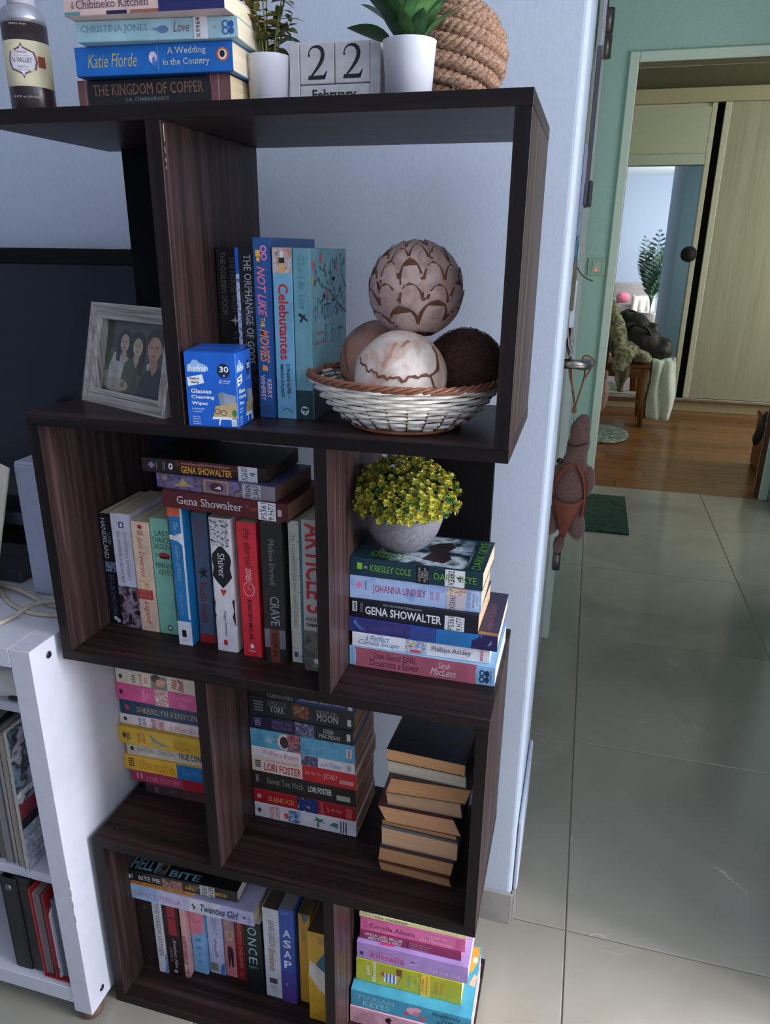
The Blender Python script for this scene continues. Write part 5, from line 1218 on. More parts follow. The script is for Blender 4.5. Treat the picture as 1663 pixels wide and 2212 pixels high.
# jute rope ball
JUTE, nt, b = base_mat('jute_rope')
nz = nn(nt, 'ShaderNodeTexNoise'); nz.inputs['Scale'].default_value = 1.0; nz.inputs['Detail'].default_value = 5
nt.links.new(coords(nt, (260, 260, 500), (0, 0.5, 0)), nz.inputs['Vector'])
nt.links.new(ramp(nt, nz.outputs[0], [(0.3, (112, 82, 64)), (0.55, (158, 122, 98)), (0.75, (190, 154, 128))]), b.inputs['Base Color'])
b.inputs['Roughness'].default_value = 0.9
bump(nt, b, nz.outputs[0], 0.6, 0.002)
rb = thing('rope_ball', 'brown jute rope ball behind the broad-leaved plant', 'rope ball', (0.497, 0.158, z0 + 0.0585))
RB, rr = 0.0575, 0.0068
sphere('core', (0, 0, 0), RB - 0.011, mat((110, 78, 56), 0.9), rb, 20, 12)
tilt = Matrix.Rotation(RAD(14), 3, 'Y') @ Matrix.Rotation(RAD(-6), 3, 'X')
for k in range(9):
    lat = -68 + k * 17.0
    cr, cz = (RB - rr) * cos(RAD(lat)), (RB - rr) * sin(RAD(lat))
    L = 2 * pi * cr
    turns = max(2, round(L / 0.021))
    N = max(24, turns * 9)
    st = []
    for j in range(3):
        pts = []
        for i in range(N):
            t = 2 * pi * i / N
            ph = turns * t + 2 * pi * j / 3
            ro, zo = 0.0043 * cos(ph), 0.0043 * sin(ph)
            rn = RAD(lat)
            r_ = cr + ro * cos(rn) - zo * sin(rn)
            z_ = cz + ro * sin(rn) + zo * cos(rn)
            pts.append(tilt @ Vector((r_ * cos(t), r_ * sin(t), z_)))
        st.append(pts)
    tubes('rope_coil', st, 0.0044, JUTE, rb, 6, True)
FZ = mat((176, 144, 120), 0.9)
rnd = random.Random(5)
hs = []
for k in range(900):
    d = Vector((rnd.gauss(0, 1), rnd.gauss(0, 1), rnd.gauss(0, 1))).normalized()
    p = d * (RB - 0.001)
    t = d.cross(Vector((rnd.random(), rnd.random(), rnd.random()))).normalized()
    e = p + d * rnd.uniform(.001, .004) + t * rnd.uniform(.003, .008)
    hs.append([p - t * .002, p + d * .001, e])
fz = tubes('rope_fuzz', hs, 0.00016, FZ, rb, 3); fz['kind'] = 'stuff'

# ------------------------------------------------------------------ row 1: wipes box, frame, basket, balls
wb_ = thing('wipes_box', 'bright blue carton of glasses wipes standing before the black books', 'carton', (0.2275, 0.0005, ZT[2]), 5.5)
bw, bd, bh = 0.0615, 0.0500, 0.0855
BLU = mat((28, 96, 196), 0.35, 0.04, 40)
bm = bmesh.new(); add_box(bm, 0, bw, 0, bd, 0, bh, 0.0006); cart = bobj('carton', bm, BLU, wb_)
mobj('lid_flap', [(0.0008, 0.0006, bh + .0002), (bw - .0008, 0.0006, bh + .0002), (bw - .002, bd * .97, bh + 0.0032), (0.002, bd * .97, bh + 0.0030), (0.0008, 0.0006, bh + .0008), (bw - .0008, 0.0006, bh + .0008), (bw - .002, bd * .97, bh + 0.0039), (0.002, bd * .97, bh + 0.0037)],
     [(3, 2, 1, 0), (4, 5, 6, 7), (0, 1, 5, 4), (1, 2, 6, 5), (2, 3, 7, 6), (3, 0, 4, 7)], BLU, wb_)
WHT = mat((232, 236, 242), 0.4, 0.02); NAVY = mat((22, 30, 62), 0.4)


def wipes_face(O, U, V, w):
    s = w / bw
    O, U, V = Vector(O), Vector(U), Vector(V)
    f = lambda n, q, u0, u1, v0, v1, m, st='b', e=0.0004: text(cart, n, q, O, U, V, u0 * w, u1 * w, v0 * bh, v1 * bh, m, st, e)
    polypatch(cart, 'logo_cloud', O, U, V, [(0.05 * w, 0.74 * bh), (0.40 * w, 0.74 * bh), (0.44 * w, 0.79 * bh), (0.40 * w, 0.84 * bh), (0.30 * w, 0.86 * bh), (0.25 * w, 0.90 * bh), (0.17 * w, 0.90 * bh), (0.12 * w, 0.85 * bh), (0.05 * w, 0.83 * bh)], mat((150, 186, 226), 0.4), 0.0002)
    f('logo', 'EverFresh', 0.065, 0.46, 0.755, 0.83, mat((236, 242, 250), 0.4), 'bi')
    polypatch(cart, 'count_disc', O, U, V, ell(0.76 * w, 0.765 * bh, 0.125 * w, 0.095 * bh, 24), NAVY, 0.0002)
    f('count', '30', 0.68, 0.86, 0.745, 0.825, WHT); f('count', 'x', 0.745, 0.785, 0.69, 0.715, WHT)
    polypatch(cart, 'handy_flag', O, U, V, [(0.05 * w, 0.545 * bh), (0.37 * w, 0.595 * bh), (0.34 * w, 0.71 * bh), (0.035 * w, 0.665 * bh)], WHT, 0.0002)
    f('flag_print', 'Keep-it', 0.09, 0.28, 0.63, 0.67, NAVY); f('flag_print', 'Handy', 0.11, 0.27, 0.58, 0.62, NAVY)
    f('small_print', 'Individual', 0.735, 0.88, 0.62, 0.645, WHT, 'n'); f('small_print', 'Packaged', 0.735, 0.86, 0.59, 0.612, WHT, 'n'); patch(cart, 'icon', O, U, V, 0.66 * w, 0.715 * w, 0.59 * bh, 0.645 * bh, mat((120, 160, 210), 0.4), 0.0002)
    for i, q in enumerate(('Glasses', 'Cleaning', 'Wipes')):
        f('title', q, 0.095, (0.50, 0.55, 0.41)[i], 0.455 - 0.085 * i, 0.515 - 0.085 * i, WHT)
    f('small_print', 'Individually', 0.10, 0.34, 0.225, 0.258, WHT, 'n'); f('small_print', 'wrapped', 0.10, 0.28, 0.19, 0.22, WHT, 'n')
    for i, q in enumerate(('Ideal for', 'keeping in', 'the car or', 'handbag')):
        f('small_print', q, 0.10, 0.25, 0.125 - 0.033 * i, 0.148 - 0.033 * i, WHT, 'n')
    gp = mat((128, 140, 160), 0.45)
    polypatch(cart, 'sachet_picture', O, U, V, [(0.62 * w, 0.46 * bh), (0.74 * w, 0.49 * bh), (0.78 * w, 0.30 * bh), (0.66 * w, 0.27 * bh)], gp, 0.0002)
    polypatch(cart, 'sachet_picture', O, U, V, [(0.74 * w, 0.47 * bh), (0.97 * w, 0.44 * bh), (0.97 * w, 0.26 * bh), (0.75 * w, 0.28 * bh)], mat((150, 160, 178), 0.45), 0.00025)
    polypatch(cart, 'table_picture', O, U, V, [(0.50 * w, 0.13 * bh), (0.99 * w, 0.13 * bh), (0.99 * w, 0.34 * bh), (0.56 * w, 0.29 * bh)], mat((186, 160, 120), 0.45), 0.0003)
    polypatch(cart, 'table_picture', O, U, V, [(0.48 * w, 0.11 * bh), (0.88 * w, 0.11 * bh), (0.88 * w, 0.145 * bh), (0.50 * w, 0.145 * bh)], WHT, 0.00035)
    for (a, c) in ((0.60, 0.22), (0.72, 0.20)):
        V2, F2 = ribbon2d([(a * w + 0.05 * w * cos(q), c * bh + 0.035 * bh * sin(q)) for q in [2 * pi * i / 12 for i in range(13)]], [0.0007] * 13)
        mobj('glasses_picture', [frame_pt(O, U, V, p, q, 0.0004) for p, q in V2], F2, NAVY, cart)
    polypatch(cart, 'leaf_picture', O, U, V, ell(0.93 * w, 0.20 * bh, 0.05 * w, 0.05 * bh, 10), mat((60, 120, 60), 0.45), 0.0004)
    polypatch(cart, 'table_picture', O, U, V, [(0.60 * w, 0.03 * bh), (0.63 * w, 0.03 * bh), (0.66 * w, 0.11 * bh), (0.63 * w, 0.11 * bh)], WHT, 0.0003)
    polypatch(cart, 'table_picture', O, U, V, [(0.86 * w, 0.02 * bh), (0.97 * w, 0.02 * bh), (0.97 * w, 0.12 * bh), (0.86 * w, 0.12 * bh)], mat((206, 214, 226), 0.45), 0.0003)


wipes_face((0, 0, 0), (1, 0, 0), (0, 0, 1), bw)
wipes_face((bw, 0, 0), (0, 1, 0), (0, 0, 1), bd)
text(cart, 'lid_print', 'glasses wipes', (0.01, 0.010, bh), (1, 0, 0), (0, 1, 0), 0.0, 0.038, 0.0, 0.008, mat((140, 180, 226), 0.4), 'i', 0.0030)

# photo frame leaning back on the left of the shelf
pf = thing('photo_frame', 'pale wood-grain frame with a photo of three people beside the divider', 'photo frame', (0.0125, 0.0945, ZT[2]), -22.9)
lean = Matrix.Rotation(RAD(-14.0), 4, 'X')
FW = wood((120, 110, 106), (172, 162, 158), (206, 198, 194), 'x', 0.5, 2.4); FWZ = wood((120, 110, 106), (172, 162, 158), (206, 198, 194), 'z', 0.5, 2.4)
fw, fh, ft = 0.183, 0.1310, 0.016


def moulding(name, pts, m):
    """mitred bar: outer and inner edges with a stepped profile"""
    (ax, az), (bx, bz), (ix, iz), (jx, jz) = pts          # outer a->b, inner i->j (i near a)
    prof = [(0.0, 0.0), (0.0, -ft), (0.25, -ft - 0.0012), (0.34, -ft + 0.0016), (0.62, -ft + 0.0026), (0.72, -ft + 0.0008), (1.0, -ft + 0.0046), (1.0, 0.0)]
    V = []
    for (s, d) in prof: V.append(lean @ Vector((ax + (ix - ax) * s, d + ft, az + (iz - az) * s)))
    for (s, d) in prof: V.append(lean @ Vector((bx + (jx - bx) * s, d + ft, bz + (jz - bz) * s)))
    n = len(prof)
    F = [(i, (i + 1) % n, n + (i + 1) % n, n + i) for i in range(n)] + [tuple(range(n))[::-1], tuple(range(n, 2 * n))]
    o = mobj(name, V, F, m, pf)
    bm = bmesh.new(); bm.from_mesh(o.data); bmesh.ops.recalc_face_normals(bm, faces=bm.faces); bm.to_mesh(o.data); bm.free()


ix0, ix1, iz0, iz1 = 0.0225, fw - 0.0225, 0.0195, fh - 0.0195
moulding('frame_bar', [(0, 0), (fw, 0), (ix0, iz0), (ix1, iz0)], FW)
moulding('frame_bar', [(fw, fh), (0, fh), (ix1, iz1), (ix0, iz1)], FW)
moulding('frame_bar', [(0, fh), (0, 0), (ix0, iz1), (ix0, iz0)], FWZ)
moulding('frame_bar', [(fw, 0), (fw, fh), (ix1, iz0), (ix1, iz1)], FWZ)
box('backing', 0.006, fw - 0.006, ft + 0.0002, ft + 0.004, 0.006, fh - 0.006, mat((40, 36, 36), 0.7), pf, 0.0, lean)
pO, pU, pV = lean @ Vector((ix0, ft - 0.0012, iz0)), Vector((1, 0, 0)), lean.to_3x3() @ Vector((0, 0, 1))
pw, ph = ix1 - ix0, iz1 - iz0
ph_o = box('photo_print', ix0 - .002, ix1 + .002, ft - 0.0011, ft - 0.0003, iz0 - .002, iz1 + .002, mat((86, 86, 78), 0.25, 0.12, 20), pf, 0.0, lean)
_e = [0.0001]
def pp(name, pts, c):
    _e[0] += 0.00003
    polypatch(ph_o, name, pO, pU, pV, [(a * pw, b_ * ph) for a, b_ in pts], mat(mul(c, 0.80), 0.3, 0.12, 90), _e[0])
def pe(name, uc, vc, ru, rv, c, rot=0.0):
    pp(name, [(a, b_) for a, b_ in ell(uc, vc, ru, rv, 22, rot)], c)
pp('photo_background', [(0, 0), (1, 0), (1, 1), (0, 1)], (84, 84, 78))
pp('photo_background', [(0.78, 0.2), (1, 0.1), (1, 0.75), (0.82, 0.8)], (96, 96, 104))
pp('photo_background', [(0.0, 0.05), (0.12, 0.05), (0.2, 0.5), (0.1, 0.62), (0.02, 0.5)], (110, 128, 100))
pe('photo_leaf', 0.08, 0.42, 0.06, 0.12, (96, 122, 88)); pe('photo_leaf', 0.12, 0.30, 0.05, 0.08, (120, 136, 110)); pe('photo_flower', 0.05, 0.22, 0.045, 0.075, (190, 186, 176))
# woman in white
pe('photo_hair', 0.30, 0.72, 0.115, 0.17, (40, 36, 40)); pp('photo_hair', [(0.20, 0.75), (0.20, 0.42), (0.27, 0.42), (0.30, 0.7)], (40, 36, 40)); pp('photo_hair', [(0.36, 0.75), (0.37, 0.48), (0.42, 0.5), (0.41, 0.75)], (40, 36, 40))
pp('photo_blouse', [(0.09, 0.05), (0.08, 0.38), (0.15, 0.56), (0.27, 0.52), (0.40, 0.50), (0.42, 0.32), (0.36, 0.05)], (200, 198, 192))
pp('photo_hair', [(0.19, 0.7), (0.18, 0.44), (0.245, 0.43), (0.25, 0.6)], (40, 36, 40))
pe('photo_face', 0.305, 0.70, 0.07, 0.125, (206, 180, 160)); pp('photo_neck', [(0.27, 0.60), (0.34, 0.60), (0.35, 0.50), (0.30, 0.44), (0.26, 0.51)], (196, 168, 148))
# woman in green
pe('photo_hair', 0.50, 0.70, 0.125, 0.18, (34, 30, 34)); pp('photo_hair', [(0.38, 0.72), (0.39, 0.40), (0.47, 0.40), (0.5, 0.7)], (34, 30, 34)); pp('photo_jacket', [(0.26, 0.02), (0.33, 0.42), (0.44, 0.52), (0.60, 0.52), (0.70, 0.40), (0.68, 0.02)], (78, 92, 56))
pp('photo_hair', [(0.55, 0.72), (0.55, 0.28), (0.62, 0.30), (0.625, 0.72)], (34, 30, 34))
pe('photo_face', 0.52, 0.665, 0.075, 0.125, (214, 190, 160)); pp('photo_neck', [(0.47, 0.56), (0.55, 0.56), (0.55, 0.46), (0.51, 0.38), (0.465, 0.47)], (202, 172, 146))
pp('photo_jacket', [(0.48, 0.05), (0.505, 0.36), (0.53, 0.36), (0.53, 0.05)], (54, 66, 42))
# man in dark shirt
pp('photo_shirt', [(0.56, 0.0), (0.60, 0.22), (0.70, 0.42), (0.80, 0.44), (0.95, 0.40), (1.0, 0.28), (1.0, 0.0)], (40, 44, 52))
pe('photo_hair', 0.785, 0.78, 0.135, 0.175, (34, 30, 30)); pe('photo_face', 0.775, 0.665, 0.105, 0.17, (204, 160, 132)); pe('photo_face', 0.885, 0.66, 0.02, 0.045, (190, 142, 116)); pp('photo_neck', [(0.72, 0.53), (0.84, 0.53), (0.85, 0.42), (0.78, 0.30), (0.72, 0.42)], (184, 138, 112))
pp('photo_collar', [(0.68, 0.45), (0.73, 0.47), (0.72, 0.38), (0.69, 0.36)], (196, 206, 210))
pe('photo_skirt', 0.22, 0.10, 0.20, 0.10, (186, 176, 160)); pe('photo_cup', 0.33, 0.10, 0.06, 0.06, (200, 172, 140)); pe('photo_cup', 0.33, 0.115, 0.045, 0.04, (150, 110, 84))
for (u_, v_, s_) in ((0.305, 0.70, 0.07), (0.52, 0.665, 0.075), (0.775, 0.665, 0.105)):
    for sg in (-1, 1): pe('photo_eye', u_ + sg * s_ * 0.38, v_ + s_ * 0.25, s_ * 0.16, s_ * 0.10, (60, 44, 40))
    pe('photo_mouth', u_, v_ - s_ * 0.85, s_ * 0.32, s_ * 0.12, (160, 92, 84)); pe('photo_nose', u_ + s_ * .04, v_ - s_ * 0.25, s_ * 0.12, s_ * 0.28, (188, 150, 126))
box('easel_leg', fw * 0.5 - 0.02, fw * 0.5 + 0.02, 0.0, 0.002, 0.0, 0.095, mat((40, 36, 36), 0.7), pf, 0.0, Matrix.Translation((0, 0.088, 0.001)) @ Matrix.Rotation(RAD(20), 4, 'X'))

# basket
STK = mat((120, 84, 62), 0.7, 0.1, 100); WK = mat((236, 230, 220), 0.45, 0.04, 200); CANE = mat((134, 84, 62), 0.55, 0.15, 160); BASEW = mat((150, 92, 58), 0.6, 0.1, 120)
bk = thing('wicker_basket', 'white wicker basket with a brown cane rim holding four dried balls', 'basket', (0.4655, 0.0920, ZT[2]))
zb, zr = 0.004, 0.056
prof = lambda s: 0.066 + 0.046 * (s ** 0.72)
lathe('base', [(0.060, 0.0), (0.066, 0.001), (0.066, 0.004), (0.060, 0.0045)], BASEW, bk, 40)
NS = 26
rows = 12
for r in range(rows):
    s = r / (rows - 1)
    zz = zb + 0.0022 + (zr - zb - 0.004) * s
    R0 = prof(s)
    N = NS * 5
    pts = [((R0 + 0.0030 * cos(NS / 2 * t * 1.0 + (pi if r % 2 else 0))) * cos(t), 0.93 * (R0 + 0.0030 * cos(NS / 2 * t + (pi if r % 2 else 0))) * sin(t), zz + 0.0007 * sin(3 * t + r)) for t in [2 * pi * i / N for i in range(N)]]
    tube('strand', pts, 0.00205, WK, bk, 6, True)
for k in range(NS):
    t = 2 * pi * (k + 0.5) / NS
    pts = [(prof(s) * cos(t), 0.93 * prof(s) * sin(t), zb - 0.001 + (zr - zb + 0.002) * s) for s in [i / 6 for i in range(7)]]
    tube('stake', pts, 0.0012, STK, bk, 5)
for j in range(4):
    N = 160
    pts = []
    for i in range(N):
        t = 2 * pi * i / N
        ph = 14 * t + pi / 2 * j
        ro = 0.1135 + 0.0032 * cos(ph)
        pts.append((ro * cos(t), 0.93 * ro * sin(t), zr + 0.0025 + 0.0026 * sin(ph) + 0.0015 * sin(2 * t)))
    tube('rim_cane', pts, 0.0019, CANE, bk, 6, True)

HUSK = lambda a, b_, c_, sd: art([a, b_, c_, b_], 26.0, sd, 0.65)


def ball_ribbon(parent, name, c, r, pts, w, m):
    """strip of bark lying on a sphere, pts as (lon, lat) degrees"""
    V, F = [], []
    P = [Vector((cos(RAD(la)) * cos(RAD(lo)), cos(RAD(la)) * sin(RAD(lo)), sin(RAD(la)))) for lo, la in pts]
    for i, p in enumerate(P):
        t = (P[min(i + 1, len(P) - 1)] - P[max(0, i - 1)]).normalized()
        s = p.cross(t).normalized()
        ww = w * (0.6 + 0.8 * abs(noise.noise(p * 9.0))) if 0 < i < len(P) - 1 else w * 0.2
        for q in (-ww, ww): V.append(Vector(c) + (p * (r + 0.0006) + s * q))
    for i in range(len(P) - 1): F.append((2 * i, 2 * i + 1, 2 * i + 3, 2 * i + 2))
    return mobj(name, V, F, m, parent)


BARK = mat((110, 66, 48), 0.75, 0.15, 150)
zb2 = ZT[2]
fb = thing('dried_ball', 'cream papery ball with a jagged brown seam, front of the basket', 'decorative ball', (0.4680, 0.0560, zb2 + 0.0600))
sphere('shell', (0, 0, 0), (0.0530, 0.0530, 0.0520), HUSK((222, 200, 186), (236, 222, 212), (206, 172, 154), 2), fb, 40, 28, 0.025, 2.2, 3)


def jag(lo0, lo1, la0, la1, n, amp, sd):
    r_ = random.Random(sd)
    return [(lo0 + (lo1 - lo0) * i / n, la0 + (la1 - la0) * i / n + r_.uniform(-amp, amp)) for i in range(n + 1)]


ball_ribbon(fb, 'bark_seam', (0, 0, 0), 0.0532, jag(-150, -85, 26, 6, 18, 3, 1) + jag(-82, -22, 7, 14, 16, 3, 2), 0.0017, BARK)
ball_ribbon(fb, 'bark_seam', (0, 0, 0), 0.0532, jag(-26, -12, 14, 46, 8, 3, 3), 0.0020, BARK)
ball_ribbon(fb, 'bark_seam', (0, 0, 0), 0.0532, jag(-100, -85, 22, 52, 8, 4, 4), 0.0022, mat((196, 142, 118), 0.7, 0.1, 90))
ball_ribbon(fb, 'bark_seam', (0, 0, 0), 0.0532, jag(-75, -60, 46, 56, 6, 3, 5), 0.0018, mat((176, 112, 88), 0.7, 0.1, 90))
ball_ribbon(fb, 'bark_seam', (0, 0, 0), 0.0532, jag(-40, -26, 10, -12, 8, 3, 6), 0.0013, BARK)
lb = thing('dried_ball', 'mauve-brown papery ball at the left of the basket behind the cream one', 'decorative ball', (0.4180, 0.1420, zb2 + 0.0650))
sphere('shell', (0, 0, 0), 0.0495, HUSK((150, 104, 92), (176, 134, 122), (186, 132, 112), 7), lb, 32, 22, 0.03, 2.0, 9)
for i, (a, b_, c_, d_) in enumerate(((-160, -60, -20, -38), (-140, -120, 30, -10), (-110, -30, 0, -28))):
    ball_ribbon(lb, 'bark_seam', (0, 0, 0), 0.0497, jag(a, b_, c_, d_, 12, 4, 20 + i), 0.0009, BARK)
rbq = thing('fibre_ball', 'dark brown coconut-fibre ball at the right of the basket', 'decorative ball', (0.5270, 0.1390, zb2 + 0.0610))
FIB = mat((84, 52, 42), 0.85, 0.2, 220)
sphere('core', (0, 0, 0), 0.0478, FIB, rbq, 32, 22, 0.03, 6.0, 4)
rnd = random.Random(21)
cl = []
for k in range(520):
    d = Vector((rnd.gauss(0, 1), rnd.gauss(0, 1), rnd.gauss(0, 1))).normalized()
    a = d.orthogonal().normalized(); b_ = d.cross(a)
    r_ = rnd.uniform(.003, .010); ph = rnd.uniform(0, 6.28); sw = rnd.uniform(1.5, 5.0)
    pts = []
    for i in range(8):
        q = ph + sw * i / 7
        p = d * 0.048 + a * r_ * cos(q) + b_ * r_ * sin(q) * rnd.uniform(.8, 1.2)
        pts.append(p.normalized() * (0.0482 + 0.0014 * sin(i * 1.3 + k)))
    cl.append(pts)
fbx = tubes('fibres', cl, 0.00032, mat((104, 66, 52), 0.85, 0.2, 100), rbq, 3); fbx['kind'] = 'stuff'

tb = thing('petal_ball', 'ball of overlapping pale wood petals resting on top of the basket pile', 'decorative ball', (0.4735, 0.0985, zb2 + 0.1535))
RT = 0.0528
sphere('core', (0, 0, 0), RT - 0.0008, mat((110, 66, 50), 0.8, 0.15, 80), tb, 32, 22)
PETM = art([(184, 156, 146), (204, 178, 168), (176, 144, 136), (198, 172, 164)], 40.0, 5, 0.6)
PETE = mat((104, 62, 46), 0.75, 0.15, 120)
tl = Matrix.Rotation(RAD(-8), 3, 'Y') @ Matrix.Rotation(RAD(-14), 3, 'X')
rnd = random.Random(9)
for row in range(6):
    la0 = -70 + row * 24.0
    cl_ = max(0.22, cos(RAD(la0 + 12)))
    n = max(5, round(13 * cl_))
    for k in range(n):
        lo = 360 * (k + 0.5 * (row % 2)) / n + rnd.uniform(-2.5, 2.5)
        hl, hw = 45 + rnd.uniform(-5, 4), min(40, 0.5 * 360 / n * 1.12)
        V, F, MI = [], [], []
        ni, nj = 14, 8
        for i in range(ni + 1):
            s = i / ni
            wv = (1.0 - max(0.0, (s - 0.35) / 0.65) ** 1.9) ** 0.62 if s < 1 else 0.0
            wv = max(wv, 0.03) * (0.82 + 0.18 * min(1, s * 2.5))
            for j in range(nj + 1):
                t = j / nj * 2 - 1
                la = la0 + hl * s
                a_ = RAD(min(89.9, la)); b2 = RAD(lo + t * hw * wv)
                if la > 89.9: b2 = RAD(lo)
                rad = RT + 0.0003 + 0.0021 * s * s + 0.0005 * (1 - abs(t)) - 0.0001 * row
                V.append(tl @ Vector((cos(a_) * cos(b2) * rad, cos(a_) * sin(b2) * rad, sin(a_) * rad)))
        edge = rnd.choice((0, 0, 0, 1, 2))
        for i in range(ni):
            for j in range(nj):
                a_ = i * (nj + 1) + j
                F.append((a_, a_ + 1, a_ + nj + 2, a_ + nj + 1))
                MI.append(1 if (i >= ni - 1 - edge or (j in (0, nj - 1) and i >= ni - 7 - edge and rnd.random() < .8)) else 0)
        mobj('petal', V, F, [PETM, PETE], tb, True, MI)

# ------------------------------------------------------------------ yellow plant in a grey bowl
yp = thing('potted_shrub', 'yellow-green artificial shrub in a grey stone bowl on the book stack', 'plant', (0.4570, 0.1310, TOPB))
STONE = mat((116, 112, 120), 0.8, 0.12, 200, bmp=0.15)
lathe('bowl', [(0.016, 0.0), (0.026, 0.003), (0.037, 0.012), (0.046, 0.026), (0.0515, 0.042), (0.0530, 0.055), (0.0525, 0.057), (0.0495, 0.056), (0.048, 0.044), (0.04, 0.034)], STONE, yp, 48)
lathe('soil', [(0.048, 0.040), (0.0485, 0.050), (0.03, 0.060), (0.001, 0.062)], mat((70, 80, 30), 0.9, 0.3, 200), yp, 24)
YC = [mat(c, 0.45, 0.15, 120) for c in ((190, 176, 62), (168, 162, 54), (208, 196, 92), (124, 138, 50), (80, 114, 48), (158, 134, 48))]


def rosette(m, m2):
    V, F, MI = [], [], []
    for ring, (n, el, ln, ww) in enumerate(((6, 0.40, 0.0074, 0.0050), (5, 0.85, 0.0066, 0.0046), (4, 1.25, 0.0052, 0.0034))):
        for k in range(n):
            a = 2 * pi * k / n + ring * 0.6
            d = Vector((cos(a) * cos(el), sin(a) * cos(el), sin(el)))
            s = Vector((-sin(a), cos(a), 0)) * ww / 2
            up = Vector((-cos(a) * sin(el), -sin(a) * sin(el), cos(el))) * 0.0008
            o = Vector((0, 0, ring * 0.0012)); n0 = len(V)
            V += [o, o + d * ln * .62 - s + up, o + d * ln, o + d * ln * .62 + s + up, o + d * ln * .5]
            F += [(n0, n0 + 1, n0 + 4), (n0 + 1, n0 + 2, n0 + 4), (n0 + 2, n0 + 3, n0 + 4), (n0 + 3, n0, n0 + 4)]
            MI += [1 if ring == 0 else 0] * 4
    me = bpy.data.meshes.new('leaf_rosette'); me.from_pydata([tuple(v) for v in V], [], F)
    me.materials.append(m); me.materials.append(m2); me.polygons.foreach_set('material_index', MI)
    return me


RO = [rosette(YC[0], YC[3]), rosette(YC[1], YC[0]), rosette(YC[2], YC[1]), rosette(YC[0], YC[4]), rosette(YC[4], YC[4]), rosette(YC[5], YC[3]), rosette(YC[2], YC[3])]
rnd = random.Random(31)
sph = sphere('foliage_core', (0, 0, 0.068), (0.056, 0.056, 0.036), mat((64, 76, 26), 0.8, 0.3, 120), yp, 20, 12, 0.08, 3, 1)
NR = 290
for k in range(NR):
    zf = 1 - (k + 0.5) / NR * 1.30
    th = k * 2.39996
    rr_ = math.sqrt(max(0, 1 - zf * zf)) if zf > -1 else 0
    d = Vector((rr_ * cos(th), rr_ * sin(th), zf))
    jit = rnd.uniform(0.93, 1.10)
    p = Vector((d.x * 0.0635 * jit, d.y * 0.0635 * jit, 0.068 + d.z * (0.050 if d.z > 0 else 0.030) * jit))
    dd = (d + Vector((rnd.uniform(-.4, .4), rnd.uniform(-.4, .4), 0.45 + rnd.uniform(-.2, .3)))).normalized()
    o = bpy.data.objects.new('leaf_rosette', rnd.choices(RO, (4, 4, 4, 3, 1, 3, 3))[0])
    o.matrix_local = Matrix.Translation(p) @ dd.to_track_quat('Z', 'Y').to_matrix().to_4x4() @ Matrix.Rotation(rnd.uniform(0, 6.28), 4, 'Z') @ Matrix.Scale(rnd.uniform(.8, 1.25), 4)
    link(o, yp)

# ------------------------------------------------------------------ television and media console on the left
tv = thing('television', 'wide black television behind the left end of the bookcase', 'television', (-0.42, 0.285, 0.706))
GL, nt, b = base_mat('dark_screen')
b.inputs['Base Color'].default_value = lin((26, 29, 42)); b.inputs['Roughness'].default_value = 0.10; b.inputs['Specular IOR Level'].default_value = 0.4
BZ = mat((12, 12, 14), 0.6, 0.05, 60, spec=0.15)
box('back_shell', -0.52, 0.52, 0.004, 0.035, 0.06, 0.505, BZ, tv, 0.004)
box('screen', -0.50, 0.50, -0.0005, 0.0035, 0.085, 0.4835, GL, tv)
for nm, a in (('bezel', (-0.525, 0.525, -0.006, 0.006, 0.4835, 0.5075)), ('bezel', (-0.525, 0.525, -0.006, 0.006, 0.055, 0.085)), ('bezel', (-0.525, -0.50, -0.006, 0.006, 0.085, 0.4835)), ('bezel', (0.50, 0.525, -0.006, 0.006, 0.085, 0.4835))):
    box(nm, *a, BZ, tv, 0.002)
box('stand_neck', -0.06, 0.06, -0.002, 0.03, 0.012, 0.06, BZ, tv, 0.003)
box('stand_foot', -0.25, 0.30, -0.06, 0.04, 0.0, 0.012, BZ, tv, 0.004)

CWH = mat((206, 206, 217), 0.35, 0.02, 30)
CX, CY0, CY1 = -0.0105, -0.048, 0.325
co = thing('media_console', 'white laminate media console left of the bookcase', 'console', (CX, CY0, 0))
PT = 0.0335
dpt = CY1 - CY0
sp = box('side_panel', -PT, 0, 0, dpt, 0.022, 0.7055, CWH, co, 0.0008)
box('top_board', -1.3, -PT - 0.0005, 0, dpt, 0.676, 0.7055, CWH, co, 0.0008)
box('bottom_board', -1.3, -PT - 0.0005, 0.001, dpt, 0.038, 0.070, CWH, co, 0.0008)
box('middle_shelf', -1.3, -PT - 0.0005, 0.02, dpt, 0.268, 0.286, CWH, co, 0.0008)
box('upper_shelf', -1.3, -PT - 0.0005, 0.05, dpt, 0.560, 0.576, CWH, co, 0.0008)
box('back_board', -1.3, -PT - 0.0005, dpt - 0.004, dpt, 0.071, 0.675, mat((60, 60, 66), 0.6), co)
lathe('foot', [(0.018, 0.0), (0.020, 0.004), (0.020, 0.018), (0.017, 0.0219)], mat((96, 72, 62), 0.5), co, 20, (-0.02, 0.022))
lathe('foot', [(0.018, 0.0), (0.020, 0.004), (0.020, 0.018), (0.017, 0.0219)], mat((96, 72, 62), 0.5), co, 20, (-0.02, dpt - 0.03))
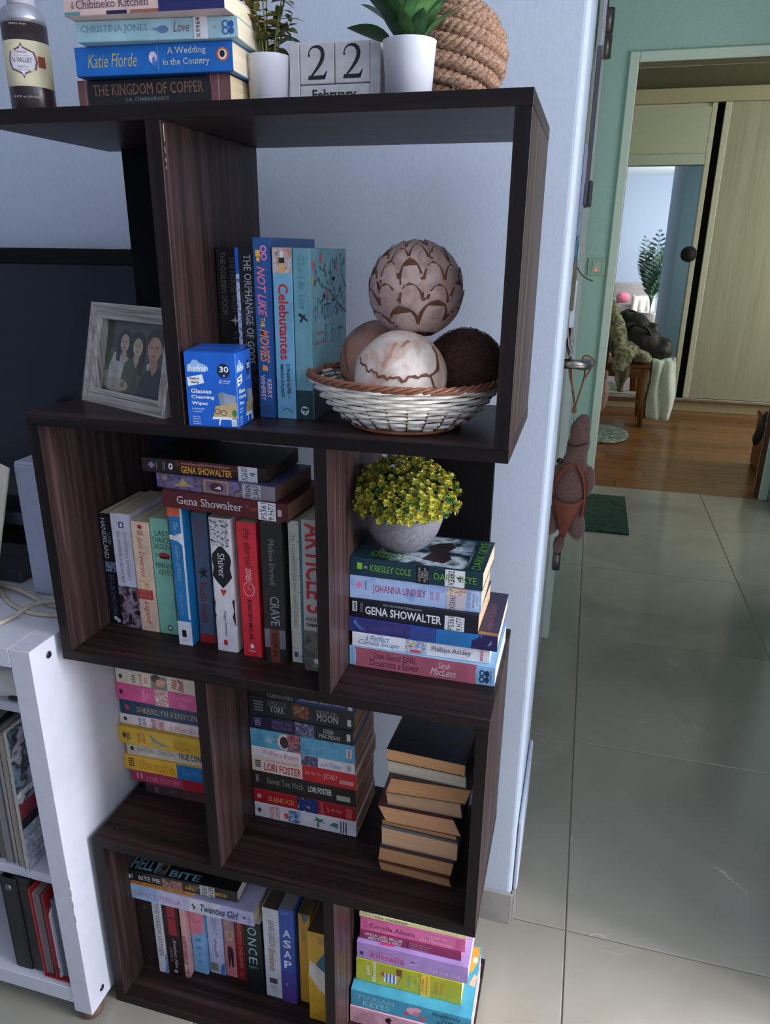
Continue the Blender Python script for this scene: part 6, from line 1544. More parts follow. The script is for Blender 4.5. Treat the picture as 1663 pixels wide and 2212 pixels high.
for y_, z_ in ((0.034, 0.683), (0.030, 0.048)):
    bm = bmesh.new()
    for r_, h0, h1 in ((0.0055, 0.0, 0.0008),):
        bmesh.ops.create_cone(bm, cap_ends=True, segments=20, radius1=r_, radius2=r_ * 0.8, depth=0.0012)
    bmesh.ops.transform(bm, matrix=Matrix.Translation((0.0008, y_, z_)) @ Matrix.Rotation(pi / 2, 4, 'Y'), verts=bm.verts)
    sc_ = bobj('bolt', bm, mat((90, 92, 108), 0.3, 0.05, 60, metal=0.8), co)
    bm = bmesh.new(); bmesh.ops.create_cone(bm, cap_ends=True, segments=6, radius1=0.0022, radius2=0.0022, depth=0.0004)
    bmesh.ops.transform(bm, matrix=Matrix.Translation((0.0016, y_, z_)) @ Matrix.Rotation(pi / 2, 4, 'Y'), verts=bm.verts)
    bobj('bolt_socket', bm, mat((20, 20, 26), 0.5), sc_)
for zz, w_ in ((0.285, 0.0012), (0.262, 0.0009), (0.305, 0.0007), (0.232, 0.0006)):
    box('chipped_edge', -0.0012, 0.0003, -0.0003, w_, zz - 0.006, zz + 0.006, mat((176, 158, 142), 0.8), co)

# on the console top
gb = thing('speaker_box', 'tall pale grey box standing on the console beside the bookcase', 'speaker', (-0.1045, 0.104, 0.7058), 2.0)
bm = bmesh.new(); add_box(bm, -0.021, 0.030, 0, 0.115, 0, 0.214, 0.003, None, 3); bobj('cabinet', bm, mat((166, 172, 188), 0.5, 0.03, 60), gb)
box('front_panel', -0.0195, 0.0285, -0.0015, -0.0002, 0.004, 0.209, mat((160, 166, 184), 0.45, 0.02, 60), gb, 0.0006)
cr = thing('floral_card', 'cream card with pink flowers leaning at the left edge of the console', 'card', (-0.262, 0.055, 0.7058), -12)
LM = Matrix.Rotation(RAD(-9), 4, 'X') @ Matrix.Rotation(RAD(11), 4, 'Y')
box('board', -0.10, 0.085, 0.03, 0.034, 0.0, 0.235, mat((206, 198, 178), 0.6, 0.04, 40), cr, 0.001, LM)
fO, fU, fV = LM @ Vector((0.02, 0.0299, 0.10)), (LM.to_3x3() @ Vector((1, 0, 0))), (LM.to_3x3() @ Vector((0, 0, 1)))
for (a, b2, r_, c) in ((0.015, 0.085, 0.024, (206, 140, 136)), (0.028, 0.06, 0.022, (196, 124, 120)), (0.01, 0.04, 0.022, (214, 150, 144)), (0.03, 0.02, 0.018, (190, 118, 116)), (0.02, 0.062, 0.010, (150, 96, 70))):
    for k in range(5):
        q = 2 * pi * k / 5 + a * 90
        polypatch(cr, 'printed_petal', fO, fU, fV, ell(a + r_ * .45 * cos(q), b2 + r_ * .45 * sin(q), r_ * .55, r_ * .38, 12, q), mat(mul(c, 0.92 + 0.03 * k), 0.6), 0.0003 + 0.00006 * k + a * 0.01)
box('low_box', -0.30, -0.120, 0.0, 0.10, 0.0, 0.020, mat((64, 64, 70), 0.5, 0.06, 60), None, 0.002, Matrix.Translation((-0.05, 0.128, 0.7058)))
tag(bpy.data.objects['low_box'], 'flat dark grey box lying on the console behind the cable', 'box')
cb_pts = [(-0.252, 0.114, 0.7095), (-0.222, 0.110, 0.7095), (-0.185, 0.104, 0.712), (-0.150, 0.094, 0.7150), (-0.118, 0.086, 0.7125), (-0.090, 0.076, 0.7100), (-0.064, 0.070, 0.7095), (-0.038, 0.072, 0.7095)]
lp = [(-0.222, 0.110, 0.7095), (-0.205, 0.106, 0.713), (-0.190, 0.098, 0.7130), (-0.172, 0.086, 0.7110), (-0.150, 0.070, 0.7095), (-0.126, 0.056, 0.7095), (-0.095, 0.045, 0.7095), (-0.066, 0.042, 0.7095), (-0.036, 0.047, 0.7095)]
l3 = [(-0.104, -0.006, 0.7095), (-0.100, 0.010, 0.7095), (-0.096, 0.026, 0.7100), (-0.090, 0.042, 0.7150), (-0.082, 0.060, 0.7160), (-0.066, 0.0725, 0.7155), (-0.044, 0.080, 0.7110)]


def smooth_path(P, n=8):
    P = [Vector(p) for p in P]
    out = []
    for i in range(len(P) - 1):
        p0, p1, p2, p3 = P[max(0, i - 1)], P[i], P[i + 1], P[min(len(P) - 1, i + 2)]
        for k in range(n):
            t = k / n
            out.append(0.5 * ((2 * p1) + (p2 - p0) * t + (2 * p0 - 5 * p1 + 4 * p2 - p3) * t * t + (3 * p1 - p0 - 3 * p2 + p3) * t ** 3))
    return out + [P[-1]]


CAB = mat((178, 166, 148), 0.55, 0.05, 60)
cbt = tubes('power_cable', [smooth_path(cb_pts), smooth_path(lp), smooth_path(l3)], 0.0034, CAB, None, 8)
tag(cbt, 'cream power cable looped on the white console top', 'cable')

# inside the console
def leaning(name, label, cat, x0, x1, y0, y1, z0_, z1_, m, lean_=0.0, group=None):
    t = thing(name, label, cat, (x0, y0, z0_), 0, group)
    t.rotation_euler[1] = RAD(lean_)
    return t


def magazine(label, x, y0, z_, th, h, w, cov, pages, lean_=0.0, art_m=None, name='magazine', cat='magazine'):
    """stands on its foot, spine at the back, page edges to the front, front cover facing right"""
    t = thing(name, label, cat, (x, y0, z_), 0)
    t.rotation_euler[1] = RAD(lean_)
    V = [(0, 0, 0), (0, w, 0), (th, w, 0), (th, 0, 0)]
    for nm, a in (('back_cover', (0, 0.0006, 0, w, 0, h)), ('front_cover', (th - 0.0006, th, 0, w, 0, h))):
        o = box(nm, *a, cov if nm == 'back_cover' or art_m is None else art_m, t)
    box('pages', 0.0007, th - 0.0007, 0.001, w - 0.001, 0.0008, h - 0.001, page_mat(pages, 'x'), t)
    return t


BWART = art([(24, 24, 32), (226, 224, 230), (40, 36, 44), (150, 176, 196), (90, 84, 84)], 26.0, 8)
ZM = 0.2863
m1 = magazine('thick magazine with a torn black, white and red cover, rightmost on the console shelf', -0.1080, -0.030, ZM, 0.0085, 0.262, 0.190, mat((90, 84, 84), 0.5), (196, 190, 180), 1.5, BWART)
fc = [c for c in m1.children if c.name.startswith('front_cover')][0]
for v0, v1, c in ((0.0, 0.082, (196, 200, 212)), (0.140, 0.150, (206, 206, 220)), (0.100, 0.128, (150, 52, 66)), (0.082, 0.100, (40, 36, 46))):
    patch(fc, 'cover_band', (0.0085, 0, 0), (0, 1, 0), (0, 0, 1), 0.0, 0.19, v0, v1, mat(c, 0.4, 0.25, 60) if c[0] != 196 else art([(206, 208, 220), (150, 156, 176), (214, 216, 226)], 50.0, 3), 0.0002)
for k in range(5):
    text(fc, 'cover_print', ('the quick list of', 'stories and plates', 'drawn in ink for', 'this month and', 'the next one')[k], (0.0085, 0.012, 0), (0, 1, 0), (0, 0, 1), 0, 0.07, 0.062 - 0.012 * k, 0.067 - 0.012 * k, mat((60, 64, 84), 0.5), 'n', 0.0004)
magazine('tan-edged magazine pressed second from the right on the console shelf', -0.1230, -0.026, ZM, 0.0140, 0.252, 0.185, mat((70, 62, 60), 0.5), (170, 158, 146), 1.5)
magazine('pale-edged magazine third from the right on the console shelf', -0.1330, -0.022, ZM, 0.0090, 0.246, 0.185, mat((160, 156, 160), 0.5), (190, 182, 176), 1.5)
magazine('grey-blue magazine fourth from the right on the console shelf', -0.1480, -0.024, ZM, 0.0140, 0.240, 0.185, mat((90, 100, 116), 0.5), (146, 140, 138), 1.5)
magazine('dark magazine fifth from the right at the frame edge of the console', -0.1640, -0.020, ZM, 0.0150, 0.250, 0.185, mat((40, 40, 46), 0.5), (120, 112, 108), 1.5)

# items on the upper console shelf
nb_ = thing('cloth_pouch', 'crumpled off-white cloth pouch on the upper console shelf', 'pouch', (-0.105, 0.005, 0.5765))
sphere('pouch_body', (-0.01, 0.03, 0.026), (0.055, 0.042, 0.024), mat((206, 204, 196), 0.8, 0.06, 60, bmp=0.3), nb_, 26, 16, 0.18, 2.4, 2)
tube('drawstring', smooth_path([(0.03, 0.004, 0.026), (0.040, -0.002, 0.020), (0.048, -0.004, 0.014), (0.058, 0.002, 0.006)]), 0.0018, mat((196, 190, 176), 0.8), nb_, 6)
nb2 = box('remote_pouch', -0.115, -0.060, 0.004, 0.03, 0.5765, 0.5845, mat((36, 36, 42), 0.5), None, 0.003)
tag(nb2, 'small dark case half under the cloth pouch on the console shelf', 'case')
nb2.location.z = 0.0

# folders and binders on the bottom board
ZB = 0.0703
BK = mat((26, 26, 30), 0.45, 0.1, 60)


def binder(label, x, th, h, y0, lean_, m, ring=True):
    t = thing('ring_binder', label, 'binder', (x, y0, ZB), 0)
    t.rotation_euler[1] = RAD(lean_)
    box('left_board', 0, 0.003, 0, 0.20, 0, h, m, t, 0.001)
    box('right_board', th - 0.003, th, 0, 0.20, 0, h, m, t, 0.001)
    sp_ = box('spine', 0.0032, th - 0.0032, 0, 0.003, 0, h, m, t, 0.001)
    box('papers', 0.004, th - 0.005, 0.006, 0.19, 0.004, h - 0.02, page_mat((120, 116, 112), 'x'), t)
    if ring:
        bm = bmesh.new(); bmesh.ops.create_cone(bm, cap_ends=True, segments=16, radius1=0.006, radius2=0.005, depth=0.002)
        bmesh.ops.transform(bm, matrix=Matrix.Translation((th / 2, -0.001, h - 0.018)) @ Matrix.Rotation(pi / 2, 4, 'X'), verts=bm.verts)
        bobj('finger_ring', bm, mat((110, 110, 118), 0.35, 0.05, 60, metal=0.7), sp_)
    return t


binder('black ring binder with a metal finger ring on the console bottom board', -0.1600, 0.0320, 0.195, -0.036, 0.5, BK)
binder('slimmer black binder beside the red folder on the console bottom board', -0.1270, 0.0230, 0.200, -0.034, 0.5, BK, False)
rf = thing('red_folder', 'open red plastic document folder standing on the console bottom board', 'folder', (-0.1020, -0.040, ZB))
RED = mat((140, 34, 36), 0.35, 0.08, 50)
box('left_flap', 0, 0.003, 0, 0.2, 0, 0.188, RED, rf, 0.001)
box('foot_tray', 0.0031, 0.054, 0, 0.2, 0, 0.0025, RED, rf, 0.001)
box('middle_flap', 0.026, 0.0284, -0.002, 0.2, 0.0026, 0.186, RED, rf, 0.001)
box('top_strap', 0.0031, 0.054, 0.05, 0.2, 0.1815, 0.1845, RED, rf, 0.001)
def sheaf(label, x, th, y0, h, pages, cov=None):
    t = thing('paper_sheaf', label, 'papers', (x, y0, ZB + 0.0030))
    box('sheets', 0, th, 0, 0.17, 0, h, page_mat(pages, 'x'), t)
    if cov: box('cover_sheet', -0.0008, -0.0001, -0.002, 0.17, 0, h + 0.003, mat(cov, 0.5), t)
    return t
sheaf('grey-brown sheaf of papers in the left of the red folder', -0.0975, 0.0105, -0.034, 0.172, (134, 116, 118), (150, 140, 160))
sheaf('dark sheaf of papers beside it in the red folder', -0.0865, 0.0085, -0.030, 0.170, (66, 70, 80))
sheaf('stack of blue-grey and tan papers at the right of the red folder', -0.0690, 0.0160, -0.032, 0.165, (96, 106, 116))
sl = thing('white_leaflet', 'white leaflet with clipped corner standing inside the red folder', 'leaflet', (-0.0732, -0.036, ZB + 0.0030))
mobj('sheet', [(0, 0.012, 0.150), (0, 0, 0.136), (0, 0, 0), (0, 0.15, 0), (0, 0.15, 0.150), (0.003, 0.012, 0.150), (0.003, 0, 0.136), (0.003, 0, 0), (0.003, 0.15, 0), (0.003, 0.15, 0.150)],
     [(0, 1, 2, 3, 4), (9, 8, 7, 6, 5), (0, 5, 6, 1), (1, 6, 7, 2), (2, 7, 8, 3), (3, 8, 9, 4), (4, 9, 5, 0)], mat((214, 212, 226), 0.5, 0.03), sl)
for k in range(2):
    patch(sl, 'printed_stripe', (0, -0.0003, 0), (1, 0, 0), (0, 0.0, 1), 0.0004, 0.0026, 0.012 + 0.006 * k, 0.015 + 0.006 * k, mat((50, 36, 44), 0.5), 0.0001)

# ------------------------------------------------------------------ plush toy hung from the side door handle
pl = thing('plush_toy', 'brown plush animal in an orange harness hanging from the door handle', 'plush toy', (0.661, 0.782, 0.0))
PLM, nt, b = base_mat('plush')
nz = nn(nt, 'ShaderNodeTexNoise'); nz.inputs['Scale'].default_value = 260; nz.inputs['Detail'].default_value = 4
nt.links.new(coords(nt), nz.inputs['Vector'])
nt.links.new(ramp(nt, nz.outputs[0], [(0.3, (78, 54, 50)), (0.7, (112, 82, 76))]), b.inputs['Base Color'])
b.inputs['Roughness'].default_value = 0.95; b.inputs['Sheen Weight'].default_value = 0.3
bump(nt, b, nz.outputs[0], 0.5, 0.002)


def blob(name, ells, m, parent, vox=0.0035, sm=6):
    bm = bmesh.new()
    for (c, r, rot) in ells:
        s = bmesh.ops.create_icosphere(bm, subdivisions=3, radius=1.0)
        M = Matrix.Translation(c) @ Euler([RAD(a) for a in rot]).to_matrix().to_4x4() @ Matrix.Diagonal((*r, 1))
        bmesh.ops.transform(bm, matrix=M, verts=s['verts'])
    o = bobj(name, bm, m, parent, True)
    md_ = o.modifiers.new('remesh', 'REMESH'); md_.mode = 'VOXEL'; md_.voxel_size = vox; md_.use_smooth_shade = True
    s2 = o.modifiers.new('smooth', 'SMOOTH'); s2.iterations = sm; s2.factor = 0.6
    return o


blob('body', [((0.000, 0, 0.740), (0.036, 0.034, 0.058), (0, 0, 0)), ((0.002, 0, 0.712), (0.035, 0.033, 0.040), (0, 0, 0)), ((0.006, 0, 0.798), (0.026, 0.026, 0.034), (0, 0, 0)),
              ((0.010, 0, 0.838), (0.0235, 0.022, 0.042), (0, 8, 0)), ((0.013, 0, 0.872), (0.019, 0.018, 0.030), (0, 0, 0)), ((0.016, 0, 0.892), (0.013, 0.013, 0.014), (0, 0, 0)),
              ((-0.001, 0, 0.866), (0.009, 0.010, 0.020), (0, -10, 0)), ((0.041, -0.002, 0.770), (0.011, 0.012, 0.028), (0, -8, 0)), ((0.034, 0.0, 0.745), (0.014, 0.014, 0.022), (0, 20, 0)),
              ((-0.030, 0.0, 0.768), (0.013, 0.014, 0.030), (0, 14, 0)),
              ((-0.026, -0.004, 0.672), (0.019, 0.021, 0.038), (0, 14, 0)), ((0.021, -0.004, 0.668), (0.020, 0.021, 0.040), (0, -12, 0)),
              ((-0.004, 0.004, 0.650), (0.008, 0.008, 0.030), (0, 0, 0)), ((-0.010, 0.004, 0.612), (0.0130, 0.012, 0.022), (0, 6, 0))], PLM, pl)
HAR = mat((106, 46, 28), 0.6, 0.12, 120)
DKP = mat((44, 30, 30), 0.9, 0.15, 90)


def surf_strap(name, pts, w):
    """flat band of cloth with thickness following the listed centre points"""
    P = smooth_path(pts, 6)
    V, F = [], []
    for i, p in enumerate(P):
        t = (P[min(i + 1, len(P) - 1)] - P[max(0, i - 1)]).normalized()
        nrm = Vector((p.x * 0.6, p.y - 0.0, 0)).normalized()
        s = t.cross(nrm).normalized()
        for q, d in ((-w, 0.0), (w, 0.0), (w, 0.0016), (-w, 0.0016)):
            V.append(p + s * q + nrm * d)
    for i in range(len(P) - 1):
        for k in range(4): F.append((4 * i + k, 4 * i + (k + 1) % 4, 4 * i + 4 + (k + 1) % 4, 4 * i + 4 + k))
    return mobj(name, V, F, HAR, pl, True)


surf_strap('harness_strap', [(0.012, -0.026, 0.805), (0.026, -0.026, 0.780), (0.033, -0.022, 0.750), (0.034, -0.021, 0.715), (0.032, -0.022, 0.690)], 0.0045)
surf_strap('harness_strap', [(0.002, -0.027, 0.806), (-0.016, -0.026, 0.790), (-0.030, -0.022, 0.755), (-0.032, -0.022, 0.722)], 0.004)
V, F = [], []
n = 10
for i in range(n + 1):
    s = i / n
    zz = 0.722 - 0.082 * s
    hw = 0.030 * (1 - s) ** 1.1 + 0.004
    for j in range(9):
        t = j / 8 * 2 - 1
        x_ = 0.001 + hw * t - 0.004 * s
        base_y = -0.0375 * math.sqrt(max(0.02, 1 - (x_ / 0.040) ** 2)) - 0.001 + 0.016 * s * s
        V.append((x_, base_y, zz + 0.010 * t * t * (1 - s)))
for i in range(n):
    for j in range(8):
        a = i * 9 + j
        F.append((a, a + 1, a + 10, a + 9))
hv = mobj('harness_brief', V, F, HAR, pl, True)
so = hv.modifiers.new('thick', 'SOLIDIFY'); so.thickness = 0.0015
sphere('eye', (-0.024, -0.014, 0.806), (0.0065, 0.006, 0.0062), mat((18, 16, 18), 0.25), pl, 14, 10)
tube('neck_fold', [(-0.012, -0.0235, 0.848), (-0.002, -0.0255, 0.842), (0.012, -0.0235, 0.843), (0.026, -0.017, 0.848)], 0.0022, DKP, pl, 6)
tube('hook', [(-0.002, 0, 0.884), (-0.006, 0, 0.894), (-0.003, 0, 0.902), (0.001, 0, 0.898)], 0.0012, METAL, pl, 6)
STR = mat((120, 66, 48), 0.6, 0.1, 100)
sphere('knot', (-0.005, 0, 0.912), (0.0048, 0.0048, 0.0085), STR, pl, 12, 8)
hz_ = hz
tube('hanging_strap', smooth_path([(-0.0045, 0, 0.918), (-0.011, 0.0, 0.950), (-0.021, 0.0, 0.985), (-0.0225, -0.003, hz_ + 0.008), (-0.0215, 0.008, hz_ + 0.0125), (-0.0205, 0.012, hz_), (-0.014, 0.004, 0.960), (-0.0045, 0.002, 0.918)]), 0.0019, STR, pl, 6)
tube('hanging_strap', smooth_path([(-0.004, 0, 0.918), (0.004, 0.010, 0.955), (0.0085, 0.02, 0.985), (0.0015, 0.022, hz_ + 0.010), (0.012, 0.026, hz_ + 0.0145), (0.0255, 0.026, hz_ + 0.002), (0.018, 0.024, hz_ - 0.013), (0.010, 0.020, 0.975)]), 0.0017, STR, pl, 6)

# ------------------------------------------------------------------ cards and bags hung on the face of the side door
def hung(name, label, cat, y, z0_, z1_, x_off, th, w, m, tilt=0.0):
    t = thing(name, label, cat, (0.6245 + x_off, y, z0_))
    t.rotation_euler[1] = RAD(tilt)
    bm = bmesh.new(); add_box(bm, 0, th, 0, w, 0, z1_ - z0_, min(th, 0.004) * 0.3); bobj(name + '_sheet', bm, m, t)
    return t


GP = mat((90, 90, 100), 0.6, 0.08, 60)
t = hung('hanging_pouch', 'dark grey pouch hanging high on the side door', 'pouch', 1.06, 1.315, 1.62, 0.004, 0.008, 0.13, GP, 0)
box('pouch_flap', 0.0082, 0.017, 0.01, 0.12, 0.0, 0.05, mat((78, 78, 90), 0.6), t, 0.003)
t = hung('wall_calendar', 'white card with dark stripe at the very top of the side door', 'card', 1.22, 1.655, 1.95, 0.004, 0.009, 0.12, mat((196, 196, 206), 0.5), 0)
box('stripe', 0.0092, 0.012, 0.03, 0.06, 0.06, 0.295, mat((84, 76, 84), 0.5), t, 0.001)
t = hung('hanging_card', 'small pink and blue card clipped below the top of the side door', 'card', 0.76, 1.245, 1.40, 0.004, 0.0050, 0.06, mat((150, 160, 196), 0.5), 0)
box('pink_band', 0.0051, 0.006, 0.002, 0.058, 0.09, 0.15, mat((206, 160, 180), 0.5), t)
t = hung('luggage_tag', 'blue-rimmed oval tag hanging on the side door', 'tag', 0.80, 1.165, 1.245, 0.003, 0.004, 0.05, mat((90, 140, 176), 0.45), 0)
sphere('tag_disc', (0.006, 0.025, 0.045), (0.002, 0.020, 0.032), mat((206, 212, 222), 0.4), t, 16, 12)
hung('wood_tag', 'olive wooden tag hanging at mid height on the side door', 'tag', 0.74, 1.11, 1.20, 0.004, 0.007, 0.05, mat((110, 104, 84), 0.5), 0)
hung('note_pad', 'white notepad fixed in the middle of the side door', 'notepad', 0.78, 1.075, 1.165, 0.004, 0.010, 0.07, mat((214, 216, 224), 0.5), 0)
t = thing('dry_twig', 'thin dark twig sticking out from the side door', 'twig', (0.634, 0.86, 1.187))
tube('stem', smooth_path([(0, 0, 0), (0.008, 0.0, -0.012), (0.020, 0.0, -0.021), (0.033, 0, -0.026)]), [0.0012] * 24 + [0.0008], mat((50, 60, 56), 0.6), t, 6)


def curled(label, y, z0_, z1_, out, m, w=0.09, name='paper_flyer', x_off=0.003):
    t = thing(name, label, 'paper', (0.6245 + x_off, y, z0_))
    V, F = [], []
    n = 10
    for i in range(n + 1):
        s = i / n
        xx = out * sin(pi * s) ** 2 * (0.6 + 0.4 * cos(5 * s)) + out * 0.6 * (1 - s) ** 3
        for k in (0, 1): V.append((xx, w * k, (z1_ - z0_) * s))
    for i in range(n): F.append((2 * i, 2 * i + 1, 2 * i + 3, 2 * i + 2))
    o = mobj('sheet', V, F, m, t, True)
    o.modifiers.new('thick', 'SOLIDIFY').thickness = 0.0012
    return t


curled('brown-edged curled flyer on the lower part of the side door', 0.80, 1.035, 1.135, 0.013, mat((176, 140, 120), 0.6))
curled('white curled flyer overlapping a brown one on the side door', 0.84, 1.02, 1.10, 0.016, mat((196, 198, 210), 0.6))
curled('pale bluish flyer lower down on the side door', 0.88, 1.005, 1.07, 0.020, mat((176, 180, 196), 0.6))
curled('dark brown leather strip, lowest paper-like piece on the side door', 0.78, 1.005, 1.05, 0.014, mat((66, 54, 52), 0.6), 0.07, 'leather_strip')

# light switch on the far green wall
sw = thing('light_switch', 'square switch with a red glowing pilot lamp on the green wall', 'switch', (0.676, 3.276, 1.145))
SWM = mat((150, 172, 158), 0.4, 0.02, 60)
box('plate', -0.042, 0.042, 0.0, 0.0088, -0.042, 0.042, SWM, sw, 0.003)
box('rocker', -0.020, 0.020, -0.0035, -0.0002, -0.026, 0.026, mat((166, 184, 170), 0.4), sw, 0.002)
PIL, nt, b = base_mat('pilot_lamp')
b.inputs['Emission Color'].default_value = (1.0, 0.08, 0.06, 1); b.inputs['Emission Strength'].default_value = 1.6; b.inputs['Base Color'].default_value = (0.8, 0.05, 0.05, 1)
mobj('pilot_lamp', [(-0.006, -0.004, -0.020), (0.006, -0.004, -0.020), (0.0, -0.004, -0.004), (-0.006, -0.0058, -0.020), (0.006, -0.0058, -0.020), (0.0, -0.0058, -0.004)], [(0, 1, 2), (5, 4, 3), (0, 3, 4, 1), (1, 4, 5, 2), (2, 5, 3, 0)], PIL, sw)

# green doormat
MATM = art([(8, 24, 22), (14, 44, 36), (24, 62, 50), (10, 36, 38)], 22.0, 6, 0.9)
dm = box('door_mat', 0, 0.225, 0, 0.56, 0.0003, 0.010, MATM, None, 0.004, None, 2)
dm.location = (0.715, 2.54, 0); dm.rotation_euler = (0, 0, RAD(0)); tag(dm, 'green foliage-patterned doormat on the tiles before the bedroom', 'doormat')

# ------------------------------------------------------------------ bedroom: rug, chair, clothes, box
rg = sphere('oval_rug', (0, 0, 0.006), (0.17, 0.30, 0.006), art([(90, 110, 104), (160, 170, 160), (70, 92, 90), (130, 146, 138)], 22.0, 4, 0.9), None, 28, 8)
rg.location = (0.845, 4.56, 0.0005); tag(rg, 'small oval grey-green rug on the bedroom timber floor', 'rug')

CH = wood((92, 56, 26), (136, 90, 48), (160, 112, 64), 'z', 0.45)
CHX = wood((92, 56, 26), (136, 90, 48), (160, 112, 64), 'x', 0.45)
ch = thing('wooden_chair', 'brown wooden chair heaped with clothes before the mirrored wardrobe', 'chair', (0.90, 4.86, 0))
for x_, y_ in ((0.195, 0.02), (-0.195, 0.02), (0.195, 0.40), (-0.195, 0.40)):
    hgt = 0.43 if x_ > 0 else 0.74
    tube('leg', [(x_ * 1.04, y_, 0), (x_, y_, 0.2), (x_ - (0.02 if x_ < 0 else 0), y_, hgt)], [0.017, 0.021, 0.023], CH, ch, 8)
box('seat', -0.225, 0.225, -0.01, 0.43, 0.43, 0.46, CHX, ch, 0.008)
box('apron', -0.18, 0.18, 0.012, 0.03, 0.36, 0.4299, CHX, ch, 0.003)
box('apron', 0.187, 0.203, 0.04, 0.38, 0.36, 0.4299, wood((92, 56, 26), (136, 90, 48), (160, 112, 64), 'y', 0.45), ch, 0.003)
box('stretcher', -0.18, 0.18, 0.015, 0.03, 0.18, 0.20, CHX, ch, 0.003)
box('back_rail', -0.225, -0.205, 0.045, 0.375, 0.64, 0.73, CHX, ch, 0.004)
box('back_rail', -0.222, -0.204, 0.045, 0.375, 0.53, 0.57, CHX, ch, 0.004)


def cloth_blob(name, label, cat, loc, ells, m, vox=0.012, sm=5, amp=0.0):
    t = thing(name, label, cat, loc)
    o = blob(name + '_cloth', ells, m, t, vox, sm)
    if amp:
        tx = bpy.data.textures.new('folds', 'CLOUDS'); tx.noise_scale = 0.06
        d = o.modifiers.new('folds', 'DISPLACE'); d.texture = tx; d.strength = amp; d.mid_level = 0.5
    return t


bg_ = cloth_blob('black_bag', 'slouching black bag on the clothes-covered chair', 'bag', (1.075, 4.97, 0.46), [((-0.02, 0.0, 0.13), (0.15, 0.11, 0.13), (0, 20, 0)), ((-0.10, 0, 0.23), (0.06, 0.08, 0.05), (0, 10, 0)), ((0.10, 0, 0.09), (0.10, 0.10, 0.09), (0, 10, 0)), ((0.14, 0, 0.15), (0.05, 0.08, 0.03), (0, 20, 0)), ((-0.12, 0, 0.14), (0.05, 0.08, 0.10), (0, 0, 0))], mat((28, 28, 30), 0.5, 0.15, 40), 0.010, 22, 0.012)
tube('bag_handle', smooth_path([(-0.13, -0.06, 0.24), (-0.09, -0.10, 0.27), (-0.01, -0.10, 0.25), (0.03, -0.07, 0.19)]), 0.010, mat((22, 22, 24), 0.5), bg_, 8)


def drape(name, label, cat, loc, rows, m, th=0.006, smooth_=True):
    """sheet from a list of rows of points"""
    t = thing(name, label, cat, loc)
    V, F = [], []
    nc = len(rows[0])
    for r in rows: V += r
    for i in range(len(rows) - 1):
        for j in range(nc - 1):
            a = i * nc + j
            F.append((a, a + 1, a + nc + 1, a + nc))
    o = mobj(name + '_cloth', V, F, m, t, smooth_)
    o.modifiers.new('thick', 'SOLIDIFY').thickness = th
    return t


def towel_rows(w, h, hang, folds, amp, taper=0.0, seed=0):
    rows = []
    nr, nc = 22, 25
    for i in range(nr + 1):
        s = i / nr
        L = s * (h + hang)
        row = []
        for j in range(nc):
            u = j / (nc - 1) * 2 - 1
            if L < h:
                y_, z_ = h - L, 0.0
            else:
                q = L - h
                y_, z_ = -0.012 - 0.02 * (1 - math.exp(-q * 12)), -q
            k = min(1.0, max(0.0, (L - h * 0.6) / 0.15))
            y_ += k * amp * sin(folds * u * pi + seed + 0.6 * sin(3 * s + seed))
            ww = w * (1 - taper * s + 0.05 * sin(4 * s + seed))
            row.append((u * ww / 2 + 0.012 * sin(7 * s + u * 2 + seed), y_, z_ + 0.006 * sin(6 * u + seed) * (L < h)))
        rows.append(row)
    return rows


TOW, nt, b = base_mat('towelling')
nz = nn(nt, 'ShaderNodeTexNoise'); nz.inputs['Scale'].default_value = 120
nt.links.new(coords(nt), nz.inputs['Vector'])
nt.links.new(ramp(nt, nz.outputs[0], [(0.3, (206, 222, 214)), (0.7, (232, 244, 238))]), b.inputs['Base Color'])
b.inputs['Roughness'].default_value = 0.95
bump(nt, b, nz.outputs[0], 0.6, 0.004)
drape('pale_towel', 'pale mint towel hanging off the right of the chair', 'towel', (1.215, 4.872, 0.485), towel_rows(0.17, 0.14, 0.415, 2.0, 0.022, 0.05, 1), TOW, 0.012)
PAT = art([(150, 150, 122), (110, 112, 92), (176, 174, 140), (84, 96, 74), (120, 116, 112)], 16.0, 2, 0.85)
cloth_blob('patterned_shirt', 'olive and grey patterned shirt heaped at the left of the chair', 'clothes', (0.86, 4.93, 0.46), [((0.02, 0.0, 0.17), (0.07, 0.10, 0.22), (0, -14, 0)), ((0.11, -0.02, 0.08), (0.14, 0.10, 0.07), (0, 24, 0)), ((0.20, -0.05, 0.045), (0.08, 0.09, 0.045), (0, 10, 0)), ((0.06, -0.135, 0.02), (0.06, 0.04, 0.10), (0, 30, 0)), ((0.06, -0.10, 0.075), (0.06, 0.06, 0.05), (0, 20, 0))], PAT, 0.012, 5, 0.03)
drape('sleeve_cloth', 'grey-olive sleeve hanging down in front of the chair', 'clothes', (0.93, 4.842, 0.462), towel_rows(0.11, 0.05, 0.20, 1.2, 0.012, 0.55, 3), mat((112, 110, 92), 0.85, 0.15, 30), 0.008)
drape('dark_coat', 'black coat hanging over the left side of the chair', 'clothes', (0.735, 4.820, 0.62), towel_rows(0.18, 0.02, 0.46, 1.6, 0.02, 0.1, 5), mat((26, 25, 28), 0.85, 0.2, 30), 0.012)
drape('grey_bag', 'grey cloth bag hanging between towel and chair leg', 'bag', (1.185, 4.965, 0.40), towel_rows(0.11, 0.03, 0.34, 1.0, 0.02, -0.3, 2), mat((86, 84, 86), 0.8, 0.1, 30), 0.02)
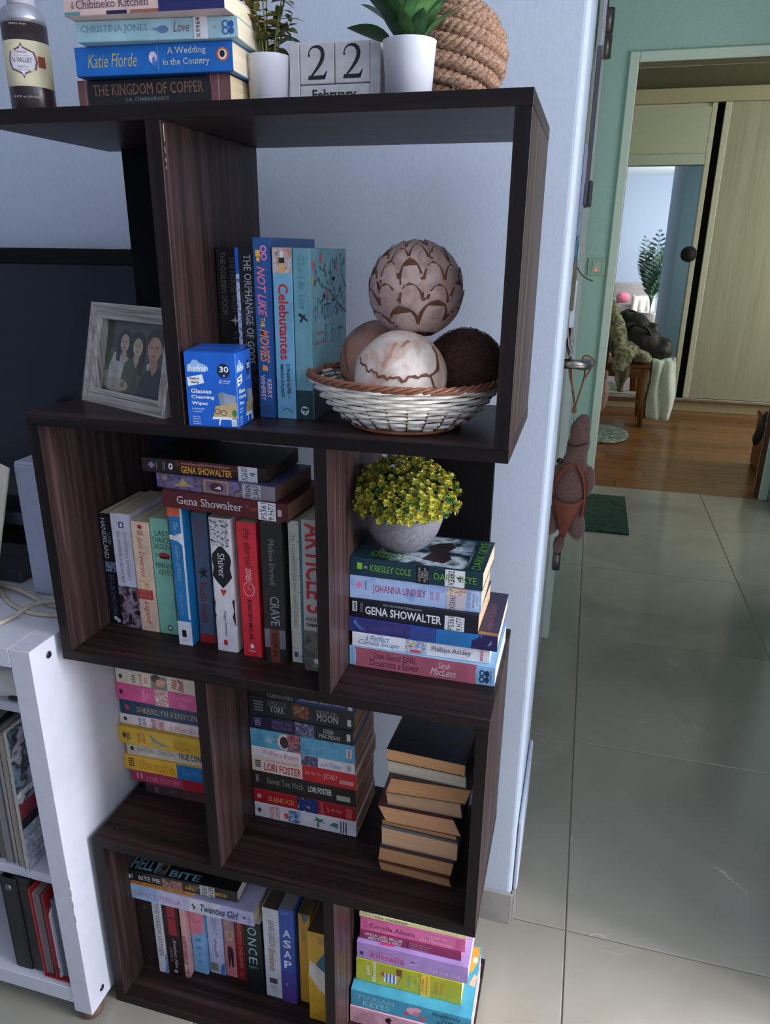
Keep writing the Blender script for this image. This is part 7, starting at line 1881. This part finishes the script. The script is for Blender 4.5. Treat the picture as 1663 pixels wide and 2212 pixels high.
cloth_blob('pink_bag', 'dusty pink bag hanging low at the left of the chair', 'bag', (0.80, 4.75, 0.10), [((0, 0, 0.13), (0.055, 0.05, 0.13), (0, 6, 0)), ((0.02, 0, 0.27), (0.018, 0.018, 0.06), (0, 8, 0))], mat((156, 126, 122), 0.8, 0.1, 30), 0.009, 5, 0.01)
bx = thing('storage_box', 'reddish-brown box by the right door jamb inside the bedroom', 'box', (1.705, 3.62, 0.001))
box('box_body', 0, 0.35, 0, 0.42, 0.0, 0.30, mat((120, 62, 46), 0.5, 0.2, 60), bx, 0.01)
box('box_lid', -0.006, 0.356, -0.006, 0.426, 0.3005, 0.33, mat((110, 54, 40), 0.5, 0.15, 60), bx, 0.006)
cloth_blob('black_garment', 'black garment flopped over the reddish-brown box', 'clothes', (1.72, 3.70, 0.33), [((0.06, 0.0, 0.04), (0.13, 0.12, 0.045), (0, -8, 0)), ((-0.04, -0.02, -0.02), (0.03, 0.06, 0.07), (0, 20, 0)), ((-0.075, -0.02, -0.085), (0.022, 0.04, 0.06), (0, 8, 0)), ((0.10, 0.05, 0.11), (0.09, 0.10, 0.05), (0, -30, 0))], mat((24, 24, 26), 0.7, 0.2, 40), 0.011, 5, 0.02)

# ------------------------------------------------------------------ living room pieces that the wardrobe mirror shows
pt = thing('palm_plant', 'tall feathery palm in the living room, seen in the wardrobe mirror', 'plant', (1.60, -1.05, 0))
lathe('pot', [(0.13, 0.0), (0.17, 0.28), (0.18, 0.30), (0.16, 0.30), (0.15, 0.26)], mat((120, 116, 112), 0.6), pt, 28)
lathe('soil', [(0.150, 0.24), (0.152, 0.27), (0.06, 0.28), (0.001, 0.28)], SOIL, pt, 20)
PLF = mat((38, 66, 46), 0.5, 0.15, 20)
rnd = random.Random(77)
for k in range(18):
    a = 2.6 + (k - 6) * 0.42 + rnd.uniform(-.15, .15)
    hgt = rnd.uniform(0.7, 1.45); out = rnd.uniform(0.15, 0.36)
    P = [Vector((out * cos(a) * s ** 1.8, out * sin(a) * s ** 1.8, 0.27 + hgt * s * (1 - 0.12 * s))) for s in [i / 14 for i in range(15)]]
    V, F = [], []
    v_, f_ = tube_geo(P, [0.007 - 0.005 * i / 14 for i in range(15)], 5); V += v_; F += f_
    for i in range(4, 15):
        t = (P[min(14, i + 1)] - P[i - 1]).normalized()
        s_ = t.cross(Vector((cos(a), sin(a), 0.2))).normalized()
        for q in (-1, 1):
            for h_ in (0, 0.5):
                pb = P[i] + t * 0.03 * h_
                ln = 0.22 * sin(pi * min(0.96, 0.25 + (i - 4) / 14))
                tip = pb + s_ * q * ln + t * ln * 0.7 - Vector((0, 0, 0.02))
                md2 = (pb + tip) / 2 + Vector((0, 0, 0.01)); wd2 = t * 0.012; n0 = len(V)
                V += [pb, md2 - wd2, tip, md2 + wd2]; F.append((n0, n0 + 1, n0 + 2, n0 + 3))
    mobj('frond', V, F, PLF, pt)
sf = thing('armchair', 'low armchair in the living room, seen in the wardrobe mirror', 'armchair', (1.38, -1.65, 0))
UP = mat((150, 140, 138), 0.85, 0.08, 30)
box('base', -0.40, 0.28, -0.30, 0.30, 0.06, 0.26, UP, sf, 0.03, None, 3)
box('seat_cushion', -0.30, 0.18, -0.20, 0.31, 0.261, 0.38, UP, sf, 0.03, None, 3)
box('arm', -0.42, -0.305, -0.30, 0.31, 0.261, 0.48, UP, sf, 0.03, None, 3)
box('arm', 0.185, 0.30, -0.30, 0.31, 0.261, 0.48, UP, sf, 0.03, None, 3)
box('back', -0.42, 0.30, -0.42, -0.305, 0.06, 0.72, UP, sf, 0.03, None, 3)
for x_ in (-0.36, 0.24):
    for y_ in (-0.34, 0.24): tube('leg', [(x_, y_, 0), (x_, y_, 0.062)], 0.02, CH, sf, 8)
drape('cream_throw', 'cream ribbed throw over the armchair, seen in the wardrobe mirror', 'throw', (1.50, -1.345, 0.50), [[(x, y, z) for (x, y, z) in r] for r in [[(-(u * 0.36), -v_, w_) for u, v_, w_ in ((j / 12 - 0.5, -yy + 0.012 * sin(j * 1.6), zz + 0.012 * sin(j * 1.2 + ii)) for j in range(13))] for ii, (yy, zz) in enumerate(((-0.25, 0.012), (-0.1, 0.012), (0.02, 0.012), (0.04, -0.05), (0.045, -0.16), (0.05, -0.27)))]], mat((222, 206, 194), 0.9, 0.08, 60), 0.012)
cu = sphere('pink_cushion', (0, 0, 0), (0.11, 0.07, 0.09), mat((206, 110, 130), 0.85, 0.08, 30), None, 20, 12)
cu.location = (1.20, -1.84, 0.475); tag(cu, 'pink cushion on the armchair, seen in the wardrobe mirror', 'cushion')

hat = thing('black_hat', 'black round hat hung at the edge of the mirrored wardrobe door', 'hat', (1.352, 5.549, 1.205))
lathe('crown', [(0.040, 0.0), (0.038, 0.014), (0.030, 0.030), (0.015, 0.038), (0.001, 0.040)], mat((26, 26, 28), 0.8, 0.15, 60), hat, 24)
lathe('brim', [(0.038, -0.001), (0.056, -0.003), (0.057, 0.0), (0.038, 0.002)], mat((22, 22, 24), 0.8, 0.15, 60), hat, 24)
for c_ in hat.children:
    c_.rotation_euler = (RAD(90), 0, 0)
flush_text()
# plain Blender suffixes for repeats come from Blender itself
bpy.context.view_layer.update()
